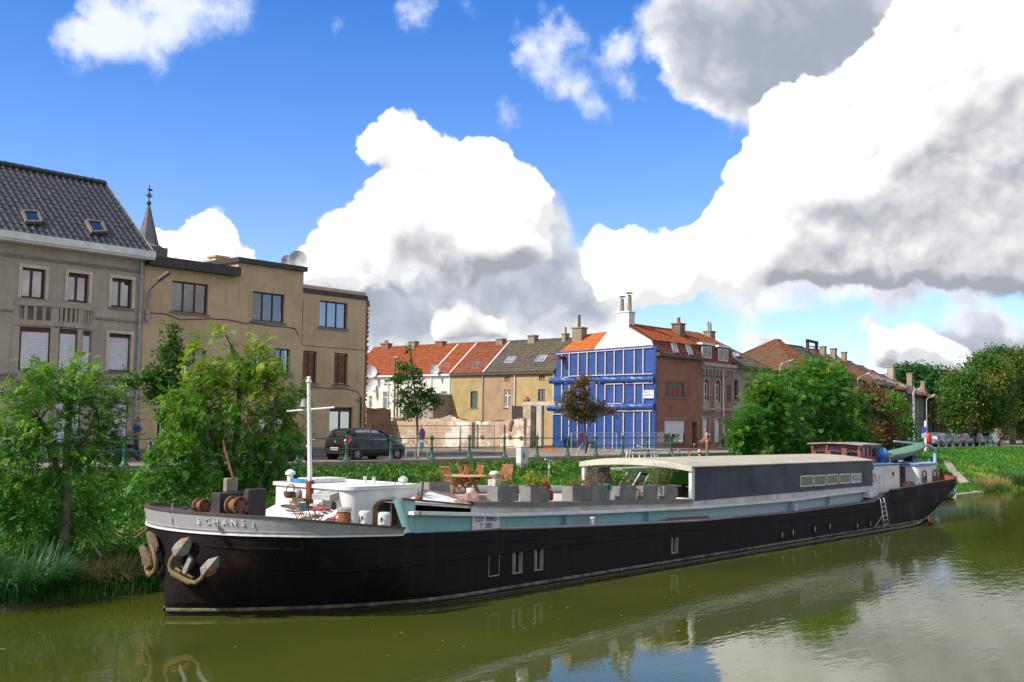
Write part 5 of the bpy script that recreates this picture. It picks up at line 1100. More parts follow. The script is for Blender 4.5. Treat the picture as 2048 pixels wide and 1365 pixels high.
# fore cabin
XF0,YN2,YF2=18.3,20.8,23.8
xk=P(834,976,Y=YN2).x; zt=P(700,980,Y=YN2).z; 
CB=MB(); R=.35; outl=[]
for t in range(7): a=math.pi/2*t/6; outl.append((XF0+R-R*math.sin(a) if False else XF0+R-R*math.cos(a),YN2+R-R*math.sin(a)))
loop=[(XF0,YF2-.05)]+outl+[(xk,YN2),(xk,YF2),(XF0+.05,YF2)]
CB.grid([[(x,y,1.6) for x,y in loop],[(x,y,zt) for x,y in loop]],True); cabin=CB.build('fore_cabin',M_bw,BG,smooth=35)
mb=MB(); mb.prism([(x+(.06 if x>19 else -.06),y+(-.06 if y<22 else .06),zt-.02) for x,y in loop],(0,0,.06)); rim=[(x,y) for x,y in loop]; cabr=mb.build('cabin_roof',M_bw,cabin)
mb=MB(); rows=[[(x+dx*(1 if x>19 else -1),y+dx*(-1 if y<22 else 1),zt+dz) for x,y in loop] for dx,dz in ((.06,.035),(.06,.07),(-.02,.07),(-.02,.036))]; mb.grid(rows,True); mb.build('roof_rim',M_bw,cabin)
pts=[P(549,1023,Y=23.6),P(580,1004,Y=23.6)]; x0=17.55; mb=MB(); mb.prism([(x0,YF2,1.7),(x0,YF2,1.93),(XF0,YF2,2.22),(XF0,YF2,1.7)],(0,-(YF2-YN2-.3),0)); mb.build('sloped_coaming',M_bw,cabin,bevel=.02)
Fw=Fac((0,YN2,0),(1,0,0),(0,-1,0)); r=Fw.rect(746.5,1000,790,1049); M_oak=mat('varnished_oak',(.25,.11,.03),.4,(.18,.075,.02),8,coat=.3)
mb=MB(); 
def arch_loop(r,ins,rise=.16):
    a0,a1,z0,z1=r[0]+ins,r[1]-ins,r[2]+ins,r[3]-ins; L_=[(a0,z0),(a0,z1-rise)]
    for t in range(1,8): q=t/8; L_.append((a0+(a1-a0)*q,z1-rise+rise*math.sin(math.pi*q)**.6))
    return L_+[(a1,z1-rise),(a1,z0)]
o_=arch_loop(r,0); i_=arch_loop(r,.09,.12); mb.grid([[Fw.pt(a,d,z) for a,z in L_] for L_,d in ((o_,.005),(o_,.06),(i_,.06),(i_,.005))],False); mb.grid([[Fw.pt(o_[-1][0],d,o_[-1][1]) for d in(.005,.06)],[Fw.pt(i_[-1][0],d,i_[-1][1]) for d in(.005,.06)]]); Fw.box(mb,r[0],r[1],.005,.06,r[2]-.02,r[2]+.07)
m_=r[0]+(r[1]-r[0])*.76; w=mb.build('window',M_oak,cabin); mb=MB(); mb.prism([Fw.pt(a,.012,z) for a,z in i_],(0,.006,0)); mb.build('pane',G_dark,w); mb=MB(); Fw.box(mb,m_-.02,m_+.02,.03,.05,r[2]+.07,r[3]-.1); mb.build('mullion',M_bw,w)
mb=MB(); Ff2=Fac((XF0,0,0),(0,-1,0),(-1,0,0)); a,z=Ff2.hit(669,1012); mb.lathe(Ff2.pt(a,.0,z),[(.17,0),(.17,-.03),(.12,-.03),(.12,0)],16,'x',False); w=mb.build('porthole',M_bw,cabin); mb=MB(); mb.lathe(Ff2.pt(a,.0,z),[(.01,-.012),(.118,-.012)],16,'x',False); mb.build('pane',glass('port_glass',(.02,.06,.065)),w)
for (u,v,X_,r_,hh) in ((806,970,20.3,.11,.10),(580,972,18.8,.12,.2)):
    p=P(u,v,X=X_); mb=MB(); mb.lathe((X_,p.y,zt+.04),[(r_*.7,0),(r_*.7,hh),(r_*1.15,hh),(r_*1.15,hh+.07),(r_*.5,hh+.13),(.01,hh+.14)],12); mb.build('roof_vent',M_bw,cabin,smooth=40)
mb=MB(); mb.box(18.9,20.0,22.9,23.6,zt+.05,zt+.16); mb.build('skylight_hatch',M_bw,cabin,bevel=.01); mb=MB(); mb.box(18.65,18.85,22.85,23.6,zt+.05,zt+.14); mb.build('blue_tray',mat('blue_paint',(.05,.22,.42),.5),cabin)
for y in (22.0,22.35): mb=MB(); mb.lathe((20.2,y,zt+.04),[(.05,0),(.05,.16),(.06,.17)],8); mb.build('fairlead',M_bw,cabin)
mb=MB(); mb.box(XF0-.25,XF0-.01,21.75,22.05,2.3,2.36); mb.prism([(XF0-.3,21.2,2.62),(XF0-.002,21.2,2.70),(XF0-.002,21.9,2.70),(XF0-.3,21.9,2.62)],(0,0,-.14)); mb.build('meter_shelf',mat('pale_grey_paint',(.42,.42,.40),.6),cabin,bevel=.01)
mb=MB(); mb.box(XF0-.2,XF0-.01,20.95,21.15,1.75,2.25); mb.build('white_box',M_bw,cabin,bevel=.015)
# mast
mz=itp([(0,0)]); mb=MB(); xm=P(621,985,Y=YC).x; top=P(617.5,766,Y=YC); bs=(xm,YC,1.7); k0=V((P(620,963,Y=YC))); 
mb.beam(bs,k0+V((0,0,.02)),.16,.16); mast=mb.build('mast',mat('mast_brown',(.20,.055,.025),.6),BG,bevel=.02)
mb=MB(); mb.tube([k0,top],[.062,.045],12); mb.lathe(top,[(.045,0),(.075,.02),(.075,.06),(.05,.07),(.05,.15),(.02,.17)],10); mb.build('mast_top',M_bw,mast,smooth=40)
a=P(589,823,Y=YC+.5); b_=P(654,815,Y=YC-.5); mb=MB(); cz=(a.z+b_.z)/2; mb.tube([(top.x,YC+.85,P(589,823,X=top.x+.1).z),(top.x+.12,YC-.9,P(654,815,X=top.x+.1).z)],.022,6); mb.build('crosstree',M_bw,mast)
mb=MB(); q=P(608,806,Y=YC+.2); mb.lathe(q,[(.02,.1),(.07,.06),(.09,-.08),(.12,-.10)],10); mb.build('bell',mat('pale_bell',(.42,.42,.38),.4),mast,smooth=40)
mb=MB(); mb.tube([(top.x,YC+.85,cz),(XF0-.8,YC+1.6,1.9)],.006,3); mb.tube([(top.x,YC-.05,top.z-.3),(14.2,YC,2.55)],.006,3); mb.build('stay',M_cab,mast)
# bow gear
mb=MB(); xx=P(440,1000,Y=21.3); M_bx=mat('gear_black',(.03,.027,.027),.6,(.05,.04,.037),4)
def box_px(name,uL,uC,uR,vt,vb,Yn,zb,m,par,bev=.015):
    """box whose lit end face spans uL..uC and river face uC..uR"""
    X0_=P(uC,vt,Y=Yn).x; X1_=P(uR,vt,Y=Yn).x; Y1_=P(uL,vt,X=X0_).y; z1_=P(uC,vt,Y=Yn).z; mb=MB(); mb.box(X0_,X1_,Yn,Y1_,zb if zb is not None else P(uC,vb,Y=Yn).z,z1_); return mb.build(name,m,par,bevel=bev),(X0_,X1_,Yn,Y1_,z1_)
wl_,bb=box_px('windlass_housing',423,440,487,987,1016,21.5,1.74,M_bx,BG); _,b2=box_px('chain_locker',488,497,534,979,1015,21.3,1.74,M_bx,BG,.03)
_,b3=box_px('exhaust_trunk',446,454,477,957,985,21.75,bb[4]+.002,mat('trunk_buff',(.30,.24,.17),.8,(.22,.17,.12),3),BG,.03)
mb=MB(); q=P(466,957,X=(b3[0]+b3[1])/2); mb.tube([(q.x,q.y,b3[4]),P(460,935,X=q.x),P(450,900,X=q.x),P(447,880,X=q.x)],.03,6); mb.build('boom',M_rust,BG)
for (u,v,Yd,r_,L_) in ((482,1013,20.9,.22,.35),(470,1012,21.3,.2,.3),(411,1013,22.6,.18,.3),(458,1012,21.7,.18,.2)):
    p=P(u,v,Y=Yd); mb=MB(); mb.lathe(p,[(.02,0),(r_*.55,0),(r_*.6,.02),(r_*.9,.0),(r_,.01),(r_,.05),(r_*.7,.06),(r_*.7,L_-.06),(r_,L_-.05),(r_,L_)],18,'y'); d_=mb.build('cable_drum',mat('drum_rust',(.20,.085,.04),.8,(.13,.055,.028),8),BG,smooth=35)
    for k in range(5): mb=MB(); mb.lathe(p+V((r_*.72*math.cos(k*1.257+.3),-.004,r_*.72*math.sin(k*1.257+.3))),[(.01,0),(r_*.15,0),(r_*.15,.004)],8,'y'); mb.build('drum_hole',M_dark,d_)
mb=MB(); mb.tube([P(311,1005,Y=22.4),P(312,950,Y=22.4)],.012,5); mb.build('jackstaff',M_cab,BG); mb=MB(); 
for u in (355,372): q=P(u,1011,Y=21.0); mb.lathe((q.x+.2,q.y,2.5),[(.05,0),(.09,.03),(.03,.07)],8)
mb.build('fairlead',M_bx,BG)
# deckhouse with cambered roof
XH0,XH1=32.8,48.45; YH0,YH1=YN,24.35; zs0,zs1=3.06,3.02
M_navy=mat('deckhouse_navy',(.019,.025,.048),.5,(.028,.032,.050),.6,spec=.3,streak=.5,grime=(.055,.048,.045))
mb=MB(); hwn=[FH]; Fd=Fac((0,YH0,0),(1,0,0),(0,-1,0)); rw=[Fd.rect(1599.5,952,1625,972.5),Fd.rect(1627,951,1650.5,971),Fd.rect(1653,949.5,1675,968.5),Fd.rect(1678,948.5,1699,966.5),Fd.rect(1701.5,947.5,1722,965)]
dh=wall(BG,'deckhouse',M_navy,Fd,XH0+.15,XH1,1.90,3.0,rw,th=.1)
mb=MB(); mb.grid([[(x,YH0+.0,2.999) for x in (XH0+.15,XH1)],[(XH0+.15,YH0,zs0),(XH1,YH0,zs1)]]); mb.box(XH0+5.2,XH1,YH1-.1,YH1,1.9,2.95); mb.box(XH1-.1,XH1,YH0+.1,YH1-.1,1.9,3.0); mb.build('end_wall',M_navy,dh)
for k,r in enumerate(rw):
    w=window(dh,Fd,r,fm=M_bw,bars=(),rec=-.03,fw=.045,sill=False,pane=mat('green_pane',(.10,.095,.012),.25,(.13,.11,.02),2.5,spec=.3) if k<4 else mat('paper_white',(.48,.48,.48),.5),name='window')
    if k==4:
        mb=MB(); 
        for i,(a_,z_) in enumerate(((.15,.72),(.15,.62),(.2,.5),(.13,.4),(.25,.3))): A_=r[0]+(r[1]-r[0])*a_; Z_=r[2]+(r[3]-r[2])*z_; Fd.box(mb,A_,A_+.12,.03,.034,Z_,Z_+.025)
        Fd.box(mb,r[0]+.3,r[1]-.1,.03,.034,r[2]+.14,r[2]+.155); mb.build('scribble',mat('grey_ink',(.12,.12,.13)),w)
def camber(y,x): t=(y-(YH0+YH1)/2)/((YH1-YH0)/2); return (zs0+(zs1-zs0)*(x-XH0)/(XH1-XH0))+.20*(1-t*t)
ysr=[YH0-.05+i*(YH1-YH0+.1)/14 for i in range(15)]; mb=MB(); mb.grid([[(x,y,camber(y,x)) for y in ysr] for x in (XH0-.12,XH0+4,XH0+8,XH0+12,XH1+.05)]); mb.grid([[(x,y,camber(y,x)+.035) for y in ysr] for x in (XH0-.12,XH0+4,XH0+8,XH0+12,XH1+.05)]); mb.grid([[(x,ysr[0],camber(ysr[0],x)+d) for x in (XH0-.12,XH1+.05)] for d in (0,.035)]); mb.build('roof',mat('roof_felt',(.42,.37,.29),.85,(.33,.29,.23),1.2,streak=0,bump=.1),dh,fix=False)
mb=MB(); mb.grid([[(XH0-.13,y,camber(y,XH0)+.04) for y in ysr],[(XH0-.13,y,camber(y,XH0)-.20+.06*((y-22)/2.35)**2) for y in ysr],[(XH0-.05,y,camber(y,XH0)-.20+.06*((y-22)/2.35)**2) for y in ysr]]); mb.build('roof_fascia',mat('fascia_cream',(.52,.48,.40),.6,(.44,.40,.33),2),dh,fix=False)
mb=MB(); mb.box(XH0-.05,XH0+.14,YH0,YH0+.12,1.95,3.02); mb.box(XH0-.05,XH0+.14,YH1-.12,YH1,1.95,3.0); mb.box(XH0-.05,XH0+.1,YH0+.12,YH1,1.92,1.99); mb.build('corner_post',M_bw,dh)
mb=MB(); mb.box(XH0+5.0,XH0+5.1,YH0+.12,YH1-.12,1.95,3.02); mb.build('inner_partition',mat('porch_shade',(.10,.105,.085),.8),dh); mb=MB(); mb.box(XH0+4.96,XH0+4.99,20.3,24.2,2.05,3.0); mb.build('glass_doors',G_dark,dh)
# wheelhouse
YW0=21.05; XW0=P(1722,905,Y=YW0).x; YW1=P(1623,905,X=XW0).y; XW1=P(1757,905,Y=YW0).x; ztw=P(1722,890,Y=YW0).z; M_wh=mat('wheelhouse_brown',(.24,.058,.036),.5,(.18,.045,.03),3,streak=.2)
FW1=Fac((XW0,0,0),(0,-1,0),(-1,0,0)); FW2=Fac((0,YW0,0),(1,0,0),(0,-1,0))
rf=[FW1.rect(1630,893,1652,913),FW1.rect(1660,892.5,1684,914),FW1.rect(1692,893,1716,915)]; rsd=[FW2.rect(1726.5,895,1733,914),FW2.rect(1736.5,892,1741,913),FW2.rect(1744,894,1751,914)]
whs=wall(BG,'wheelhouse',M_wh,FW1,-YW1,-YW0,2.6,ztw,rf,th=.06); wall(whs,'side_wall',M_wh,FW2,XW0+.001,XW1,2.6,ztw,rsd,th=.06)
mb=MB(); mb.box(XW0+.06,XW1,YW1-.06,YW1,2.6,ztw); mb.box(XW1-.06,XW1,YW0+.06,YW1-.06,2.6,ztw); mb.build('rear_wall',M_wh,whs)
for r in rf+[]: window(whs,FW1,r,fm=M_wh,bars=(),rails=(.55,),rec=.01,fw=.035,sill=False,pane=G_see)
for r in rsd: window(whs,FW2,r,fm=M_wh,bars=(),rec=.01,fw=.03,sill=False,pane=G_see)
mb=MB(); rows=[]; 
for i in range(9): y=YW0-.14+(YW1-YW0+.28)*i/8; rows.append([(x,y,ztw+.02+.07*math.sin(math.pi*i/8)) for x in (XW0-.22,XW1+.12)])
mb.grid(rows); mb.grid([[(p[0],p[1],p[2]-.06) for p in r] for r in rows]); mb.grid([[r[0] for r in rows],[(r[0][0],r[0][1],r[0][2]-.06) for r in rows]]); mb.grid([rows[0],[(p[0],p[1],p[2]-.06) for p in rows[0]]]); mb.build('wheelhouse_roof',mat('roof_grey_worn',(.34,.31,.27),.85,(.17,.15,.13),5,bump=.6),whs,fix=False)
mb=MB(); 
for u in (1627,1656,1720): a,z=FW1.hit(u,893); FW1.box(mb,a-.05,a+.05,.002,.12,z-.12,z+.06)
mb.build('bracket',M_wh,whs); mb=MB(); c=V((XW0+.35,(YW0+YW1)/2-.1,2.95))
mb.lathe(c,[(.20,-.02),(.23,-.02),(.23,.02),(.20,.02)],14,'x',False); mb.beam(c+V((0,-.22,0)),c+V((0,.22,0)),.03,.03); mb.beam(c+V((0,0,-.22)),c+V((0,0,.22)),.03,.03); mb.build('steering_wheel',M_oak,whs)
# aft casing and aft cabin
M_blu=mat('boat_blue',(.045,.16,.42),.45,(.06,.20,.46),3)
YA=19.95; xa_=P(1768,950,Y=YA).x; xb_=P(1800,950,Y=YA).x; za=P(1785,930,Y=YA).z
mb=MB(); mb.box(xa_-1.6,xb_,YA,24.6,1.3,za); ac=mb.build('engine_casing',M_bw,BG,bevel=.08)
mb=MB(); mb.box(xa_-1.65,xb_+.05,YA-.05,24.65,za+.002,za+.06); mb.build('casing_rim',M_blu,ac,bevel=.02)
a,z=Fac((0,YA,0),(1,0,0),(0,-1,0)).hit(1786,948); mb=MB(); mb.lathe((a,YA-.003,z),[(.01,0),(.10,0),(.10,-.02)],10,'y'); mb.build('lamp',M_dark,ac)
mb=MB(); q=P(1752,930,Y=19.6); mb.lathe((q.x,19.75,q.z-.1),[(.02,-.02),(.14,0),(.15,.2),(.05,.3)],10,'y'); mb.build('deck_lamp',mat('lamp_dark_red',(.09,.03,.03),.5),ac)
for u in (1752,1761): q=P(u,957,Y=19.85); mb=MB(); mb.lathe((q.x,19.93,q.z),[(.16,0),(.19,0),(.19,.03),(.16,.03)],14,'y',False); mb.build('hose_ring',M_bw if u>1755 else mat('brass',(.32,.22,.08),.4),ac)
YB0=20.2; XB0=P(1838,950,Y=YB0).x; zb_=P(1838,932,Y=YB0).z; XB1=58.6; outl=[]
for t in range(7): a=math.pi/2*t/6; outl.append((XB0+.3-.3*math.cos(a),YB0+.3-.3*math.sin(a)))
ol=outl+[(XB1-1,YB0)]
for t in range(1,9): a=math.pi*t/8; ol.append((XB1-1+3.0*math.sin(a),YC-(YC-YB0)*math.cos(a)))
ol+=[(XB1-1,2*YC-YB0),(XB0,2*YC-YB0)]
mb=MB(); mb.grid([[(x,y,1.3) for x,y in ol],[(x,y,zb_) for x,y in ol]],True); ab=mb.build('aft_cabin',M_bw,BG,smooth=35)
mb=MB(); mb.prism([(XB0-.08+(x-XB0)*1.02,YC+(y-YC)*1.04,zb_+.001) for x,y in ol],(0,0,.08)); mb.build('cabin_roof',M_blu,ab); mb=MB(); mb.prism([(XB0+(x-XB0)*1.0,YC+(y-YC)*.97,zb_+.082) for x,y in ol],(0,0,.02)); mb.build('roof_top',mat('pale_blue_deck',(.36,.42,.48),.7),ab)
FA=Fac((0,YB0,0),(1,0,0),(0,-1,0))
for (u0,v0,u1,v1) in ((1843.5,941,1853,964),(1865,940,1873,962)):
    r=FA.rect(u0,v0,u1,v1); o_=arch_loop(r,0,.14); i_=arch_loop(r,.07,.1); mb=MB(); mb.grid([[FA.pt(a,d,z) for a,z in L_] for L_,d in ((o_,.004),(o_,.035),(i_,.035),(i_,.004))]); FA.box(mb,r[0],r[1],.004,.035,r[2]-.03,r[2]+.05); w=mb.build('window',mat('window_brown',(.12,.04,.02),.45),ab); mb=MB(); mb.prism([FA.pt(a,.012,z) for a,z in i_],(0,.006,0)); mb.build('pane',G_dark,w)
r=FA.rect(1880,938,1885,960); mb=MB(); mb.box(XB1-.6,XB1+.2,YB0-.0,YB0+.03,r[2],r[3]); mb.build('window',mat('window_brown',(.12,.04,.02)),ab)
FX=Fac((XB0,0,0),(0,-1,0),(-1,0,0)); r=FX.rect(1800,933,1811,966); mb=MB(); FX.box(mb,r[0],r[1],.003,.04,1.32,r[3]); dr=mb.build('cabin_door',mat('door_maroon',(.115,.05,.04),.5,(.09,.04,.03),4),ab,bevel=.008); mb=MB(); q=FX.pt(r[0]+.1,.05,1.9); mb.lathe(q,[(.01,-.03),(.03,-.02),(.03,.02)],8,'x'); mb.build('handle',M_zinc,dr)
mb=MB(); q=P(1762,917,Y=21.0); mb.lathe((q.x,21,za+.05),[(.16,0),(.2,.12),(.34,.25),(.38,.42),(.33,.58),(.2,.70),(.01,.74)],14); mb.build('cowl_vent',M_blu,ac,smooth=50); mb=MB(); mb.tube([(q.x+.35,20.7,za+.05),(q.x+.35,20.7,za+.45)],.03,6); mb.build('rail_post',M_bw,ac)
for u,hh in ((1784,.32),(1834,.36),(1827,.1),(1858,.14)): 
    p=P(u,930,Y=21.2); mb=MB(); mb.lathe((p.x,21.2,zb_+.08),[(.08 if hh<.2 else .05,0),(.08 if hh<.2 else .05,hh),(.1 if hh<.2 else .06,hh+.02),(.02,hh+.06)],8); mb.build('vent_post',M_blu,ab,smooth=40)
# blue davit
mb=MB(); xd_=P(1870,915,Y=22.3).x-2.2; pts=[P(u,v,Y=22.6) for u,v in ((1870,925),(1870,905),(1866,897),(1856,892),(1840,889),(1815,886),(1788,883))]
mb.tube(pts,[.11,.10,.10,.08,.065,.055,.05],8); dv=mb.build('davit',mat('davit_blue',(.25,.42,.58),.5,(.30,.47,.6),3),ab,smooth=50); mb=MB(); mb.tube([pts[-1],pts[-1]+V((0,0,-.35))],.015,4); mb.lathe(pts[-1]+V((0,0,-.45)),[(.03,0),(.06,.05),(.03,.12)],8); mb.build('hoist_block',M_cab,dv)
# ---------------------------------------------------------------- quay furniture
M_green=mat('railing_green',(.012,.105,.060),.45,(.02,.08,.05),5,spec=.5)
def railing(label,xs,extra=None):
    t=thing('railing',label,'railing',(xs[0],RAILY,KERBZ))
    pb=MB(); pb.lathe((0,0,0),[(.17,0),(.17,.04),(.11,.09),(.085,.16),(.07,.30),(.06,.46),(.085,.48),(.085,.53),(.055,.55),(.05,.86),(.085,.88),(.085,.97),(.05,.985),(.075,1.02),(.05,1.07),(.01,1.08)],10)
    o=pb.build('post',M_green,None,smooth=40); me=o.data; bpy.data.objects.remove(o)
    for x in xs: inst('post',me,t,(x-xs[0],0,0))
    for z,r in ((.93,.026),(.505,.022)): mb=MB(); mb.tube([(xs[0],RAILY,KERBZ+z),(xs[-1],RAILY,KERBZ+z)],r,8); mb.build('rail',M_green,t,smooth=True)
    return t
railing('long green cast iron railing along the quay in front of the car and plot',[30.56+2.54*k for k in range(-8,11)])
railing('far green railing by the parked cars and avenue trees',[88+1.95*k for k in range(16)])
def wheel(par,c,r,w,side,hub):
    mb=MB(); s=side; mb.lathe(c,[(r*.62,0),(r*.95,0),(r,.02*s),(r,w*s),(r*.6,w*s)],20,'y'); wh=mb.build('wheel',mat('tyre',(.014,.014,.014),.85),par,smooth=40)
    mb=MB(); mb.lathe(V(c)-V((0,.006*s,0)),[(r*.10,.015*s),(r*.16,.0),(r*.58,.012*s),(r*.64,0),(r*.64,.03*s)],20,'y')
    for k in range(5):
        a=k*1.2566; d=V((math.cos(a),0,math.sin(a))); q=V((-d.z,0,d.x)); mb.obox(V(c)-V((0,.012*s,0))+d*r*.38,d*r*.22,q*r*.055,(0,.012,0))
    mb.build('rim',hub,wh,smooth=40); return wh
def car(label,loc,rz,paint,L=4.0,Wd=1.70,Hh=1.49,wb=2.51,group=None,style='hatch',plate=True):
    """local: front +X, left side +Y, wheels on z=0, origin at the rear axle"""
    t=thing('parked_car',label,'car',(0,0,0),group); ro=-.62; fo=ro+L; hw=Wd/2
    if style=='hatch': top=[(ro,.72),(ro+.05,.98),(ro+.30,1.30),(ro+.62,Hh-.03),(ro+1.3,Hh),(ro+1.9,Hh-.03),(ro+2.35,Hh-.17),(ro+3.02,1.0),(ro+3.5,.90),(fo-.12,.78),(fo,.55)]
    else: top=[(ro,.75),(ro+.04,1.0),(ro+.25,1.35),(ro+.5,Hh-.03),(ro+1.5,Hh),(ro+2.1,Hh-.04),(ro+2.5,Hh-.2),(ro+3.1,1.0),(ro+3.7,.92),(fo-.12,.78),(fo,.55)]
    tz=itp(top); belt=itp([(ro,.90),(ro+.4,.98),(ro+2.8,.92),(ro+3.05,.90),(fo,.55)])
    wd=itp([(ro,.80),(ro+.15,.93),(ro+.6,1.0),(ro+2.6,1.0),(ro+3.4,.94),(fo-.15,.80),(fo,.66)]); bot=itp([(ro,.32),(ro+.3,.20),(fo-.4,.19),(fo,.30)])
    def sec(x):
        w=hw*wd(x); b=min(belt(x),tz(x)-.02); T_=tz(x); cab=T_>b+.06; tw=w*(.80 if cab else .93)
        L_=[(w*.84,bot(x)),(w*.97,bot(x)+.10),(w,.50),(w*.985,min(.72,b-.05)),(w*.965,b)]
        if cab: L_+=[(w*.90+tw*.02,b+(T_-b)*.45),(tw*1.0,b+(T_-b)*.82),(tw*.86,T_-.01),(tw*.45,T_+.012)]
        else: L_+=[(w*.94,b+(T_-b)*.3),(w*.9,b+(T_-b)*.6),(tw*.80,T_-.005),(tw*.45,T_+.004)]
        return [(x,-y,z) for y,z in L_]+[(x,0,tz(x)+.015)]+[(x,y,z) for y,z in L_[::-1]]
    xs=sorted({ro,ro+.05,ro+.12,ro+.22,ro+.3,ro+.45,ro+.62,ro+.9,ro+1.3,ro+1.6,ro+1.9,ro+2.15,ro+2.35,ro+2.6,ro+2.85,ro+3.02,ro+3.25,ro+3.5,fo-.3,fo-.12,fo-.05,fo})
    mb=MB(); S=[sec(x) for x in xs]; mb.grid(S); mb.add(S[0],[tuple(range(len(S[0])))]); mb.add(S[-1],[tuple(range(len(S[-1])))[::-1]]); body=mb.build('body',paint,t,smooth=48)
    gl=glass('car_glass',(.012,.016,.018),.02)
    def side_pt(x,s,side,o=.012):
        w=hw*wd(x); b=belt(x); T_=tz(x); tw=w*.80; z=b+.03+(T_-b-.09)*s; q=(z-b)/(T_-b); y=w*.965+(tw-w*.965)*min(1,q/.82); return (x,side*(y+o),z)
    for side in (-1,1):
        for (xa,xb_) in ((ro+.62,ro+1.52),(ro+1.60,ro+2.80)):
            mb=MB(); n=8; rows=[]
            for i in range(n+1):
                x=xa+(xb_-xa)*i/n; rows.append([side_pt(x,s,side) for s in (0,.5,1)])
            mb.grid(rows); mb.build('side_window',gl,t,smooth=True)
        mb=MB(); x=ro+2.72; mb.obox((x,side*(hw+.06),.98),(.06,0,0),(0,.09,0),(0,0,.06)); mb.build('mirror',paint,t,bevel=.02)
        mb=MB(); 
        for x in (ro+.55,ro+1.56,ro+2.62): mb.box(x-.005,x+.005,side*(hw*.99),side*(hw*1.004),.3,.9)
        mb.box(ro+1.2,ro+1.36,side*hw*1.0,side*(hw+.02),.80,.83); mb.box(ro+2.2,ro+2.36,side*hw,side*(hw+.02),.79,.82); mb.build('door_seam',mat('trim_black',(.012,.012,.012),.6),t)
        for x in (0,wb):
            mb=MB(); mb.lathe((x,side*(hw*.97),.31),[(.01,0),(.375,0),(.375,side*.045),(.01,side*.045)],20,'y'); mb.build('wheel_arch',mat('trim_black',(.012,.012,.012)),t); wheel(t,(x,side*(hw+.0+.028),.30),.30,.17,-side,mat('alloy',(.45,.45,.45),.35,metal=.7))
        mb=MB(); mb.prism([(ro+.02,side*hw*.80,.72),(ro+.10,side*hw*.90,.72),(ro+.34,side*hw*.96,.98),(ro+.42,side*hw*.955,1.03),(ro+.28,side*hw*.83,1.10),(ro+.06,side*hw*.72,.92)],(-.03,side*.03,0)); mb.build('tail_lamp',mat('tail_red',(.50,.012,.015),.25,coat=.6),t)
        mb=MB(); mb.prism([(fo-.30,side*hw*.86,.80),(fo-.06,side*hw*.70,.74),(fo-.03,side*hw*.62,.62),(fo-.14,side*hw*.80,.62)],(.05,side*.03,.02)); mb.build('headlight',mat('lamp_clear',(.55,.56,.58),.15,coat=.8),t)
    mb=MB(); rows=[]
    for x in (ro+.12,ro+.22,ro+.32,ro+.52): rows.append([(x-.035,y*hw*wd(x)*.70,tz(x)+.03) for y in(-1,-.5,0,.5,1)])
    mb.grid(rows); mb.build('rear_window',gl,t,smooth=True); mb=MB(); rows=[]
    for x in (ro+2.2,ro+2.45,ro+2.7,ro+2.98): rows.append([(x+.02,y*hw*wd(x)*.74,tz(x)+.025) for y in(-1,-.5,0,.5,1)])
    mb.grid(rows); mb.build('windscreen',gl,t,smooth=True)
    if plate:
        mb=MB(); mb.box(ro-.03,ro-.005,-.26,.26,.48,.60); p_=mb.build('number_plate',mat('plate_white',(.75,.73,.72),.4),t)
        mb=MB(); 
        for k in range(6): mb.box(ro-.034,ro-.0301,-.20+k*.07,-.165+k*.07,.51,.57)
        mb.build('plate_characters',mat('plate_red',(.45,.03,.03)),p_)
        mb=MB(); mb.lathe((ro+.035,0,.86),[(.01,-.03),(.05,-.03),(.06,-.01)],12,'x'); mb.build('badge',mat('alloy',(.45,.45,.45)),t)
    mb=MB(); mb.box(ro-.02,ro+.03,-hw*.78,hw*.78,.30,.46); mb.build('bumper',mat('trim_black',(.012,.012,.012)),t,bevel=.01)
    t.location=loc; t.rotation_euler=(0,0,rz); return t
def paintm(n,c): return mat('car_paint_'+n,c,.30,tuple(x*.9 for x in c),.5,coat=.35,spec=.35)
car('dark plum grey hatchback parked behind the railing beside the ochre building',(33.85,38.9,ROADZ),0,paintm('plum',(.012,.009,.010)))
for k,(u,c,n,l,st) in enumerate([(1800,(.35,.36,.38),'silver','silver car parked under the right edge of the big riverside tree','van'),(1876,(.10,.13,.22),'blue','dusty blue parked car with a pale roof, nearest the red lifebuoy case','van'),(1897,(.03,.032,.036),'black','black parked car second to the right of the red lifebuoy case','hatch'),(1922,(.05,.055,.06),'graphite','graphite parked car left of the first avenue trunk','van'),(1950,(.02,.02,.02),'jet','black parked car between the first two avenue trunks','hatch'),(1977,(.45,.45,.46),'pale','pale parked car at the end of the far railing','hatch')]):
    x=PX(u,880,39.2); car(l,(x-1.3,39.2,ROADZ),0,paintm(n,c),style=st,group='cars parked beyond the far railing',plate=True)
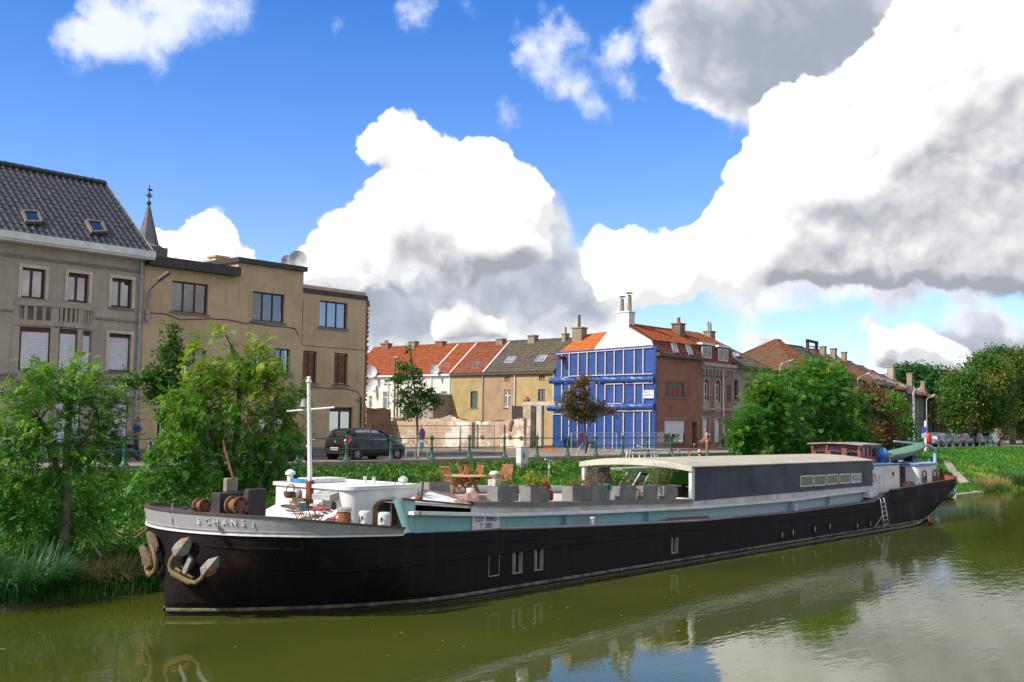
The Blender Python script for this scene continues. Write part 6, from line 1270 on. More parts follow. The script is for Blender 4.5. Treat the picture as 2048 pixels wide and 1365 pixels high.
def motorbike(label,x,y,rz):
    t=thing('motor_scooter',label,'scooter',(0,0,0),'scooters parked behind the railing'); K=mat('scooter_black',(.016,.017,.022),.35,coat=.5)
    for xx in (-.6,.62): mb=MB(); mb.lathe((xx,-.05,.28),[(.14,0),(.26,0),(.28,.03),(.28,.08),(.26,.11),(.14,.11)],16,'y'); mb.build('wheel',mat('tyre',(.014,.014,.014)),t,smooth=40)
    mb=MB(); rows=[]
    for x_,w,z0,z1 in ((-.85,.08,.55,.72),(-.6,.17,.42,.80),(-.1,.18,.35,.78),(.05,.16,.22,.40),(.30,.16,.22,.36),(.42,.19,.25,.75),(.52,.16,.5,.98),(.62,.08,.6,.95)): rows.append([(x_,w*math.cos(a),(z0+z1)/2+(z1-z0)/2*math.sin(a)) for a in np.linspace(0,2*math.pi,11)[:-1]])
    mb.grid(rows,True); mb.build('fairing',K,t,smooth=True); mb=MB(); mb.box(-.8,-.08,-.14,.14,.78,.86); mb.build('seat',mat('seat_black',(.012,.012,.012),.7),t,bevel=.04); mb=MB(); mb.tube([(.5,-.36,1.0),(.5,-.1,1.04),(.5,.1,1.04),(.5,.36,1.0)],.022,6); mb.tube([(.62,0,.28),(.5,0,1.02)],.03,6); mb.build('handlebar',M_zinc,t); mb=MB(); mb.box(.6,.64,-.12,.12,.82,.92); mb.build('headlight',mat('lamp_clear',(.55,.56,.58)),t)
    t.location=(x,y,ROADZ); t.rotation_euler=(0,0,rz)
motorbike('black scooter half hidden by the leaves left of the dark car',PX(600,915,37.2),37.2,.25); motorbike('black scooter parked by the downpipe of the grey house',PX(270,918,37.2),37.2,-.2)
# electricity cabinet on the bank
yb_=33.4; x0=P(1042,910,Y=yb_).x; x1=P(1057.5,910,Y=yb_).x; y1=P(1032,910,X=x0).y; z1=P(1042,895,Y=yb_).z; zm_=P(1042,928,Y=yb_).z
eb=thing('utility_cabinet','white concrete utility cabinet standing in the bank grass below the railing','cabinet',((x0+x1)/2,(yb_+y1)/2,zm_-.5)); mb=MB(); mb.box(x0,x1,yb_,y1,zm_,z1); cb_=mb.build('body',mat('cabinet_white',(.62,.60,.55),.7,(.52,.50,.45),3,streak=.3),eb,bevel=.015)
mb=MB(); mb.box(x0-.03,x1+.03,yb_-.03,y1+.03,z1+.001,z1+.05); mb.build('lid',mat('cabinet_white',(.6,.6,.6)),eb,bevel=.01); mb=MB(); mb.box(x0+.03,x1-.03,yb_+.02,y1-.02,zm_-.9,zm_-.003); mb.build('plinth',mat('cabinet_grey',(.42,.41,.38),.8,(.3,.3,.27),3),eb); mb=MB(); mb.box((x0+x1)/2-.10,(x0+x1)/2-.04,yb_-.02,yb_-.001,(zm_+z1)/2-.12,(zm_+z1)/2+.1); mb.build('lock',M_dark,eb)
# cycle stands, signs, stakes
for k,(ua,ub) in enumerate(((812,830),(837,855),)):
    y=36.6; a=P(ua,918,Y=y); b=P(ub,918,Y=y); t=thing('cycle_stand',('left','right')[k]+' of the two pale tube cycle stands beside the plot tree','cycle stand',(a.x,y,ROADZ),'cycle stands on the quay'); mb=MB(); h_=.95; pts=[(a.x,y,ROADZ)]+[(a.x+(b.x-a.x)*(.5-.5*math.cos(math.pi*i/8)),y,ROADZ+h_-.22+.22*math.sin(math.pi*i/8)) for i in range(9)]+[(b.x,y,ROADZ)]; mb.tube(pts,.03,8); mb.build('hoop',mat('stand_pale',(.50,.48,.44),.5),t,smooth=True)
def sign(label,u,v,y,r,face,ring,extra=None,zb=GZ,n=(-.3,-.95,0)):
    p=P(u,v,Y=y); t=thing('road_sign',label,'road sign',(p.x,y,zb)); mb=MB(); mb.tube([(p.x,y,zb),(p.x,y,p.z+r*1.05)],.03,8); mb.build('pole',M_zinc,t); n=V(n).normalized(); a=V((0,0,1)).cross(n).normalized()
    for rr,m,o in ((r,ring,.02),(r*.78,face,.026)): mb=MB(); mb.prism([V((p.x,y,p.z))+n*o+a*rr*math.cos(q)+V((0,0,rr*math.sin(q))) for q in np.linspace(0,2*math.pi,25)[:-1]],n*.006); mb.build('disc' if rr==r else 'sign_face',m,t)
    mb=MB(); d=a*.72*r+V((0,0,r*.72)); mb.beam(V((p.x,y,p.z))+n*.036-d*.9,V((p.x,y,p.z))+n*.036+d*.9,.09*r*3,.008,n); mb.build('slash',ring,t)
    if extra: mb=MB(); q=V((p.x,y,p.z-r-.25)); mb.obox(q+n*.03,a*.2,n*.008,(0,0,.14)); mb.build('sub_plate',extra,t)
    return t
S_red=mat('sign_red',(.50,.02,.03),.4); S_blue=mat('sign_blue',(.05,.10,.50),.4); S_lb=mat('sign_lightblue',(.20,.45,.75),.4); S_mag=mat('sign_magenta',(.60,.03,.20),.4)
sign('red and blue no parking sign with light blue plate before the cleared plot',843.5,869,41.5,.33,S_blue,S_red,S_lb,n=(.25,-.97,0))
sign('faded magenta round sign beside the copper leaved tree',1165,876,41.0,.33,mat('sign_faded',(.12,.16,.42),.4),S_mag,S_lb)
def stake(label,p,q,m,w=.05): t=thing('tree_stake',label,'stake',(p[0],p[1],ROADZ),'leaning stakes round the street trees'); mb=MB(); mb.beam(p,q,w,w); mb.build('pole',m,t)
M_stk=mat('stake_wood',(.42,.33,.22),.8,(.3,.22,.14),6)
for l,(ua,va,ub,vb) in (('left leaning stake of the copper leaved tree',(1152,913,1161,892)),('right leaning stake of the copper leaved tree',(1181,889,1173,912)),('thin stake left of the plot tree trunk',(838,868,836,915))): stake(l,P(ua,va,Y=38.5),P(ub,vb,Y=38.5),M_stk,.06)
# building site fence panels
def mesh_panel(label,ua,ub,vt,vb,y,m,grp):
    a=P(ua,vb,Y=y); b=P(ub,vb,Y=y); zt=P((ua+ub)/2,vt,Y=y).z; zb=GZ+.1; t=thing('fence_panel',label,'site fence',((a.x+b.x)/2,y,GZ),grp); mb=MB(); mb.tube([(a.x,y,zb),(a.x,y,zt),(b.x,y,zt),(b.x,y,zb)],.026,6); mb.tube([(a.x,y,zb+.15),(b.x,y,zb+.15)],.02,6); mb.build('frame',m,t)
    mb=MB(); n=int((b.x-a.x)/.16)
    for i in range(1,n): x=a.x+(b.x-a.x)*i/n; mb.beam((x,y,zb+.15),(x,y,zt),.006,.006)
    for k in range(1,8): z=zb+.15+(zt-zb-.15)*k/8; mb.beam((a.x,y,z),(b.x,y,z),.006,.006)
    mb.build('wire_mesh',m,t,kind='stuff'); mb=MB()
    for x in (a.x,b.x): mb.box(x-.3,x+.3,y-.12,y+.12,GZ,GZ+.14)
    mb.build('foot',mat('block_grey',(.24,.22,.20),.9),t)
M_fd=mat('fence_dark',(.05,.05,.05),.5); M_fl=mat('fence_pale',(.40,.42,.52),.4)
for l,ua,ub,vt,vb,y,m in (('dark wire site fence panel left of the plot tree',744,842,852,912,44.3,M_fd),('dark wire site fence panel right of the plot tree',843,919,852,912,44.5,M_fd),('dark wire site fence panel before the plot wall middle',921,988,852,912,44.4,M_fd),('pale wire site fence panel before the tarpaulin',1142,1233,866,910,43.9,M_fl),('pale wire site fence panel at the tarpaulin corner',1243,1342,866,908,43.4,M_fl)): mesh_panel(l,ua,ub,vt,vb,y,m,'wire fence panels round the plot')
rb=MB(); 
for k in range(420):
    u=random.uniform(745,1330); y=random.uniform(42.4,53 if u<1100 else 44.5); x=PX(u,900,y); s=random.uniform(.03,.14); a=random.uniform(0,3); rb.obox((x,y,GZ+s*.4+.02),(s*math.cos(a)*1.5,s*math.sin(a)*1.5,0),(-s*math.sin(a),s*math.cos(a),random.uniform(-.3,.3)*s),(0,0,s*.7))
rb.build('rubble',mat('rubble_mix',(.36,.22,.14),.95,(.44,.38,.30),5,bump=.5),kind='stuff')
for k,(u,v,y) in enumerate(((1103,903,47),)):
    p=P(u,v,Y=y); t=thing('barrier_net','crumpled orange barrier netting lying by the concrete frame','netting',(p.x,y,GZ)); mb=MB(); rs=np.random.default_rng(3); rows=[[(p.x-.8+i*.2,y-.5+j*.2,GZ+.05+rs.uniform(0,.42)*math.sin(math.pi*i/8)) for i in range(9)] for j in range(6)]; mb.grid(rows); mb.build('net',mat('net_orange',(.60,.10,.02),.6),t)
dp=thing('marker_post','red and white striped marker post on the quay by the standing worker','marker post',(0,0,0)); p=P(1399,921,Y=34.4); zb=p.z; zt=P(1399,893,Y=34.4).z; dp.location=(p.x,34.4,zb)
for k in range(5): mb=MB(); h_=(zt-zb-.1)/5; mb.lathe((p.x,34.4,zb+.06+k*h_),[(.09,0),(.09,h_-.002)],12); mb.build('band',mat('post_red',(.55,.02,.02),.4) if k%2==0 else mat('post_white',(.78,.77,.75),.4),dp,smooth=40)
mb=MB(); mb.lathe((p.x,34.4,zb),[(.2,0),(.18,.05),(.1,.06)],12); mb.build('foot',M_dark,dp)
t=thing('yellow_rod','thin yellow rod leaning beside the chestnut door','rod',tuple(P(1462,914,Y=36.5))); mb=MB(); mb.tube([P(1462,914,Y=36.5),P(1468,883,Y=36.5)],.035,6); mb.build('rod',mat('rod_yellow',(.45,.40,.03),.5),t)
# white mooring sign pole and red case near the stern, street lamps over the far terrace
p=P(1851,912,Y=34.0); t=thing('mooring_post','tall white post with a small blue sign rising behind the stern','post',tuple(p)); mb=MB(); mb.tube([p,P(1851,842,Y=34.0)],.11,8); mb.build('pole',M_bw,t); mb=MB(); q=P(1849,860,Y=33.85); mb.obox(q,(.13,-.12,0),(.02,.02,0),(0,0,.26)); mb.build('sign_face',S_blue,t); q=P(1848,872,Y=33.8); mb=MB(); mb.obox(q,(.16,-.13,0),(.02,.02,0),(0,0,.2)); mb.build('sub_plate',M_bw,t)
p=P(1857.5,908,Y=34.3); t=thing('lifebuoy_case','red lifebuoy case on a post beside the white mooring post','lifebuoy case',tuple(p)); q0=P(1857.5,889,Y=34.3); q1=P(1857.5,866,Y=34.3); mb=MB(); mb.lathe(q0,[(.12,0),(.22,.08),(.25,.3),(.23,q1.z-q0.z-.12),(.12,q1.z-q0.z)],14); mb.build('case',mat('case_red',(.58,.025,.02),.4),t,smooth=60); mb=MB(); mb.tube([p,q0],.06,8); mb.build('pole',mat('case_post',(.22,.06,.03),.6),t); mb=MB(); mb.lathe(q1,[(.12,0),(.14,.15),(.16,.35),(.06,.5)],10); mb.build('cap',M_dark,t,smooth=50)
for l,pts in (('white curved street lamp over the brown roofs by the big tree',((1716,768),(1715,760),(1718,755),(1735,748))),('white bracket street lamp left of the rust red roofs',((1826,805),(1825,790),(1827,783),(1838,778))),('small white street lamp over the tan terrace house',((1853,812),(1853,800),(1856,797),(1865,792))),('white double arm lamp mast over the slate roofs',((1828,792),(1828,772),(1826,771),(1810,771))),('white curved lamp arm over the mottled roof',((1559,745),(1560,732),(1565,726),(1580,722)))):
    y=40.5; q=[P(u,v,Y=y-.02*i) for i,(u,v) in enumerate(pts)]; t=thing('street_lamp',l,'street lamp',(q[0].x,y,ROADZ),'white street lamps along the far terrace'); mb=MB(); mb.tube([(q[0].x,y,ROADZ)]+q,[.06]+[.035]*4,6); mb.build('mast',mat('lamp_white',(.60,.60,.58),.5),t); d=(q[3]-q[2]).normalized(); mb=MB(); mb.obox(q[3]+d*.25,d*.35,(0,.09,0),(0,0,.04)); mb.build('lamp_head',mat('lamp_white',(.6,.6,.58)),t)
# ---------------------------------------------------------------- things on and about the barge
M_plf=mat('planter_grey',(.215,.20,.185),.85,(.15,.14,.13),2.5,bump=.25,bs=30,streak=.35,grime=(.10,.09,.08))
def planter(label,uL,uC,uR,vt,vb,Yn,grp='grey planters on the hatch deck',zb=None):
    X0_=P(uC,vb,Y=Yn).x; X1_=P(uR,vb,Y=Yn).x; z1_=P(uC,vt,Y=Yn).z; z0_=zb if zb is not None else zD((X0_+X1_)/2)+.002; Y1_=min(P(uL,vt,X=X0_).y,Yn+.95); Y1_=max(Y1_,Yn+.4); t=thing('planter',label,'planter',((X0_+X1_)/2,(Yn+Y1_)/2,z0_),grp)
    mb=MB(); w=.035; mb.box(X0_,X1_,Yn,Yn+w,z0_,z1_); mb.box(X0_,X1_,Y1_-w,Y1_,z0_,z1_); mb.box(X0_,X0_+w,Yn+w,Y1_-w,z0_,z1_); mb.box(X1_-w,X1_,Yn+w,Y1_-w,z0_,z1_); mb.box(X0_+w,X1_-w,Yn+w,Y1_-w,z0_,z0_+.03); mb.build('trough',M_plf,t,bevel=.006)
    mb=MB(); mb.box(X0_+w+.002,X1_-w-.002,Yn+w+.002,Y1_-w-.002,z0_+.031,z1_-.05); mb.build('soil',mat('soil',(.05,.035,.02),.95),t); return (X0_,X1_,Yn,Y1_,z1_)
PL=[planter('square fronted grey planter with a pale stone ornament on its corner',979,995,1038,974,1002,YN+.08),planter('grey planter full of yellowing shrub beside the red wrapped parasol',1044,1061,1100,974,1003,YN+.1),planter('first of two flush grey planters right of the red parasol',1128,1145,1182,973,1001,YN+.1),planter('second flush grey planter, against the green crate',1164,1182.6,1219,973,1001,YN+.1),planter('grey planter right of the green crate with a tall leafy plant',1228,1240,1273,973,1000,YN+.1),planter('grey planter in front of the white framed loungers',1273,1286,1315,972,998,YN+.12),planter('last grey planter before the deckhouse post',1316,1328.5,1353,972,996,YN+.14)]
PF=planter('grey planter at the far left behind the tall wooden armchair',843,858,900,965,988,22.6)
M_teak=mat('teak',(.36,.135,.055),.65,(.26,.09,.035),7,bump=.15,bs=50)
def wood_chair(label,loc,rz,s=.80,arms=True):
    t=thing('garden_chair',label,'chair',(0,0,0),'wooden garden chairs round the deck table')
    for y in (-.22,.22):
        mb=MB(); mb.beam((-.22,y,0),(.16,y,.62 if arms else .44),.035,.05); mb.build('leg',M_teak,t); mb=MB(); mb.beam((.24,y,0),(-.20,y,.45),.035,.05); mb.build('leg',M_teak,t)
        if arms: mb=MB(); mb.box(-.26,.26,y-.035,y+.035,.62,.65); mb.build('armrest',M_teak,t)
    mb=MB(); 
    for k in range(6): mb.box(-.2+k*.08,-.135+k*.08,-.21,.21,.43,.455)
    mb.build('seat',M_teak,t,kind='stuff'); mb=MB()
    for y in (-.22,.22): mb.beam((-.20,y,.40),(-.42,y,1.06),.035,.045)
    mb.beam((-.42,-.235,1.05),(-.42,.235,1.05),.03,.07); mb.beam((-.24,-.235,.52),(-.24,.235,.52),.03,.05); b=mb.build('back_frame',M_teak,t)
    for k in range(6): y=-.165+k*.066; mb=MB(); mb.beam((-.24,y,.54),(-.41,y,1.03),.036,.016,(1,0,0)); mb.build('slat',M_teak,b)
    t.location=loc; t.rotation_euler=(0,0,rz); t.scale=(s,s,s); return t
def foot(u,v,z): p=P(u,v,Z=z); return (p.x,p.y,z)
zc=2.25
for l,u,v,rz,a in (('tall wooden armchair at the left end of the deck table',897,988,.35,True),('wooden chair seen from behind in front of the deck table',919,984,1.75,False),('wooden chair on the far side of the deck table',934,975,-1.1,False),('wooden folding chair right of the deck table, facing left',944,985,2.9,True),('wooden chair behind the stone ornament',984,985,2.2,True),('wooden chair at the right end with its pale slatted back to the light',1008,982,-2.8,True),('wooden chair between the flush planters and the covered barbecue',1170,978,2.6,False)): wood_chair(l,foot(u,v,zc-(.15 if u>1100 else 0)),rz,.80 if u<1100 else .66,a)
t=thing('garden_table','round topped wooden garden table between the deck chairs','table',foot(930,986,zc)); p=t.location; mb=MB(); mb.lathe((p.x,p.y,zc+.52),[(.02,0),(.68,0),(.70,.02),(.68,.04)],24); mb.build('tabletop',mat('table_top',(.48,.29,.16),.7,(.38,.2,.1),5),t,smooth=40)
for k in range(4): a=k*1.571+.6; mb=MB(); mb.beam((p.x+.4*math.cos(a),p.y+.4*math.sin(a),zc),(p.x+.3*math.cos(a+.9),p.y+.3*math.sin(a+.9),zc+.52),.05,.05); mb.build('leg',M_teak,t)
# ornament, ground sheet, hatch lid, levers
q=PL[0]; t=thing('stone_ornament','pale carved stone ornament on a small block behind the first planter','ornament',(q[0]+.22,q[3]-.2,q[4])); c=V((q[0]+.22,q[3]-.1,q[4])); mb=MB(); mb.box(c.x-.14,c.x+.14,c.y-.14,c.y+.14,c.z,c.z+.18); mb.build('block',mat('orn_stone',(.55,.50,.42),.9,(.4,.36,.3),6,bump=.5),t,bevel=.01); mb=MB(); mb.lathe(c+V((0,0,.18)),[(.04,0),(.07,.03),(.06,.05),(.11,.08),(.16,.13),(.165,.17),(.12,.22),(.04,.24)],12); mb.build('bust',mat('orn_stone',(.55,.5,.42)),t,smooth=60)
def poly3(u,vs,Y): return [P(a,b,Y=Y) for a,b in zip(u,vs)]
t=thing('hatch_lid','long white hatch lid with weathered brown top lying slanted behind the fore cabin','hatch lid',(20.5,21,2.5)); a=[P(812,1003,Y=YN+.05),P(943,1012,Y=YN+.05),P(905,989,Y=22.3),P(846,979,Y=22.3)]
mb=MB(); mb.prism(a,(0,0,-.07)); mb.build('lid',M_bw,t); mb=MB(); mb.prism([a[0]*.5+a[3]*.5+V((0,0,.004)),a[1]*.5+a[2]*.5+V((0,0,.004)),a[2]+V((0,-.03,.004)),a[3]+V((0,-.03,.004))],(0,0,.012)); mb.build('tread',mat('tread_brown',(.13,.085,.06),.85,(.2,.14,.1),3),t); mb=MB(); mb.beam(P(803,998,Y=YN),P(944,1011,Y=YN-.02),.06,.05); mb.build('edge_bar',M_rust,t)
t=thing('winch_lever','dark iron lever standing on the slanted hatch','lever',tuple(P(845,998,Y=YN+.3))); mb=MB(); mb.tube([P(843,1000,Y=YN+.3),P(847,952,Y=YN+.3)],.028,6); mb.build('rod',mat('iron_grey',(.05,.05,.055),.5),t); mb=MB(); mb.lathe(P(838,999,Y=YN+.25),[(.02,0),(.1,.0),(.1,.06),(.04,.1)],10); mb.build('pawl',M_rust,t)
t=thing('folded_tarpaulin','crumpled pink brown folded tarpaulin lying left of the first planter','tarpaulin',foot(950,997,2.3)); p=P(948,996,Y=YN+.35); rs=np.random.default_rng(5); mb=MB(); rows=[]
for j in range(7): rows.append([(p.x-.62+i*.155,p.y-.3+j*.12,2.33+.26*math.sin(math.pi*i/8)**1.2*math.sin(math.pi*j/6)**.7*(1+rs.uniform(-.35,.35))) for i in range(9)])
mb.grid(rows); mb.build('sheet',mat('tarp_brown',(.27,.15,.11),.8,(.18,.11,.085),3),t)
t=thing('white_bucket','small white bucket on deck left of the folded tarpaulin','bucket',foot(940,990,2.33)); c=t.location; mb=MB(); mb.lathe(c,[(.08,0),(.11,.2),(.115,.2),(.10,.01)],12); mb.build('pail',M_bw,t)
# covered parasol, T pole, crate, barbecue
t=thing('wrapped_parasol','red wrapped parasol leaning beside the yellowing planter','parasol',tuple(P(1103,999,Y=YN+.1))); pts=[P(u,v,Y=YN+.15) for u,v in ((1103,1000),(1101,990),(1097,979),(1092,968),(1087,960))]; mb=MB(); mb.tube(pts,[.05,.09,.10,.085,.03],10); mb.build('cloth',mat('parasol_red',(.42,.07,.02),.7,(.30,.04,.012),9,bump=.5,bs=25),t,smooth=True); mb=MB(); mb.tube([pts[0]+V((.01,0,-.1)),pts[0]],.02,6); mb.build('pole',M_bw,t); mb=MB(); mb.lathe(pts[2]-V((0,0,.02)),[(.105,0),(.105,.04)],10); mb.build('band',M_bw,t)
t=thing('deck_brush','pale pole with a light blue cross head hung with a white rag','deck brush',tuple(P(1095,975,Y=20.9))); mb=MB(); mb.tube([P(1095,985,Y=20.9),P(1099,921,Y=20.9)],.022,6); mb.build('pole',mat('pole_tan',(.42,.30,.15),.6),t); mb=MB(); mb.beam(P(1090,919,Y=20.9),P(1110,923,Y=20.8),.06,.05); mb.build('head',mat('brush_blue',(.35,.5,.6),.5),t); mb=MB(); mb.grid([[P(1096+du,931+i*3,Y=20.88+.02*math.sin(i*2+du)) for du in (0,1,2.5,3.5)] for i in range(5)]); mb.build('rag',M_bw,t)
q=PL[3]; t=thing('green_crate','green and white plastic crate standing between the planters','crate',(q[1]+.12,YN+.3,zD(q[1]))); x0,x1=P(1216,975,Y=YN+.12).x,P(1222,975,Y=YN+.12).x; zt_=P(1219,968,Y=YN+.12).z; zz=zD(x0); mb=MB(); mb.box(x0,x1,YN+.12,YN+.45,zz,zz+(zt_-zz)*.6); mb.build('base',M_bw,t,bevel=.01); mb=MB(); mb.box(x0-.02,x1+.02,YN+.1,YN+.47,zz+(zt_-zz)*.6+.002,zt_); mb.build('top_box',mat('crate_green',(.02,.26,.12),.45),t,bevel=.01); mb=MB()
for k in range(6): mb.beam((x0+.02,YN+.118,zz+.03+k*.05),(x1-.02,YN+.118,zz+.07+k*.05),.006,.012)
mb.build('stripe',M_dark,t)
t=thing('barbecue','barbecue under a fitted black cover behind the planters','barbecue',foot(1205,985,2.1)); K=mat('cover_black',(.016,.012,.014),.8,(.05,.04,.04),5,bump=.3,bs=12); Yq=21.3
X0_=P(1196,950,Y=Yq).x; X1_=P(1221,950,Y=Yq).x; Y1_=P(1172,950,X=X0_).y; z1_=P(1200,934,Y=Yq).z; zz=2.08; prof=[(0,zz),(0,z1_-.28),(.10,z1_-.12),(.28,z1_-.02),(.5,z1_)]
mb=MB(); rows=[]
for i in range(7):
    f=i/6; y=Yq+(Y1_-Yq)*f; k=1-.25*max(0,f-.6)/.4; dr_=.55*max(0,f-.45)**1.3; rows.append([(X0_,y,zz),(X0_-.01,y,z1_-.10-dr_),(X0_+.06,y,z1_-.02-dr_),(X1_-.06,y,z1_-dr_),(X1_,y,z1_-.08-dr_),(X1_,y,zz)])
mb.grid(rows); mb.add(rows[0],[tuple(range(6))]); mb.add(rows[-1],[tuple(range(6))[::-1]]); mb.build('cover',K,t,smooth=30); mb=MB(); mb.box(X1_+.01,P(1234,955,Y=Yq).x,Yq,Yq+.6,zz+.15,P(1228,949,Y=Yq).z); mb.build('side_shelf',K,t,bevel=.03)
M_wal=mat('lounger_frame',(.58,.56,.52),.5)
for k,(l,ua,ub) in enumerate((('left white framed reclining lounger under the roof edge',1264,1281),('right white framed reclining lounger under the roof edge',1284,1300))):
    t=thing('lounger',l,'lounger',foot(ua,975,2.02),'white framed loungers'); y=21.6; a=P(ua,974,Y=y); b=P(ub,946,Y=y); mb=MB(); 
    for dy in (0,.55): mb.beam(a+V((0,dy,0)),b+V((0,dy,0)),.04,.04); mb.beam(a+V((0,dy,0)),a+V((.6,dy,-.02)),.03,.03)
    for f in (0.02,): q=a+(b-a)*f; mb.beam(q,q+V((0,.55,0)),.025,.025)
    mb.build('frame',M_wal,t); mb=MB(); mb.prism([a+V((.02,.05,.02)),b+V((.02,.05,-.02)),b+V((.02,.5,-.02)),a+V((.02,.5,.02))],(.012,0,-.01)); mb.build('sling',mat('sling_black',(.018,.015,.014),.85),t)
    for dy in (0,.55): mb=MB(); mb.beam(a+V((.1,dy,0)),a+V((.1,dy,a.z*0-.28)),.04,.04); mb.build('leg',M_wal,t)
t=thing('garden_bench','low dark bench inside the deckhouse porch','bench',(33.6,21.6,1.98)); mb=MB(); mb.box(33.3,34.0,20.4,23.4,2.34,2.40); mb.build('seat',mat('bench_dark',(.06,.045,.035),.7),t)
for yy in (20.6,23.2): mb=MB(); mb.box(33.4,33.9,yy,yy+.06,1.99,2.338); mb.build('leg',mat('bench_dark',(.06,.045,.035)),t)
# bow deck: folding chairs, table, butts, baskets
M_red=mat('chair_red',(.42,.018,.02),.45); M_tl=mat('chair_teal',(.008,.22,.24),.4); M_aq=mat('chair_aqua',(.10,.48,.47),.4)
def fold_chair(label,loc,rz,m,bm,s=.82,grp='folding chairs on the fore deck'):
    t=thing('folding_chair',label,'chair',(0,0,0),grp)
    for y in (-.2,.2):
        mb=MB(); mb.tube([(.22,y,0),(-.20,y,.84)],.013,6); mb.build('leg',m,t); mb=MB(); mb.tube([(-.24,y*.9,0),(.20,y*.9,.45)],.013,6); mb.build('leg',m,t)
    mb=MB(); 
    for k in range(5): mb.box(-.17+k*.08,-.11+k*.08,-.2,.2,.44,.455)
    mb.build('seat',bm,t,kind='stuff'); 
    for z in (.66,.78): mb=MB(); c=V((-.20+(.84-z)*.5,0,z)); mb.obox(c,(.008,0,-.0),(0,.21,0),(-.02,0,.038 if m!=bm else .03)); mb.build('backrest_slat',bm,t)
    t.location=loc; t.rotation_euler=(0,0,rz); t.scale=(s,)*3; return t
zf=1.76
def deckp(u,v,y): p=P(u,v,Y=y); return (p.x,y,zf)
ch=fold_chair('teal backed folding chair with red legs on the fore deck',deckp(616,1040,20.9),-1.15,M_red,M_tl,.85); mb=MB(); mb.obox((-.16,0,.75),(.008,0,0),(0,.22,0),(-.03,0,.11)); o=mb.build('backrest',M_tl,None); o.parent=ch
fold_chair('red folding chair left of the teal one against the cabin',deckp(596,1036,21.9),-.2,M_red,mat('seat_tan',(.28,.17,.09),.6),.85); fold_chair('red folding chair right of the teal one, beside the wicker bin',deckp(668,1045,20.4),2.3,M_red,M_red,.8); fold_chair('red folding chair behind the teal one, seen edge on',deckp(632,1038,21.6),2.8,M_red,mat('seat_tan',(.28,.17,.09)),.8)
t=thing('folding_table','small red folding table between the folding chairs','table',deckp(640,1040,21.0)); c=t.location; mb=MB(); mb.lathe((c.x,c.y,zf+.55),[(.02,0),(.27,0),(.27,.02),(.02,.02)],16); mb.build('tabletop',M_red,t)
for sx in (-1,1): mb=MB(); mb.tube([(c.x-.22*sx,c.y,zf),(c.x+.22*sx,c.y,zf+.55)],.013,6); mb.build('leg',M_red,t)
def box_thing(name,label,cat,u0,u1,v0,v1,y,d,m,bev=.01,part='body',zb=zf):
    x0,x1=P(u0,v1,Y=y).x,P(u1,v1,Y=y).x; z1=P(u0,v0,Y=y).z; t=thing(name,label,cat,((x0+x1)/2,y+d/2,zb)); return t,x0,x1,z1
for k,(l,u0,u1,v0) in enumerate((('left of the two white water butts by the cabin window',718,741,1022),('right white water butt in front of the cabin window',757,780,1025))):
    y=19.75; c=P((u0+u1)/2,1045,Y=y); r_=abs(P(u1,1045,Y=y).x-P(u0,1045,Y=y).x)*.40; z1=P((u0+u1)/2,v0,Y=y).z; t=thing('water_butt',l,'water butt',(c.x,y,zf),'white water butts on the side deck'); mb=MB(); mb.lathe((c.x,y,zf),[(r_*.9,0),(r_*1.02,.1),(r_*1.02,z1-zf-.06),(r_,z1-zf-.03),(r_*.8,z1-zf),(.01,z1-zf+.005)],18); mb.build('barrel',mat('butt_white',(.56,.55,.52),.5,(.46,.45,.43),3),t,smooth=40); mb=MB(); mb.tube([(c.x-r_*.9,y-.05,z1-.14),(c.x-r_*1.3,y-.1,z1-.12),(c.x-r_*1.35,y-.12,z1-.22)],.018,6); mb.build('tap',M_dark,t); mb=MB(); mb.tube([(c.x-r_*.8,y-r_*.75,z1-.25),(c.x-r_*.8,y-r_*.75,zf)],.02,6); mb.build('hose',M_bw,t)
y=20.0; c=P(689,1040,Y=y); r_=.15; z1=P(689,1015,Y=y).z; t=thing('wicker_bin','brown wicker bin with a grey lid beside the cabin corner','bin',(c.x,y,zf)); M_wk=mat('wicker',(.27,.105,.03),.7,(.17,.06,.018),12,bump=.6,bs=50); mb=MB(); n=11; prof=[]
for k in range(n): z=(z1-zf-.1)*k/n; prof+=[(r_*1.0,z+.001),(r_*1.06,z+(z1-zf-.1)/n*.5)]
mb.lathe((c.x,y,zf),prof,16); mb.build('basket',M_wk,t,smooth=False); mb=MB(); mb.lathe((c.x,y,z1-.1),[(r_*1.08,0),(r_*1.08,.07),(r_*.9,.10),(.01,.10)],16); mb.build('lid',mat('lid_grey',(.40,.36,.30),.8),t,smooth=40)
for l,u,v,m in (('brown wicker basket hanging on the cabin front by the mast',581,987,mat('basket_brown',(.14,.085,.065),.8,(.09,.05,.04),15,bump=.6)),):
    p=P(u,v,X=XF0-.15); t=thing('hanging_basket',l,'basket',tuple(p)); mb=MB(); mb.lathe(p+V((0,0,-.12)),[(.12,0),(.17,.06),(.19,.16),(.17,.16),(.10,.02)],14); mb.build('basket',m,t,smooth=40); mb=MB(); mb.tube([p+V((-.02,.17,.03)),p+V((0,.12,.18)),p+V((.05,0,.24)),p+V((0,-.12,.18)),p+V((-.02,-.17,.03))],.014,6); mb.build('handle',m,t)
p=P(603,995,X=XF0-.28); t=thing('lantern_shelf','small wooden shelf with a grey lantern left of the mast foot','shelf',tuple(p)); mb=MB(); mb.obox(p+V((0,0,-.06)),(.12,0,0),(0,.24,0),(0,0,.04)); mb.build('shelf',mat('shelf_wood',(.16,.08,.03),.7),t); mb=MB(); mb.lathe(p+V((0,.1,0)),[(.07,-.02),(.08,.0),(.08,.14),(.05,.18),(.02,.2)],10); mb.build('lantern',mat('lantern_grey',(.25,.26,.27),.4),t,smooth=40)
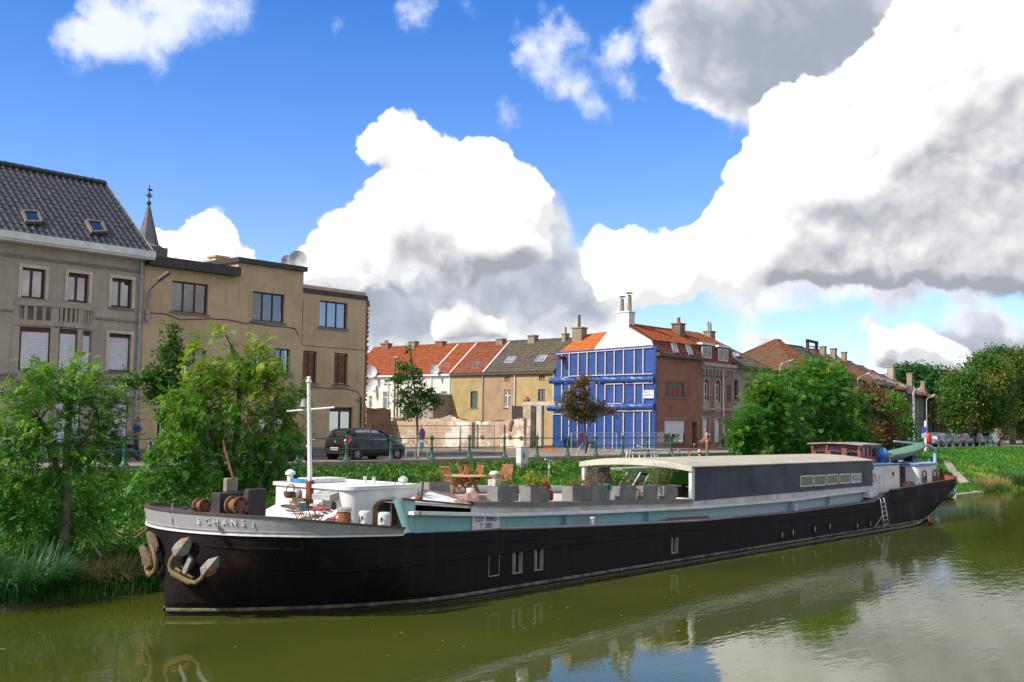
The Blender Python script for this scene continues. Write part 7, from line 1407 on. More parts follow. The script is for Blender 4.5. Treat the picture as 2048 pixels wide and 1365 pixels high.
p=P(580,1017,X=18.0); t=thing('rope_coil','dark coiled rope lying on the sloped cabin step','rope',tuple(p)); mb=MB(); 
for k in range(4): mb.tube([p+V(((.05+.045*k)*.6*math.cos(a),(.05+.045*k)*1.9*math.sin(a),.05+.05*math.cos(a)*.4)) for a in np.linspace(0,6.2,18)],.02,5)
mb.build('coil',mat('rope_dark',(.10,.075,.05),.9),t)
# ladder on the hull, dinghy in the davit, stern clutter
t=thing('boarding_ladder','aluminium ladder hooked over the gunwale near the stern','ladder',tuple(P(1762,1003,Y=18.93))); AL=mat('aluminium',(.50,.50,.50),.4,metal=.5)
a0=P(1761,1001,Y=18.9); a1=P(1768,1056,Y=18.62); b0=P(1768,999,Y=18.9); b1=P(1778,1053,Y=18.62); a0.z+=0; 
for s,e in ((a0,a1),(b0,b1)): mb=MB(); mb.tube([s+V((-.05,.25,-.02)),s+V((0,.1,.08)),s+V((0,0,.05)),e],.025,6); mb.build('rail',AL,t,smooth=True)
for k in range(6): f=(k+.6)/6.2; mb=MB(); mb.tube([a0+(a1-a0)*f,b0+(b1-b0)*f],.018,6); mb.build('rung',AL,t)
mb=MB(); mb.tube([a0+(a1-a0)*.55+V((0,.0,0)),(a1.x-.25,18.95,a1.z-.02),(a1.x+.4,18.95,a1.z+.02)],.015,5); mb.build('strut',AL,t)
t=thing('dinghy','upswept dinghy under a green cover hanging from the blue davit','dinghy',tuple(P(1805,908,Y=21.9))); bow_=P(1846,893,Y=22.6); ste=P(1763,911,Y=21.2); ax_=bow_-ste; L_=ax_.length; d=ax_.normalized(); sd=d.cross(V((0,0,1))).normalized(); upv=sd.cross(d)
def dsec(f,r,cover=False):
    c=ste+ax_*f+V((0,0,.30*(f-.35)**2-.02)); w=.55*(1-max(0,(f-.35)/.65)**2.2)**.5+.02; hh=.42-.12*f
    if cover: return [c+sd*w*q*1.03+V((0,0,.14*(1-q*q)+.01)) for q in np.linspace(-1,1,9)]
    return [c+sd*w*math.cos(a)+V((0,0,-hh*math.sin(a))) for a in np.linspace(0,math.pi,9)]
mb=MB(); S=[dsec(f,0) for f in np.linspace(0,1,14)]; mb.grid(S); mb.add(S[0],[tuple(range(9))]); mb.build('hull',mat('dinghy_grey',(.16,.17,.16),.5,(.10,.11,.10),4),t,smooth=True); mb=MB(); mb.grid([dsec(f,0,True) for f in np.linspace(0,1,14)]); mb.build('cover',mat('cover_green',(.05,.20,.10),.6,(.15,.26,.17),6),t,smooth=True); mb=MB(); mb.tube([s[0] for s in S],.03,5); mb.tube([s[-1] for s in S],.03,5); mb.build('gunwale',mat('cover_green',(.03,.16,.08)),t,fix=False)
mb=MB(); 
for f in (.25,.6): c=ste+ax_*f; mb.box(c.x-.04,c.x+.04,c.y-.25,c.y+.25,zb_+.08,c.z-.3)
mb.build('chock',M_dark,t)
fold_chair('aqua folding chair on the aft deck below the curved cabin wall',(P(1838,970,Y=19.75).x,19.75,1.51),1.5,M_aq,M_aq,.80,'aft deck furniture'); 
for k,u in enumerate((1812,1822)):
    p=P(u,972,Y=19.8); t=thing('cask',('left','right')[k]+' of the two small brown casks on the aft deck','cask',(p.x,19.8,1.51),'casks on the aft deck'); mb=MB(); mb.lathe((p.x,19.8,1.51),[(.17,0),(.22,.14),(.22,.26),(.17,.40),(.15,.40),(.15,.36)],14); mb.build('staves',mat('cask_brown',(.24,.11,.06),.7),t,smooth=40); mb=MB(); 
    for z in (.08,.30): mb.lathe((p.x,19.8,1.51+z),[(.212,0),(.216,.03)],14,cap=False)
    mb.build('hoop',mat('hoop_pale',(.45,.40,.33),.5),t)
# anchors
def anchor(label,mirror):
    O,N=hullpoint(375,1122); N=(N+V((0,0,-.10))).normalized(); f=lambda u,v,o=0: onplane(u,v,O+N*(.16+o),N)
    t=thing('anchor',label,'anchor',tuple(f(372,1130)),'bow anchors'); mg=mat('anchor_rust_dark',(.13,.085,.05),.8,(.08,.05,.03),5,bump=.3) if mirror else mat('anchor_grey',(.26,.255,.24),.6,(.19,.16,.13),5,bump=.2,patch=((.24,.12,.05),2.2,.52,.62)); mr=mat('anchor_rust',(.20,.12,.05),.85,(.14,.11,.045),6,bump=.4)
    def mm(mb):
        if mirror: mb.v=[(x,2*YC-y,z) for x,y,z in mb.v]
        return mb
    if mirror: t.location.y=2*YC-t.location.y
    mb=MB(); pts=[f(u,v,.02) for u,v in ((366,1092),(350,1108),(343,1120),(339.5,1131),(341,1141),(347,1147),(362,1155),(376,1163),(392,1166),(402,1158),(412,1145),(424,1130))]; mb.tube(pts,[.03,.045,.055,.055,.055,.06,.06,.06,.055,.05,.045,.03],8); mm(mb).build('arm',mr,t,smooth=True)
    for L_,R_,tip,rt_ in (([(350,1112),(345,1107),(343,1099),(350,1088),(362,1078)],[(356,1116),(368,1112),(375,1107),(380,1094),(381,1085)],(378,1074.5),(350,1112)),([(403,1150),(401,1146),(400,1137),(406,1130),(416,1119)],[(409,1154),(418,1154),(427,1148),(435,1135),(437,1122)],(436,1113.5),(404,1152))):
        mb=MB(); cen=[]; rows=[]
        for i in range(5):
            a=f(*L_[i],-.03); b=f(*R_[i],-.03); k=(i+.5)/5.5; c=onplane(rt_[0]+(tip[0]-rt_[0])*k,rt_[1]+(tip[1]-rt_[1])*k,O+N*.23,N); rows.append([a,c,b])
        tp=f(*tip,.0); rows.append([tp,tp,tp]); mb.grid(rows); mb.grid([[p-N*.05 for p in r] for r in rows]); mb.grid([[r[0] for r in rows],[r[0]-N*.05 for r in rows]]); mb.grid([[r[2] for r in rows],[r[2]-N*.05 for r in rows]]); mm(mb).build('fluke',mg,t)
        mb=MB(); mb.tube([f(*rt_,.06),f(*tip,.02)],[.035,.012],6); mm(mb).build('fluke_rib',mg,t)
    mb=MB(); mb.beam(f(382,1117,-.05),f(368,1148,.05),.11,.09,N); mm(mb).build('shank',mg,t,bevel=.01)
    mb=MB(); mb.tube([f(351,1137,.08),f(362,1144,.10)],.035,8); mb.tube([f(374,1150,.1),f(386,1156,.06)],.03,8); mb.beam(f(344,1146,.02),f(381,1166,.02),.09,.10,N); mm(mb).build('stock',mr,t,bevel=.01)
    ring=MB(); c=f(376,1123,-.16); a_=N.cross(V((0,0,1))).normalized(); b2=a_.cross(N); rows=[[c+N*d+(a_*math.cos(q)+b2*math.sin(q))*r_ for q in np.linspace(0,2*math.pi,21)[:-1]] for r_,d in ((.20,-.25),(.20,.08),(.165,.09),(.14,.05),(.135,-.2))]; ring.grid(rows,True); mm(ring).build('hawse_pipe',mat('hawse_iron',(.075,.062,.052),.6,(.05,.035,.025),6),hull,smooth=40,fix=True)
    mb=MB(); mb.add([c+N*-.04+(a_*math.cos(q)+b2*math.sin(q))*.14 for q in np.linspace(0,2*math.pi,21)[:-1]],[tuple(range(20))]); mm(mb).build('hawse_hole',M_dark,hull)
anchor('grey and rust stockless anchor hanging on the visible side of the bow',False); anchor('rusty anchor on the far side of the bow, against the bank plants',True)
# mooring line, gangway with rails, small boats by the landing
t=thing('mooring_line','two slack tan mooring ropes from the bow to the bank','rope',(13.9,23,2)); mb=MB(); 
for dz in (0,.10): 
    a=V((14.7,YC+1.6,1.95-dz*.4)); b=onbank(221,1051+dz*40); mb.tube([a+(b-a)*s+V((0,0,-.25*math.sin(math.pi*s)-dz*math.sin(math.pi*s))) for s in np.linspace(0,1,12)],.013,5)
mb.build('rope',mat('rope_tan',(.36,.22,.10),.9),t)
t=thing('gangway','white tube railed gangway from the quay down to the barge roof','gangway',(38,27,2.2)); Yg=26.5; mb=MB(); mb.box(P(1244,922,Y=Yg).x,P(1320,922,Y=Yg).x,Yg,Yg+1.0,2.55,2.62); mb.build('walkway',mat('gangway_grey',(.30,.29,.27),.7),t); M_gr=mat('rail_white',(.74,.73,.70),.4)
for (ua,va,ub,vb) in ((1250,922,1255,901),(1257,922,1261,900),(1265,922,1266,904),(1279,922,1279,905),(1290,922,1289,905),(1304,922,1302,899),(1311,921,1308,899),(1318,921,1313,904)): mb=MB(); a=P(ua,va+4,Y=Yg); mb.tube([a,P(ub,vb,Y=Yg)],.028,6); mb.build('post',M_gr,t)
for pts in (((1275,892),(1290,898),(1310,900),(1336,901)),((1253,907),(1285,907),(1313,906)),((1335,900),(1356,922)),((1356,900),(1368,916))): mb=MB(); mb.tube([P(u,v,Y=Yg) for u,v in pts],.028,6); mb.build('rail',M_gr,t)
lan=thing('landing_stage','stone slab landing at the foot of the bank ramp','landing',tuple(P(1925,985,Z=.35))); y0=24.6
for i,(ua,va,ub,vb,w) in enumerate(((1886,932,1902,956,1.6),(1902,956,1922,978,1.8))):
    a=onbank(ua,va)+V((0,0,.42)); b=onbank(ub,vb)+V((0,0,.42)); mb=MB(); s_=V((1,0,0)); 
    for k in range(5):
        p=a+(b-a)*(k/5); q=a+(b-a)*((k+.96)/5); mb.prism([p,q,q+s_*w,p+s_*w],(0,0,-.35))
    mb.build('ramp_stone',M_stone,lan)
a=P(1897,983,Z=.32); mb=MB(); 
for k in range(3): mb.box(a.x-.5+k*1.9,a.x+1.36+k*1.9,24.7,26.8,-.4,.16)
mb.build('landing_stone',M_stone,lan,bevel=.03)
t=thing('rowing_boat','small yellow hulled rowing boat with a blue rim moored behind the stern','rowing boat',tuple(P(1893,992,Z=0))); c=P(1885,992,Z=.2); mb=MB(); S=[]
for f in np.linspace(0,1,12): w=.62*math.sin(math.pi*min(1,.12+f*.9))**.6; S.append([V((c.x-2+f*4.2,c.y+w*math.cos(q),.42+.12*(f-.4)**2*2-.45*math.sin(q))) for q in np.linspace(0,math.pi,9)])
mb.grid(S); mb.build('hull',mat('boat_yellow',(.30,.20,.05),.6),t,smooth=True); mb=MB(); mb.tube([s[0] for s in S],.05,6); mb.tube([s[-1] for s in S],.05,6); mb.build('gunwale',M_blu,t,fix=False); mb=MB()
for f in (4,8): mb.box(S[f][0].x-.12,S[f][0].x+.12,S[f][8].y+.03,S[f][0].y-.03,.30,.34)
mb.build('thwart',M_teak,t)
t=thing('pontoon','dark floating pontoon with a blue deck edge close behind the stern','pontoon',tuple(P(1860,1030,Z=.1))); c=P(1856,1034,Z=0); mb=MB(); mb.box(c.x-1,c.x+3.2,c.y+1.2,c.y+3.4,-.2,.26); mb.build('float',mat('pontoon_black',(.02,.02,.022),.6),t,bevel=.03); mb=MB(); mb.box(c.x-1.05,c.x+3.25,c.y+1.15,c.y+3.45,.262,.33); mb.build('deck_boards',mat('pontoon_blue',(.06,.10,.30),.6),t)
# ---------------------------------------------------------------- people
def skin_body(name,joints,edges,m,parent,sub=2):
    me=bpy.data.meshes.new(name); me.from_pydata([j[:3] for j in joints],edges,[]); o=bpy.data.objects.new(name,me); COL.objects.link(o)
    sk=o.modifiers.new('s','SKIN'); sk.use_smooth_shade=True; sb=o.modifiers.new('u','SUBSURF'); sb.levels=sb.render_levels=sub
    for i,j in enumerate(joints): o.data.skin_vertices[0].data[i].radius=(j[3],j[4] if len(j)>4 else j[3]); 
    o.data.skin_vertices[0].data[0].use_root=True
    dg=bpy.context.evaluated_depsgraph_get(); dg.update(); m2=bpy.data.meshes.new_from_object(o.evaluated_get(dg)); bpy.data.objects.remove(o); m2.materials.clear(); m2.materials.append(m); m2.shade_smooth()
    b=bpy.data.objects.new(name,m2); COL.objects.link(b); b.parent=parent; return b
M_skin=mat('skin',(.42,.20,.13),.55,(.36,.16,.10),8)
def person(label,loc,rz,shirt,trousers,hair,arms,H=1.75,lean=0.0,group=None,stride=.0,head=True,cap=None):
    """faces local +X; arms: for each side (elbow, hand) positions"""
    t=thing('person',label,'person',(0,0,0),group); k=H/1.75; J=[(0,0,.95,.13,.11),(0,0,1.10,.125,.105),(lean*.5,0,1.25,.15,.11),(lean,0,1.40,.165,.11),(lean*1.1,0,1.50,.06,.06),(lean*1.15,0,1.56,.055,.055)]; E=[(0,1),(1,2),(2,3),(3,4),(4,5)]
    n=6
    for s in (-1,1):
        st=stride*s; J+=[(0,s*.10,.90,.09),(.02+st*.5,s*.11,.50,.062),(st,s*.11,.09,.042),(st+.14,s*.12,.035,.04)]; E+=[(0,n),(n,n+1),(n+1,n+2),(n+2,n+3)]; n+=4
    for s,(el,ha) in zip((-1,1),arms):
        J+=[(lean,s*.19,1.41,.062),(*el,.047),(*ha,.034),tuple(V(ha)+(V(ha)-V(el)).normalized()*.09)+(.038,.018)]; E+=[(3,n),(n,n+1),(n+1,n+2),(n+2,n+3)]; n+=4
    body=skin_body('body',J,E,M_skin,t)
    # clothes follow the body a little outside the skin
    r=.016; Js=[(0,0,.99,.142,.12),(0,0,1.12,.14,.118),(lean*.5,0,1.26,.162,.122),(lean,0,1.41,.175,.12),(lean*1.05,0,1.475,.085,.08)]; Es=[(0,1),(1,2),(2,3),(3,4)]; n=5
    for s,(el,ha) in zip((-1,1),arms):
        sh=V((lean,s*.19,1.41)); e=V(el); Js+=[(*sh,.080),(*(sh+(e-sh)*.55),.066),(*(sh+(e-sh)*.98),.062)]; Es+=[(3,n),(n,n+1),(n+1,n+2)]; n+=3
    skin_body('shirt',Js,Es,shirt,t)
    Jt=[(0,0,1.0,.146,.122),(0,0,.93,.148,.125)]; Et=[(0,1)]; n=2
    for s in (-1,1):
        st=stride*s; Jt+=[(.01,s*.10,.84,.105),(.02+st*.5,s*.11,.50,.078),(st,s*.11,.10,.062)]; Et+=[(1,n),(n,n+1),(n+1,n+2)]; n+=3
    skin_body('trousers',Jt,Et,trousers,t)
    for s in (-1,1):
        mb=MB(); mb.obox((stride*s+.06,s*.115,.045),(.14,0,0),(0,.048,0),(0,0,.045)); mb.build('shoe',mat('shoe_dark',(.04,.03,.025),.7),t,bevel=.03)
        el,ha=arms[0 if s<0 else 1]; d=(V(ha)-V(el)).normalized(); sd=d.cross(V((0,0,1))); sd=sd.normalized() if sd.length>.1 else V((0,1,0)); mb=MB(); c=V(ha)+d*.085
        for q in range(4): b0=c+sd*(-.03+q*.02); mb.tube([b0-d*.02,b0+d*(.035+.008*(q in(1,2))),b0+d*.055+V((0,0,-.03)),b0+d*.035+V((0,0,-.05))],[.011,.010,.009,.007],6)
        mb.tube([V(ha)+sd*.03*s,V(ha)+d*.05+sd*.055*s,V(ha)+d*.075+sd*.05*s+V((0,0,-.02))],[.012,.011,.008],6); mb.build('fingers',M_skin,t,smooth=True)
    hx=lean*1.2+.01; mb=MB(); rows=[]
    for i in range(9):
        a=math.pi*i/8; z=1.655-.125*math.cos(math.pi-a)*-1; z=1.655+.125*math.cos(a); rr=math.sin(a); rows.append([(hx+(.098 if math.cos(q)>0 else .092)*rr*math.cos(q)*(1+.04*(math.cos(q)>.7)),.076*rr*(.86 if z<1.6 else 1)*math.sin(q),z) for q in np.linspace(0,2*math.pi,17)[:-1]])
    mb.grid(rows,True); mb.prism([(hx+.088,-.014,1.635),(hx+.088,.014,1.635),(hx+.092,0,1.685)],(.025,0,-.004))
    for s in (-1,1): mb.lathe((hx-.01,s*.076,1.65),[(.01,0),(.028,.006*s),(.022,.014*s),(.005,.016*s)],8,'y'); 
    mb.build('head',M_skin,t,smooth=60)
    for s in (-1,1): mb=MB(); mb.obox((hx+.092,s*.032,1.672),(.004,0,0),(0,.013,0),(0,0,.007)); mb.build('eye',mat('eye_dark',(.04,.02,.015),.4),t)
    mb=MB(); mb.obox((hx+.088,0,1.602),(.004,0,0),(0,.022,0),(0,0,.004)); mb.build('mouth',mat('lip',(.22,.07,.05),.5),t)
    mb=MB(); rows=[]
    for i in range(6):
        a=math.pi*.62*i/5; z=1.66+.132*math.cos(a); rr=math.sin(a); rows.append([(hx-.006+.103*rr*math.cos(q)*(1 if math.cos(q)<.55 or i<3 else .80),.083*rr*math.sin(q),z if math.cos(q)<.55 else max(z,1.705)) for q in np.linspace(0,2*math.pi,17)[:-1]])
    mb.grid(rows,True); mb.build('cap' if cap else 'hair',cap or hair,t,smooth=True)
    t.location=loc; t.rotation_euler=(0,0,rz); t.scale=(k,k,k); return t
M_kh=mat('khaki_shirt',(.30,.24,.16),.9,(.24,.19,.125),10); M_tn=mat('tan_trousers',(.25,.165,.085),.9,(.2,.13,.07),9); M_hr=mat('hair_brown',(.09,.045,.025),.7)
p=P(1409,922,Y=34.2); hd=P(1409,864,Y=34.2); Hp=min(1.95,max(1.7,(hd.z-2.82)))
w1=person('standing worker in khaki shirt seen from behind, holding a tool at waist height',(p.x,34.0,KERBZ-.28),math.radians(125),M_kh,M_tn,M_hr,(((.12,-.28,1.16),(.36,-.22,1.02)),((.10,.34,1.15),(.30,.50,1.0))),H=1.8,lean=.05)
mb=MB(); mb.tube([(-.13,-.10,1.45),(-.145,.02,1.2),(-.12,.14,.98)],.022,6); mb.tube([(.12,-.06,1.46),(.14,.03,1.2)],.02,6); o=mb.build('harness_strap',M_bw,None); o.parent=w1
t=thing('strimmer','long shafted strimmer with an orange engine held by the standing worker','strimmer',(p.x,34.2,3.4)); a=P(1390,889,Y=34.6); b=P(1412,886,Y=34.0); c=P(1496,887,Y=33.0); mb=MB(); mb.tube([a,b],.03,6); mb.build('shaft',mat('shaft_black',(.02,.02,.02),.5),t); mb=MB(); mb.obox(a,(.12,0,0),(0,.06,0),(0,0,.05)); mb.build('head',mat('head_yellow',(.30,.28,.03),.5),t); mb=MB(); mb.obox(b+V((.1,-.1,.02)),(.13,0,0),(0,.1,0),(0,0,.1)); mb.build('engine',mat('engine_orange',(.60,.14,.02),.5),t,bevel=.02)
q=P(1378,924,Y=29.5); w2=person('worker in pale tee shirt standing lower on the bank behind the barge roof',(q.x,29.5,P(1378,903,Y=29.5).z-1.78),math.radians(-110),mat('tee_pale',(.36,.30,.22),.9,(.3,.25,.18),8),M_tn,M_hr,(((.16,-.27,1.14),(.36,-.12,1.05)),((.16,.27,1.14),(.38,.10,1.08))),H=1.78,lean=.04)
q=P(320,880,Y=41.0); person('person in blue jacket walking along the ochre building behind the leaves',(q.x,42.8,ROADZ+.12),math.radians(180),mat('jacket_blue',(.04,.13,.30),.8),mat('jeans_dark',(.03,.04,.07),.9),M_hr,(((.02,-.25,1.15),(.12,-.25,.93)),((-.04,.25,1.15),(.05,.26,.92))),H=1.72,stride=.2)
# cyclist under the avenue trees
q=P(2000,880,Y=40.5); cy=person('cyclist in orange cap and dark jacket under the avenue trees',(q.x,40.5,ROADZ+.05),math.radians(200),mat('jacket_dark',(.05,.045,.05),.8),mat('jeans_dark',(.03,.04,.07)),M_hr,(((.25,-.25,1.2),(.5,-.22,1.1)),((.25,.25,1.2),(.5,.22,1.1))),H=1.75,lean=.15,stride=.25,cap=mat('cap_orange',(.62,.14,.02),.6))
t=thing('bicycle','bicycle held by the cyclist under the avenue trees','bicycle',(q.x-.2,40.1,ROADZ)); mb=MB(); 
for xx in (-.55,.55):
    w=MB(); w.lathe((q.x+xx,40.1,ROADZ+.34),[(.30,-.015),(.34,-.015),(.34,.015),(.30,.015),(.30,-.015)],20,'y',False); w.build('wheel',mat('tyre',(.014,.014,.014)),t)
mb.tube([(q.x-.55,40.1,ROADZ+.34),(q.x-.15,40.1,ROADZ+.85),(q.x+.42,40.1,ROADZ+.82),(q.x+.02,40.1,ROADZ+.32),(q.x-.55,40.1,ROADZ+.34)],.018,6); mb.tube([(q.x+.55,40.1,ROADZ+.34),(q.x+.40,40.1,ROADZ+1.0)],.018,6); mb.build('frame',mat('bike_maroon',(.2,.03,.04),.4),t); mb=MB(); mb.tube([(q.x+.36,39.8,ROADZ+1.02),(q.x+.4,40.1,ROADZ+1.0),(q.x+.36,40.4,ROADZ+1.02)],.016,6); mb.build('handlebar',M_zinc,t); mb=MB(); mb.obox((q.x-.17,40.1,ROADZ+.9),(.12,0,0),(0,.07,0),(0,0,.03)); mb.build('saddle',M_dark,t)
# ---------------------------------------------------------------- vegetation
def leaf_quads(pos,nrm_bias,l,w,rs,droop=.0):
    n=len(pos); d=rs.normal(size=(n,3)); d[:,2]-=droop; d/=np.linalg.norm(d,axis=1,keepdims=True)+1e-9
    nn=rs.normal(size=(n,3))*.7+np.array([0,0,nrm_bias]); s=np.cross(d,nn); s/=np.linalg.norm(s,axis=1,keepdims=True)+1e-9
    L=(l*rs.uniform(.6,1.25,size=(n,1))); Wd=L*(w/l)
    a=pos-d*L*.5; b=pos+s*Wd*.5-d*L*.05; c=pos+d*L*.5; e=pos-s*Wd*.5-d*L*.05
    return np.stack([a,b,c,e],1).reshape(-1,3),np.arange(n*4).reshape(-1,4)
def blobs(lst,depth=.85):
    out=[]
    for (u,v,ru,rv,Y) in lst:
        c=P(u,v,Y=Y); D=(np.array(c)-np.array([0,0,CAMH]))@FW; out.append((np.array(c),ru*D/FPX,rv*D/FPX,ru*D/FPX*depth))
    return out
def tree(name,label,cat,base,trunks,bl,nclump,nleaf,lsize,lw,crad,lm,barkm,seed,tintf,tr=.10,group=None,depth=.85,droop=.3,shell=.55,limbs=40,zmin=None,spray=None):
    rs=np.random.default_rng(seed); t=thing(name,label,cat,tuple(base),group); B_=blobs(bl,depth); wts=np.array([b[1]*b[2] for b in B_])**.8; wts/=wts.sum()
    ids=rs.choice(len(B_),size=nclump,p=wts); dirs=rs.normal(size=(nclump,3)); dirs/=np.linalg.norm(dirs,axis=1,keepdims=True); rad=rs.uniform(0,1,size=(nclump,1))**shell
    ax=np.stack([RT*1.0,np.cross(UP,RT),np.array([0,0,1.])]); C_=np.array([B_[i][0] for i in ids]); S=np.array([[B_[i][1],B_[i][3],B_[i][2]] for i in ids])
    cl=C_+(dirs*rad*S)@ax
    if zmin is not None: cl[:,2]=np.maximum(cl[:,2],zmin+rs.uniform(0,.4,size=nclump))
    if spray:   # compound leaves: leaflets paired along drooping stalks
        nsp,nl,Lr=spray; k=rs.poisson(nsp,size=nclump)+1; ci=np.repeat(np.arange(nclump),k); m=len(ci); st=cl[ci]+rs.normal(size=(m,3))*crad*rs.uniform(.5,1.3,size=(nclump,1))[ci]*np.array([1,1,.75])
        ctr=np.average(np.array([b[0] for b in B_]),axis=0); d=(st-ctr); d[:,2]*=.35; d/=np.linalg.norm(d,axis=1,keepdims=True)+1e-6; d=d*.7+rs.normal(size=(m,3))*.65; d[:,2]-=droop*.35; d/=np.linalg.norm(d,axis=1,keepdims=True)+1e-6
        up_=np.array([0,0,1.])+rs.normal(size=(m,3))*.35; pp=np.cross(d,up_); pp/=np.linalg.norm(pp,axis=1,keepdims=True)+1e-6; nn=np.cross(pp,d); Ls=Lr*rs.uniform(.6,1.2,size=(m,1)); Vl=[]
        for j in range(nl):
            f=(j//2+1)/((nl+1)//2+.3); sd=1 if j%2 else -1; last=(j==nl-1); p=st+d*Ls*f+np.array([0,0,-1.])*Ls*droop*.55*f*f; ld=d*(1. if last else .55)+pp*(0 if last else sd*.85)+np.array([0,0,-.25*droop]); ld/=np.linalg.norm(ld,axis=1,keepdims=True); L=lsize*rs.uniform(.7,1.15,size=(m,1)); s2=np.cross(ld,nn+rs.normal(size=(m,3))*.25); s2/=np.linalg.norm(s2,axis=1,keepdims=True)+1e-6; wv=s2*L*(lw/lsize)*.5
            Vl.append(np.stack([p,p+ld*L*.45+wv,p+ld*L,p+ld*L*.45-wv],1))
        v_=np.concatenate(Vl).reshape(-1,3); q_=np.arange(len(v_)).reshape(-1,4); tt=tintf(st,rs)+rs.normal(size=nclump)[ci]*.12+rs.normal(size=m)*.09; tint=np.clip(np.tile(tt,nl)+rs.normal(size=m*nl)*.04,0,1)
    else:
     k=rs.poisson(nleaf,size=nclump)+3; ci=np.repeat(np.arange(nclump),k); g=rs.normal(size=(len(ci),3))*crad*rs.uniform(.5,1.3,size=(nclump,1))[ci]; g[:,2]*=.6; g[:,2]-=droop*np.linalg.norm(g[:,:2],axis=1)*.5
     pos=cl[ci]+g; v_,q_=leaf_quads(pos,.9,lsize,lw,rs,droop)
     tint=np.clip(tintf(pos,rs)+rs.normal(size=nclump)[ci]*.13+rs.normal(size=len(ci))*.10,0,1)
    npmesh('crown',v_,q_,lm,tint,t)
    mb=MB(); ends=[]
    for path,r0 in trunks:
        pts=[V(p) for p in path]; n=len(pts); mb.tube(pts,[r0*(1-.55*i/(n-1)) for i in range(n)],8); ends.append(pts)
    mb.build('trunk',barkm,t,smooth=True,fix=False); mb=MB()
    sel=rs.choice(nclump,size=min(limbs,nclump),replace=False)
    for i in sel:
        e=V(cl[i]); path=min(ends,key=lambda p:(p[-1]-e).length); cand=[p for p in path[1:] if p.z<e.z+.1] or [path[-1]]; s=min(cand,key=lambda p:(p-e).length*1.0+(0 if p is not path[0] else 3))
        m_=s*.5+e*.5+V((0,0,.12*(e-s).length)); mb.tube([s,m_,e],[tr*.28,tr*.16,tr*.05],5,cap=False)
    if len(mb.v): mb.build('limb',barkm,t,smooth=True,fix=False)
    return t
K_bark=mat('bark_grey',(.13,.105,.08),.95,(.08,.065,.05),6,bump=.7,bs=20); K_bark2=mat('bark_pale',(.24,.20,.15),.95,(.12,.10,.08),5,bump=.7,bs=15)
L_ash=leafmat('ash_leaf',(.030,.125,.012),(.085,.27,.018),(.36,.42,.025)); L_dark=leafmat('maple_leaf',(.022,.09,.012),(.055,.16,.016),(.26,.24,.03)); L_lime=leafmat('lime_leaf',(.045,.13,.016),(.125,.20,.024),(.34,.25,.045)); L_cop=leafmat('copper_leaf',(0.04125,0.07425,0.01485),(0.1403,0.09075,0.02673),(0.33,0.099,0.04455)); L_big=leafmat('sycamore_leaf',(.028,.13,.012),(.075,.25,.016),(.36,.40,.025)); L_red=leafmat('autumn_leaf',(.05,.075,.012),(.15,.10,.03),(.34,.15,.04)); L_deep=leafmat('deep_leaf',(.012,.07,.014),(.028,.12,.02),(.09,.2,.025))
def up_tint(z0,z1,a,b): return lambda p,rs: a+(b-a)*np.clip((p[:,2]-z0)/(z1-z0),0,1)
Y1=27.6; b0=P(127,1133,Y=27.0)
tree('ash_tree','loose light green ash tree on the bank at far left, before the grey house','tree',b0,[([b0,P(128,1060,Y=27.1),P(131,980,Y=27.3),P(134,900,Y=27.5),P(138,820,Y=27.6),P(148,740,Y=27.6)],.15),([P(131,980,Y=27.3),P(100,900,Y=27.8),P(80,840,Y=28)],.07),([P(133,930,Y=27.4),P(175,870,Y=27.3),P(195,820,Y=27.2)],.06)],
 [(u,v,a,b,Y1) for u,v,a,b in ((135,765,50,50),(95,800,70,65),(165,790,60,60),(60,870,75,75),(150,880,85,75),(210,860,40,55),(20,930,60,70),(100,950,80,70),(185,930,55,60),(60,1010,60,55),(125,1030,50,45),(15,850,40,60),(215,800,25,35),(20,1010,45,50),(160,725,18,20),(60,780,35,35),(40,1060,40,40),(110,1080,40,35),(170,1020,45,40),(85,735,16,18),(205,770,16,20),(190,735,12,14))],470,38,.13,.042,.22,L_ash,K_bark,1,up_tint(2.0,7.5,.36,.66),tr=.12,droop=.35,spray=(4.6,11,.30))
b0=P(468,992,Y=29.2)
tree('ash_tree','dense round yellow green ash tree on the bank behind the bow gear','tree',b0,[([b0,P(468,930,Y=29.2),P(475,850,Y=29.3),P(480,760,Y=29.3),P(462,690,Y=29.3)],.14),([b0,P(440,920,Y=29.4),P(410,830,Y=29.4),P(400,770,Y=29.4)],.10),([b0,P(500,920,Y=29.0),P(540,840,Y=28.9),P(560,780,Y=28.9)],.10)],
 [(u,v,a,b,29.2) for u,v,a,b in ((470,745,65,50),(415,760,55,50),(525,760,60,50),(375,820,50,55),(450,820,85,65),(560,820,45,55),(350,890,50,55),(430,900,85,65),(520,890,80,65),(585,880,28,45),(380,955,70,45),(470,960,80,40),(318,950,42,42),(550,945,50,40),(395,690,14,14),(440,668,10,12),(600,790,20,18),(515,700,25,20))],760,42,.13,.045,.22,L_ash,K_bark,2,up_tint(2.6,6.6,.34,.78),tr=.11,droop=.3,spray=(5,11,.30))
b0=P(322,918,Y=37.4)
tree('street_tree','slim tall street tree with dark leaves at the joint of the two left houses','tree',b0,[([b0,P(323,860,Y=37.4),P(327,800,Y=37.4),P(335,720,Y=37.4),P(343,640,Y=37.4)],.09)],
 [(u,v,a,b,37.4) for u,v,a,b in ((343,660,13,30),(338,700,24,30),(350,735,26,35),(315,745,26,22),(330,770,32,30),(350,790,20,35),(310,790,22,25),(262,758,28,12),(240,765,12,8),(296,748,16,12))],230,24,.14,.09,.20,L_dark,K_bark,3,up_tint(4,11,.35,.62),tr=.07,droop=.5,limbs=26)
b0=P(836,919,Y=38.6)
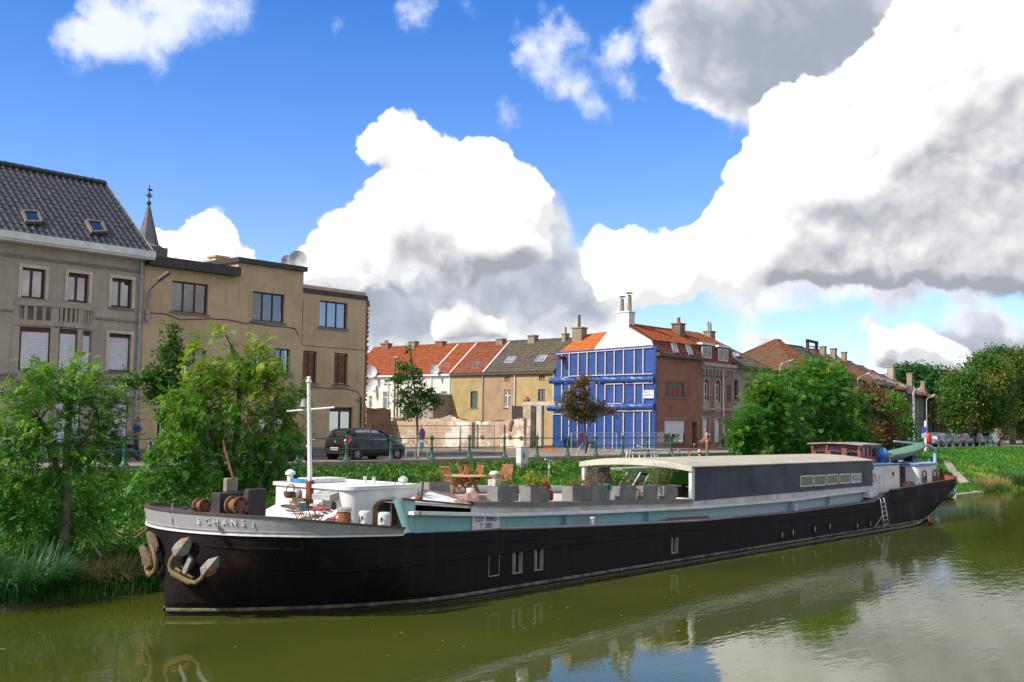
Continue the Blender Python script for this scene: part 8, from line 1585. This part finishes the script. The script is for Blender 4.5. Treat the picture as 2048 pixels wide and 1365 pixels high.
tree('street_tree','young street tree with open crown in front of the cleared plot','tree',b0,[([b0,P(835,870,Y=38.6),P(834,830,Y=38.6),P(828,770,Y=38.6),P(820,690,Y=38.6)],.07)],
 [(u,v,a,b,38.6) for u,v,a,b in ((819,700,9,22),(817,735,24,20),(832,760,26,20),(800,757,18,12),(806,785,22,14),(848,785,26,18),(830,808,40,16),(868,806,18,22),(822,825,28,10))],150,20,.15,.09,.17,L_dark,K_bark,4,up_tint(5,11,.30,.55),tr=.06,droop=.5,limbs=30)
b0=P(1173,909,Y=38.8)
tree('street_tree','copper leaved young tree in front of the blue tarpaulin','tree',b0,[([b0,P(1172,880,Y=38.8),P(1170,845,Y=38.8),P(1168,800,Y=38.8),P(1166,750,Y=38.8)],.08)],
 [(u,v,a,b,38.8) for u,v,a,b in ((1166,765,13,18),(1160,790,32,22),(1148,815,30,20),(1186,812,32,18),(1170,832,42,13),(1214,822,18,7),(1140,805,16,16))],190,20,.17,.10,.20,L_cop,K_bark,5,up_tint(5,10,.35,.75),tr=.07,droop=.5,limbs=40)
b0=P(1600,925,Y=30.5)
tree('sycamore_tree','huge broad green sycamore on the bank behind the dark deckhouse','tree',b0,[([b0,P(1600,890,Y=30.5),P(1605,830,Y=30.5),P(1612,760,Y=30.5)],.35),([b0,P(1570,870,Y=30.5),P(1545,800,Y=30.5)],.22),([b0,P(1640,860,Y=30.3),P(1670,790,Y=30.2)],.24)],
 [(u,v,a,b,30.4) for u,v,a,b in ((1600,785,75,52),(1540,820,55,55),(1655,790,58,52),(1500,850,33,45),(1560,870,70,45),(1640,860,80,50),(1700,835,45,55),(1622,742,45,28),(1676,752,34,26),(1533,775,36,30),(1500,890,33,25),(1700,880,50,35),(1600,893,60,26),(1480,865,18,28))],1500,30,.20,.075,.36,L_big,K_bark,6,lambda p,rs:.30+.5*np.clip(np.sin(p[:,0]*.9)*np.sin(p[:,2]*1.3+p[:,1]),0,1)*.7,tr=.3,droop=.3,limbs=60,spray=(4.8,9,.42))
b0=P(1750,915,Y=31.5)
tree('autumn_tree','brownish red turning tree at the right side of the big sycamore','tree',b0,[([b0,P(1752,870,Y=31.5),P(1750,810,Y=31.5)],.2)],[(u,v,a,b,31.5) for u,v,a,b in ((1742,795,32,34),(1758,845,38,48),(1730,870,36,38),(1775,882,30,32),(1760,905,30,20))],420,28,.22,.12,.40,L_red,K_bark,7,up_tint(2,9,.35,.55),tr=.2,group='trees on the bank near the stern',limbs=25)
b0=P(1800,912,Y=33)
tree('maple_sapling','bright yellow green maple sapling at the far right of the bank trees','tree',b0,[([b0,P(1800,870,Y=33),P(1798,820,Y=33)],.12)],[(u,v,a,b,33) for u,v,a,b in ((1793,822,20,32),(1806,862,22,34),(1785,800,14,16),(1800,895,22,18))],260,24,.22,.12,.40,leafmat('lime_bright',(.05,.2,.012),(.12,.32,.018),(.40,.42,.03)),K_bark,8,up_tint(3,9,.25,.55),tr=.12,limbs=18)
av=[(1936,893,39.4,'first avenue tree with a brown green crown beside the parked cars',((1942,805,42,36),(1930,772,34,32),(1915,800,24,34),(1952,768,36,36),(1918,832,24,16),(1955,828,32,18))),(1957,893,39.0,'second avenue tree, standing just right of the first pale trunk',((1972,745,36,36),(1985,795,38,40),(1965,795,30,36),(1978,832,34,18))),(1992,890,42.0,'tall avenue tree with the highest brown crown at right',((2000,718,32,26),(1990,752,36,34),(2012,770,36,44),(2002,822,34,24))),(2025,888,41.5,'avenue tree with two dark trunks near the right edge',((2030,765,34,48),(2028,820,34,26),(2040,720,22,22))),(2052,888,41.0,'avenue tree cut by the right edge of the view',((2062,750,40,50),(2060,830,40,50)))]
for k,(u,v,y,l,bl) in enumerate(av):
    b0=P(u,v,Y=y); b0.z=2.6; tree('avenue_tree',l,'tree',b0,[([b0,P(u+1,862,Y=y),P(u+2,820,Y=y),P(u+3,770,Y=y)],.42)],[(*e,y) for e in bl],900,34,.30,.20,.70,L_lime,K_bark2,20+k,lambda p,rs:.30+.42*np.clip(np.sin(p[:,0]*.6+1)*np.sin(p[:,2]*.8+p[:,1]*.5),-.5,1),tr=.35,group='avenue of trees at the right edge',limbs=30)
for k,(l,bl,y) in enumerate((('dark green tree behind the far end of the terrace, left one',((1832,752,30,22),(1812,745,18,14),(1850,765,22,22)),75),('dark green tree behind the far end of the terrace, right one',((1872,762,32,26),(1895,775,30,26),(1880,800,35,30)),70),('dark tree filling the gap behind the avenue trunks',((1925,850,40,40),(1980,850,50,40),(2030,850,60,45)),62),('deep green tree at the end of the avenue',((2060,845,50,45),(2110,840,60,60)),60))):
    c=P(bl[0][0],bl[0][1],Y=y); b0=V((c.x,y,GZ)); tree('background_tree',l,'tree',b0,[([b0,V((c.x,y,5)),V((c.x,y,9))],.4)],[(*e,y) for e in bl],420,26,.6,.4,1.0,L_deep,K_bark,40+k,lambda p,rs:.45+0*p[:,0],tr=.3,group='dark trees beyond the terrace',limbs=10)
# grass on the bank: blades standing on the slope
def blades(n,xr,yr,h,w,rs,lean=.5,dens=None):
    x=rs.uniform(*xr,size=n); y=rs.uniform(*yr,size=n)
    if dens is not None: k=rs.uniform(size=n)<dens(x,y); x,y=x[k],y[k]
    n=len(x); z=bank_z(x,y); a=rs.uniform(0,2*np.pi,size=n); d=np.stack([np.cos(a),np.sin(a),np.zeros(n)],1); s=np.stack([-np.sin(a),np.cos(a),np.zeros(n)],1); H_=h*rs.uniform(.45,1.3,size=(n,1)); p=np.stack([x,y,z-.02],1); ln=rs.uniform(0,lean,size=(n,1))
    m_=p+d*H_*ln*.35+np.array([0,0,1])*H_*.6; t_=p+d*H_*ln+np.array([0,0,1])*H_*(1-.3*ln); W_=s*w*.5
    v=np.stack([p-W_,p+W_,m_+W_*.8,m_-W_*.8,t_+W_*.1,t_-W_*.1],1).reshape(-1,3); b=np.arange(n)[:,None]*6; q=np.concatenate([b+np.array([[0,1,2,3]]),b+np.array([[3,2,4,5]])],0); return v,q,np.stack([x,y,z],1)
L_gr=leafmat('bank_grass',(0.0297,0.1568,0.01188),(0.07425,0.264,0.01782),(0.495,0.4125,0.08167),.35)
rs=np.random.default_rng(77); vs_,qs_,ts_=[],[],[]; off=0
def dry(x,y): return 1.25* np.clip(.5*np.sin(x*.35+1)+.5*np.sin(x*.9+y*1.7)+.35*np.sin(x*2.3-y),0,1)*np.clip(1.25-(y-25)/8,0.15,1)
for n,xr,yr,h,w in ((46000,(9,26),(25.4,34.6),.30,.022),(60000,(22,62),(27.5,34.7),.30,.03),(70000,(56,84),(25.0,34.7),.34,.045),(60000,(84,135),(24.6,34.7),.42,.07)):
    v,q,p=blades(n,xr,yr,h,w,rs); vs_.append(v); qs_.append(q+off); off+=len(v); tt=np.clip(.30+.55*dry(p[:,0],p[:,1])*(.9 if xr[0]>50 else .45)+rs.normal(size=len(p))*.16,0,1); ts_.append(np.tile(tt,2))
g=npmesh('bank_grass',np.concatenate(vs_),np.concatenate(qs_),L_gr,np.concatenate(ts_)); props(g,'bright green and straw coloured grass covering the whole river bank','grass',kind='stuff')
# verge beyond the far railing
n=9000; x=rs.uniform(119,230,size=n); 
# low leafy weeds on the left bank
L_wd=leafmat('weed_leaf',(0.0231,0.1072,0.01188),(0.05775,0.1898,0.01485),(0.33,0.2475,0.04455),.35); n=2600; x=rs.uniform(9,24,size=n); y=rs.uniform(25.9,34.4,size=n); keep=rs.uniform(size=n)<np.clip(.55+.45*np.sin(x*1.3)*np.sin(y*.9),0.1,1); x,y=x[keep],y[keep]; hh=rs.uniform(.1,.75,size=len(x))*(.6+.5*np.sin(x*.8+y)**2); k=18; ci=np.repeat(np.arange(len(x)),k)
pos=np.stack([x[ci]+rs.normal(size=len(ci))*.16,y[ci]+rs.normal(size=len(ci))*.16,bank_z(x,y)[ci]+hh[ci]*rs.uniform(.2,1.1,size=len(ci))],1); v_,q_=leaf_quads(pos,1.2,.12,.075,rs,.2); g=npmesh('bank_weeds',v_,q_,L_wd,np.clip(.35+rs.normal(size=len(x))[ci]*.2+rs.normal(size=len(ci))*.1,0,1)); props(g,'tangled nettles and brambles on the left bank','weeds',kind='stuff')
n=2200; x=rs.uniform(20,60,size=n); y=rs.uniform(32.2,34.6,size=n); ci=np.repeat(np.arange(n),10); hh=rs.uniform(.05,.4,size=n); pos=np.stack([x[ci]+rs.normal(size=len(ci))*.14,y[ci]+rs.normal(size=len(ci))*.14,bank_z(x,y)[ci]+hh[ci]*rs.uniform(.3,1.1,size=len(ci))],1); v_,q_=leaf_quads(pos,1.2,.13,.08,rs,.2); g=npmesh('kerb_weeds',v_,q_,L_wd,np.clip(.42+rs.normal(size=n)[ci]*.22,0,1)); props(g,'low leafy weeds under the quay kerb','weeds',kind='stuff')
# sedge tufts at the water's edge
def sedge(label,u,v,n,h,spread,tb,seed,lm,Z=.05,grp='sedge tufts at the water edge'):
    rs=np.random.default_rng(seed); c=P(u,v,Z=Z); t=thing('sedge_tuft',label,'sedge',tuple(c),grp); a=rs.uniform(0,2*np.pi,size=n); r=spread*np.sqrt(rs.uniform(size=n)); p=np.stack([c.x+r*np.cos(a)*1.5,c.y+r*np.sin(a)*.6,np.full(n,-.05)],1); dr=a+rs.normal(size=n)*.6; d=np.stack([np.cos(dr),np.sin(dr),np.zeros(n)],1); s=np.stack([-np.sin(dr),np.cos(dr),np.zeros(n)],1)*.016; H_=h*rs.uniform(.5,1.15,size=(n,1)); ln=rs.uniform(.25,1.0,size=(n,1)); L=[]
    for f in (0,.35,.7,1.0): q=p+d*H_*ln*f**1.6*.9+np.array([0,0,1])*H_*(f-.62*ln*f**2.6); k=1-.85*f; L+=[q-s*k,q+s*k]
    v_=np.stack(L,1).reshape(-1,3); b=np.arange(n)[:,None]*8; q_=np.concatenate([b+np.array([[0,1,3,2]]),b+np.array([[2,3,5,4]]),b+np.array([[4,5,7,6]])],0); npmesh('blades',v_,q_,lm,np.tile(np.clip(tb+rs.normal(size=n)*.2,0,1),3),t); return t
L_sd=leafmat('sedge_leaf',(0.0165,0.099,0.03713),(0.0495,0.1485,0.0297),(0.396,0.3135,0.104),.3); L_ds=leafmat('dry_sedge',(0.0495,0.099,0.01782),(0.198,0.1815,0.05198),(0.429,0.3135,0.1188),.3)
for k,(l,u,v,n,h,sp,tb,m) in enumerate((('largest dark blue green sedge tuft at the far left water edge',35,1205,1500,1.75,.75,.25,L_sd),('sedge tuft left of the ash trunk, partly dried',100,1190,700,1.15,.5,.5,L_ds),('brownish sedge tuft below the ash trunk',165,1184,760,1.2,.55,.6,L_ds),('drooping straw coloured sedge tuft between ash and bow',228,1178,760,1.15,.55,.65,L_ds),('green sedge tuft close to the bow',275,1176,560,1.0,.45,.35,L_sd),('low sedge tuft just left of the stem',308,1170,380,.95,.35,.4,L_sd),('bushy sedge tuft at the right edge by the water',2020,973,900,2.0,1.3,.35,L_sd),('straw sedge tuft right of the landing',1962,981,700,1.5,1.3,.75,L_ds),('second straw sedge tuft right of the landing',1990,978,700,1.4,1.4,.75,L_ds),('low green sedge tuft at the very right edge',2044,974,600,1.5,1.2,.5,L_sd))): sedge(l,u,v,n,h,sp,tb,60+k,m)
t=thing('dead_branch','pale bare branch leaning on the left bank','branch',tuple(P(195,1100,Y=27))); mb=MB(); mb.tube([P(202,1113,Y=26.9),P(188,1092,Y=27),P(178,1078,Y=27.1),P(170,1068,Y=27.2)],[.03,.026,.02,.012],6); mb.tube([P(188,1092,Y=27),P(180,1098,Y=26.9)],[.015,.008],5); mb.build('wood',mat('dead_wood',(.40,.34,.26),.9,(.28,.23,.17),5),t)
# fallen leaves and flecks drifting on the water
n=260; x=rs.uniform(9,70,size=n); y=np.where(rs.uniform(size=n)<.55,rs.uniform(8,18.6,size=n),rs.uniform(10,25,size=n)); pos=np.stack([x,y,np.full(n,.006)],1); a=rs.uniform(0,6.28,size=n); d=np.stack([np.cos(a),np.sin(a),0*a],1)*rs.uniform(.02,.06,size=(n,1)); e=np.stack([-d[:,1],d[:,0],0*a],1)*.55; v_=np.stack([pos-d,pos+e,pos+d,pos-e],1).reshape(-1,3)
g=npmesh('floating_leaves',v_,np.arange(n*4).reshape(-1,4),leafmat('drift_leaf',(.20,.18,.06),(.34,.30,.12),(.45,.38,.2),.2),rs.uniform(0,1,size=n)); props(g,'pale fallen leaves and flecks drifting on the water','leaves',kind='stuff')
# plants in the planters
def plant(name,label,box,n,h,spread,lm,seed,tb,ls=.06,lw=.035,stems=14,fx=.5):
    rs=np.random.default_rng(seed); x0,x1,y0,y1,z=box; cx,cy=x0+(x1-x0)*fx,(y0+y1)/2; t=thing(name,label,'plant',(cx,cy,z-.05),'plants in the deck planters'); mb=MB(); P_=[]
    for k in range(stems):
        bx,by=rs.uniform(x0+.08,x1-.08) if spread>1 else cx+rs.normal()*.05,rs.uniform(y0+.08,y1-.08); e=V((bx+rs.normal()*.14*min(spread,1.5),by+rs.normal()*.12,z+h*rs.uniform(.55,1.05))); s=V((bx,by,z-.06)); mb.tube([s,(s+e)/2+V((rs.normal()*.03,rs.normal()*.03,0)),e],[.008,.006,.003],4,cap=False); P_.append((s,e))
    mb.build('stem',mat('stem_brown',(.16,.10,.05),.9),t,fix=False); pos=np.array([np.array(s)+(np.array(e)-np.array(s))*rs.uniform(.25,1.05)+rs.normal(size=3)*.055 for s,e in P_ for _ in range(n//stems)]); v_,q_=leaf_quads(pos,.8,ls,lw,rs,.2); npmesh('leaves',v_,q_,lm,np.clip(tb+rs.normal(size=len(pos))*.2,0,1),t); return t
L_sh=leafmat('shrub_leaf',(0.033,0.132,0.01485),(0.099,0.231,0.02227),(0.495,0.429,0.04455)); L_he=leafmat('dry_herb',(0.0825,0.1155,0.02227),(0.231,0.198,0.05198),(0.429,0.231,0.07425))
plant('leafy_shrub','low glossy green shrub in the far left planter',PF,420,.34,1.4,L_sh,81,.45,.07,.04)
plant('leafy_shrub','yellowing shrub filling the second planter',PL[1],700,.40,1.4,L_sh,82,.72,.065,.035,22); plant('dry_herbs','thin dry herbs in the first flush planter',PL[2],260,.30,1.4,L_he,83,.55,.05,.02,24); plant('dry_herbs','taller dry herbs in the second flush planter',PL[3],300,.42,1.4,L_he,84,.65,.05,.02,24); plant('leafy_plant','bright green tall leafy plant right of the green crate',PL[4],420,.50,1.2,L_sh,85,.40,.075,.05,12); plant('sparse_herbs','few low herbs in the planter before the loungers',PL[5],120,.16,1.4,L_sh,86,.5,.05,.03,10); plant('airy_shrub','large airy small leaved shrub before the porch of the deckhouse',(PL[6][0]-.5,PL[6][1]-.05,PL[6][2]+.1,PL[6][3],PL[6][4]),900,.78,1.6,leafmat('olive_leaf',(0.0495,0.1237,0.02227),(0.1155,0.198,0.03713),(0.363,0.33,0.07425)),87,.45,.055,.022,34); plant('sparse_herbs','dry tufts in the stone ornament planter',PL[0],110,.2,1.4,L_he,88,.5,.05,.02,12)
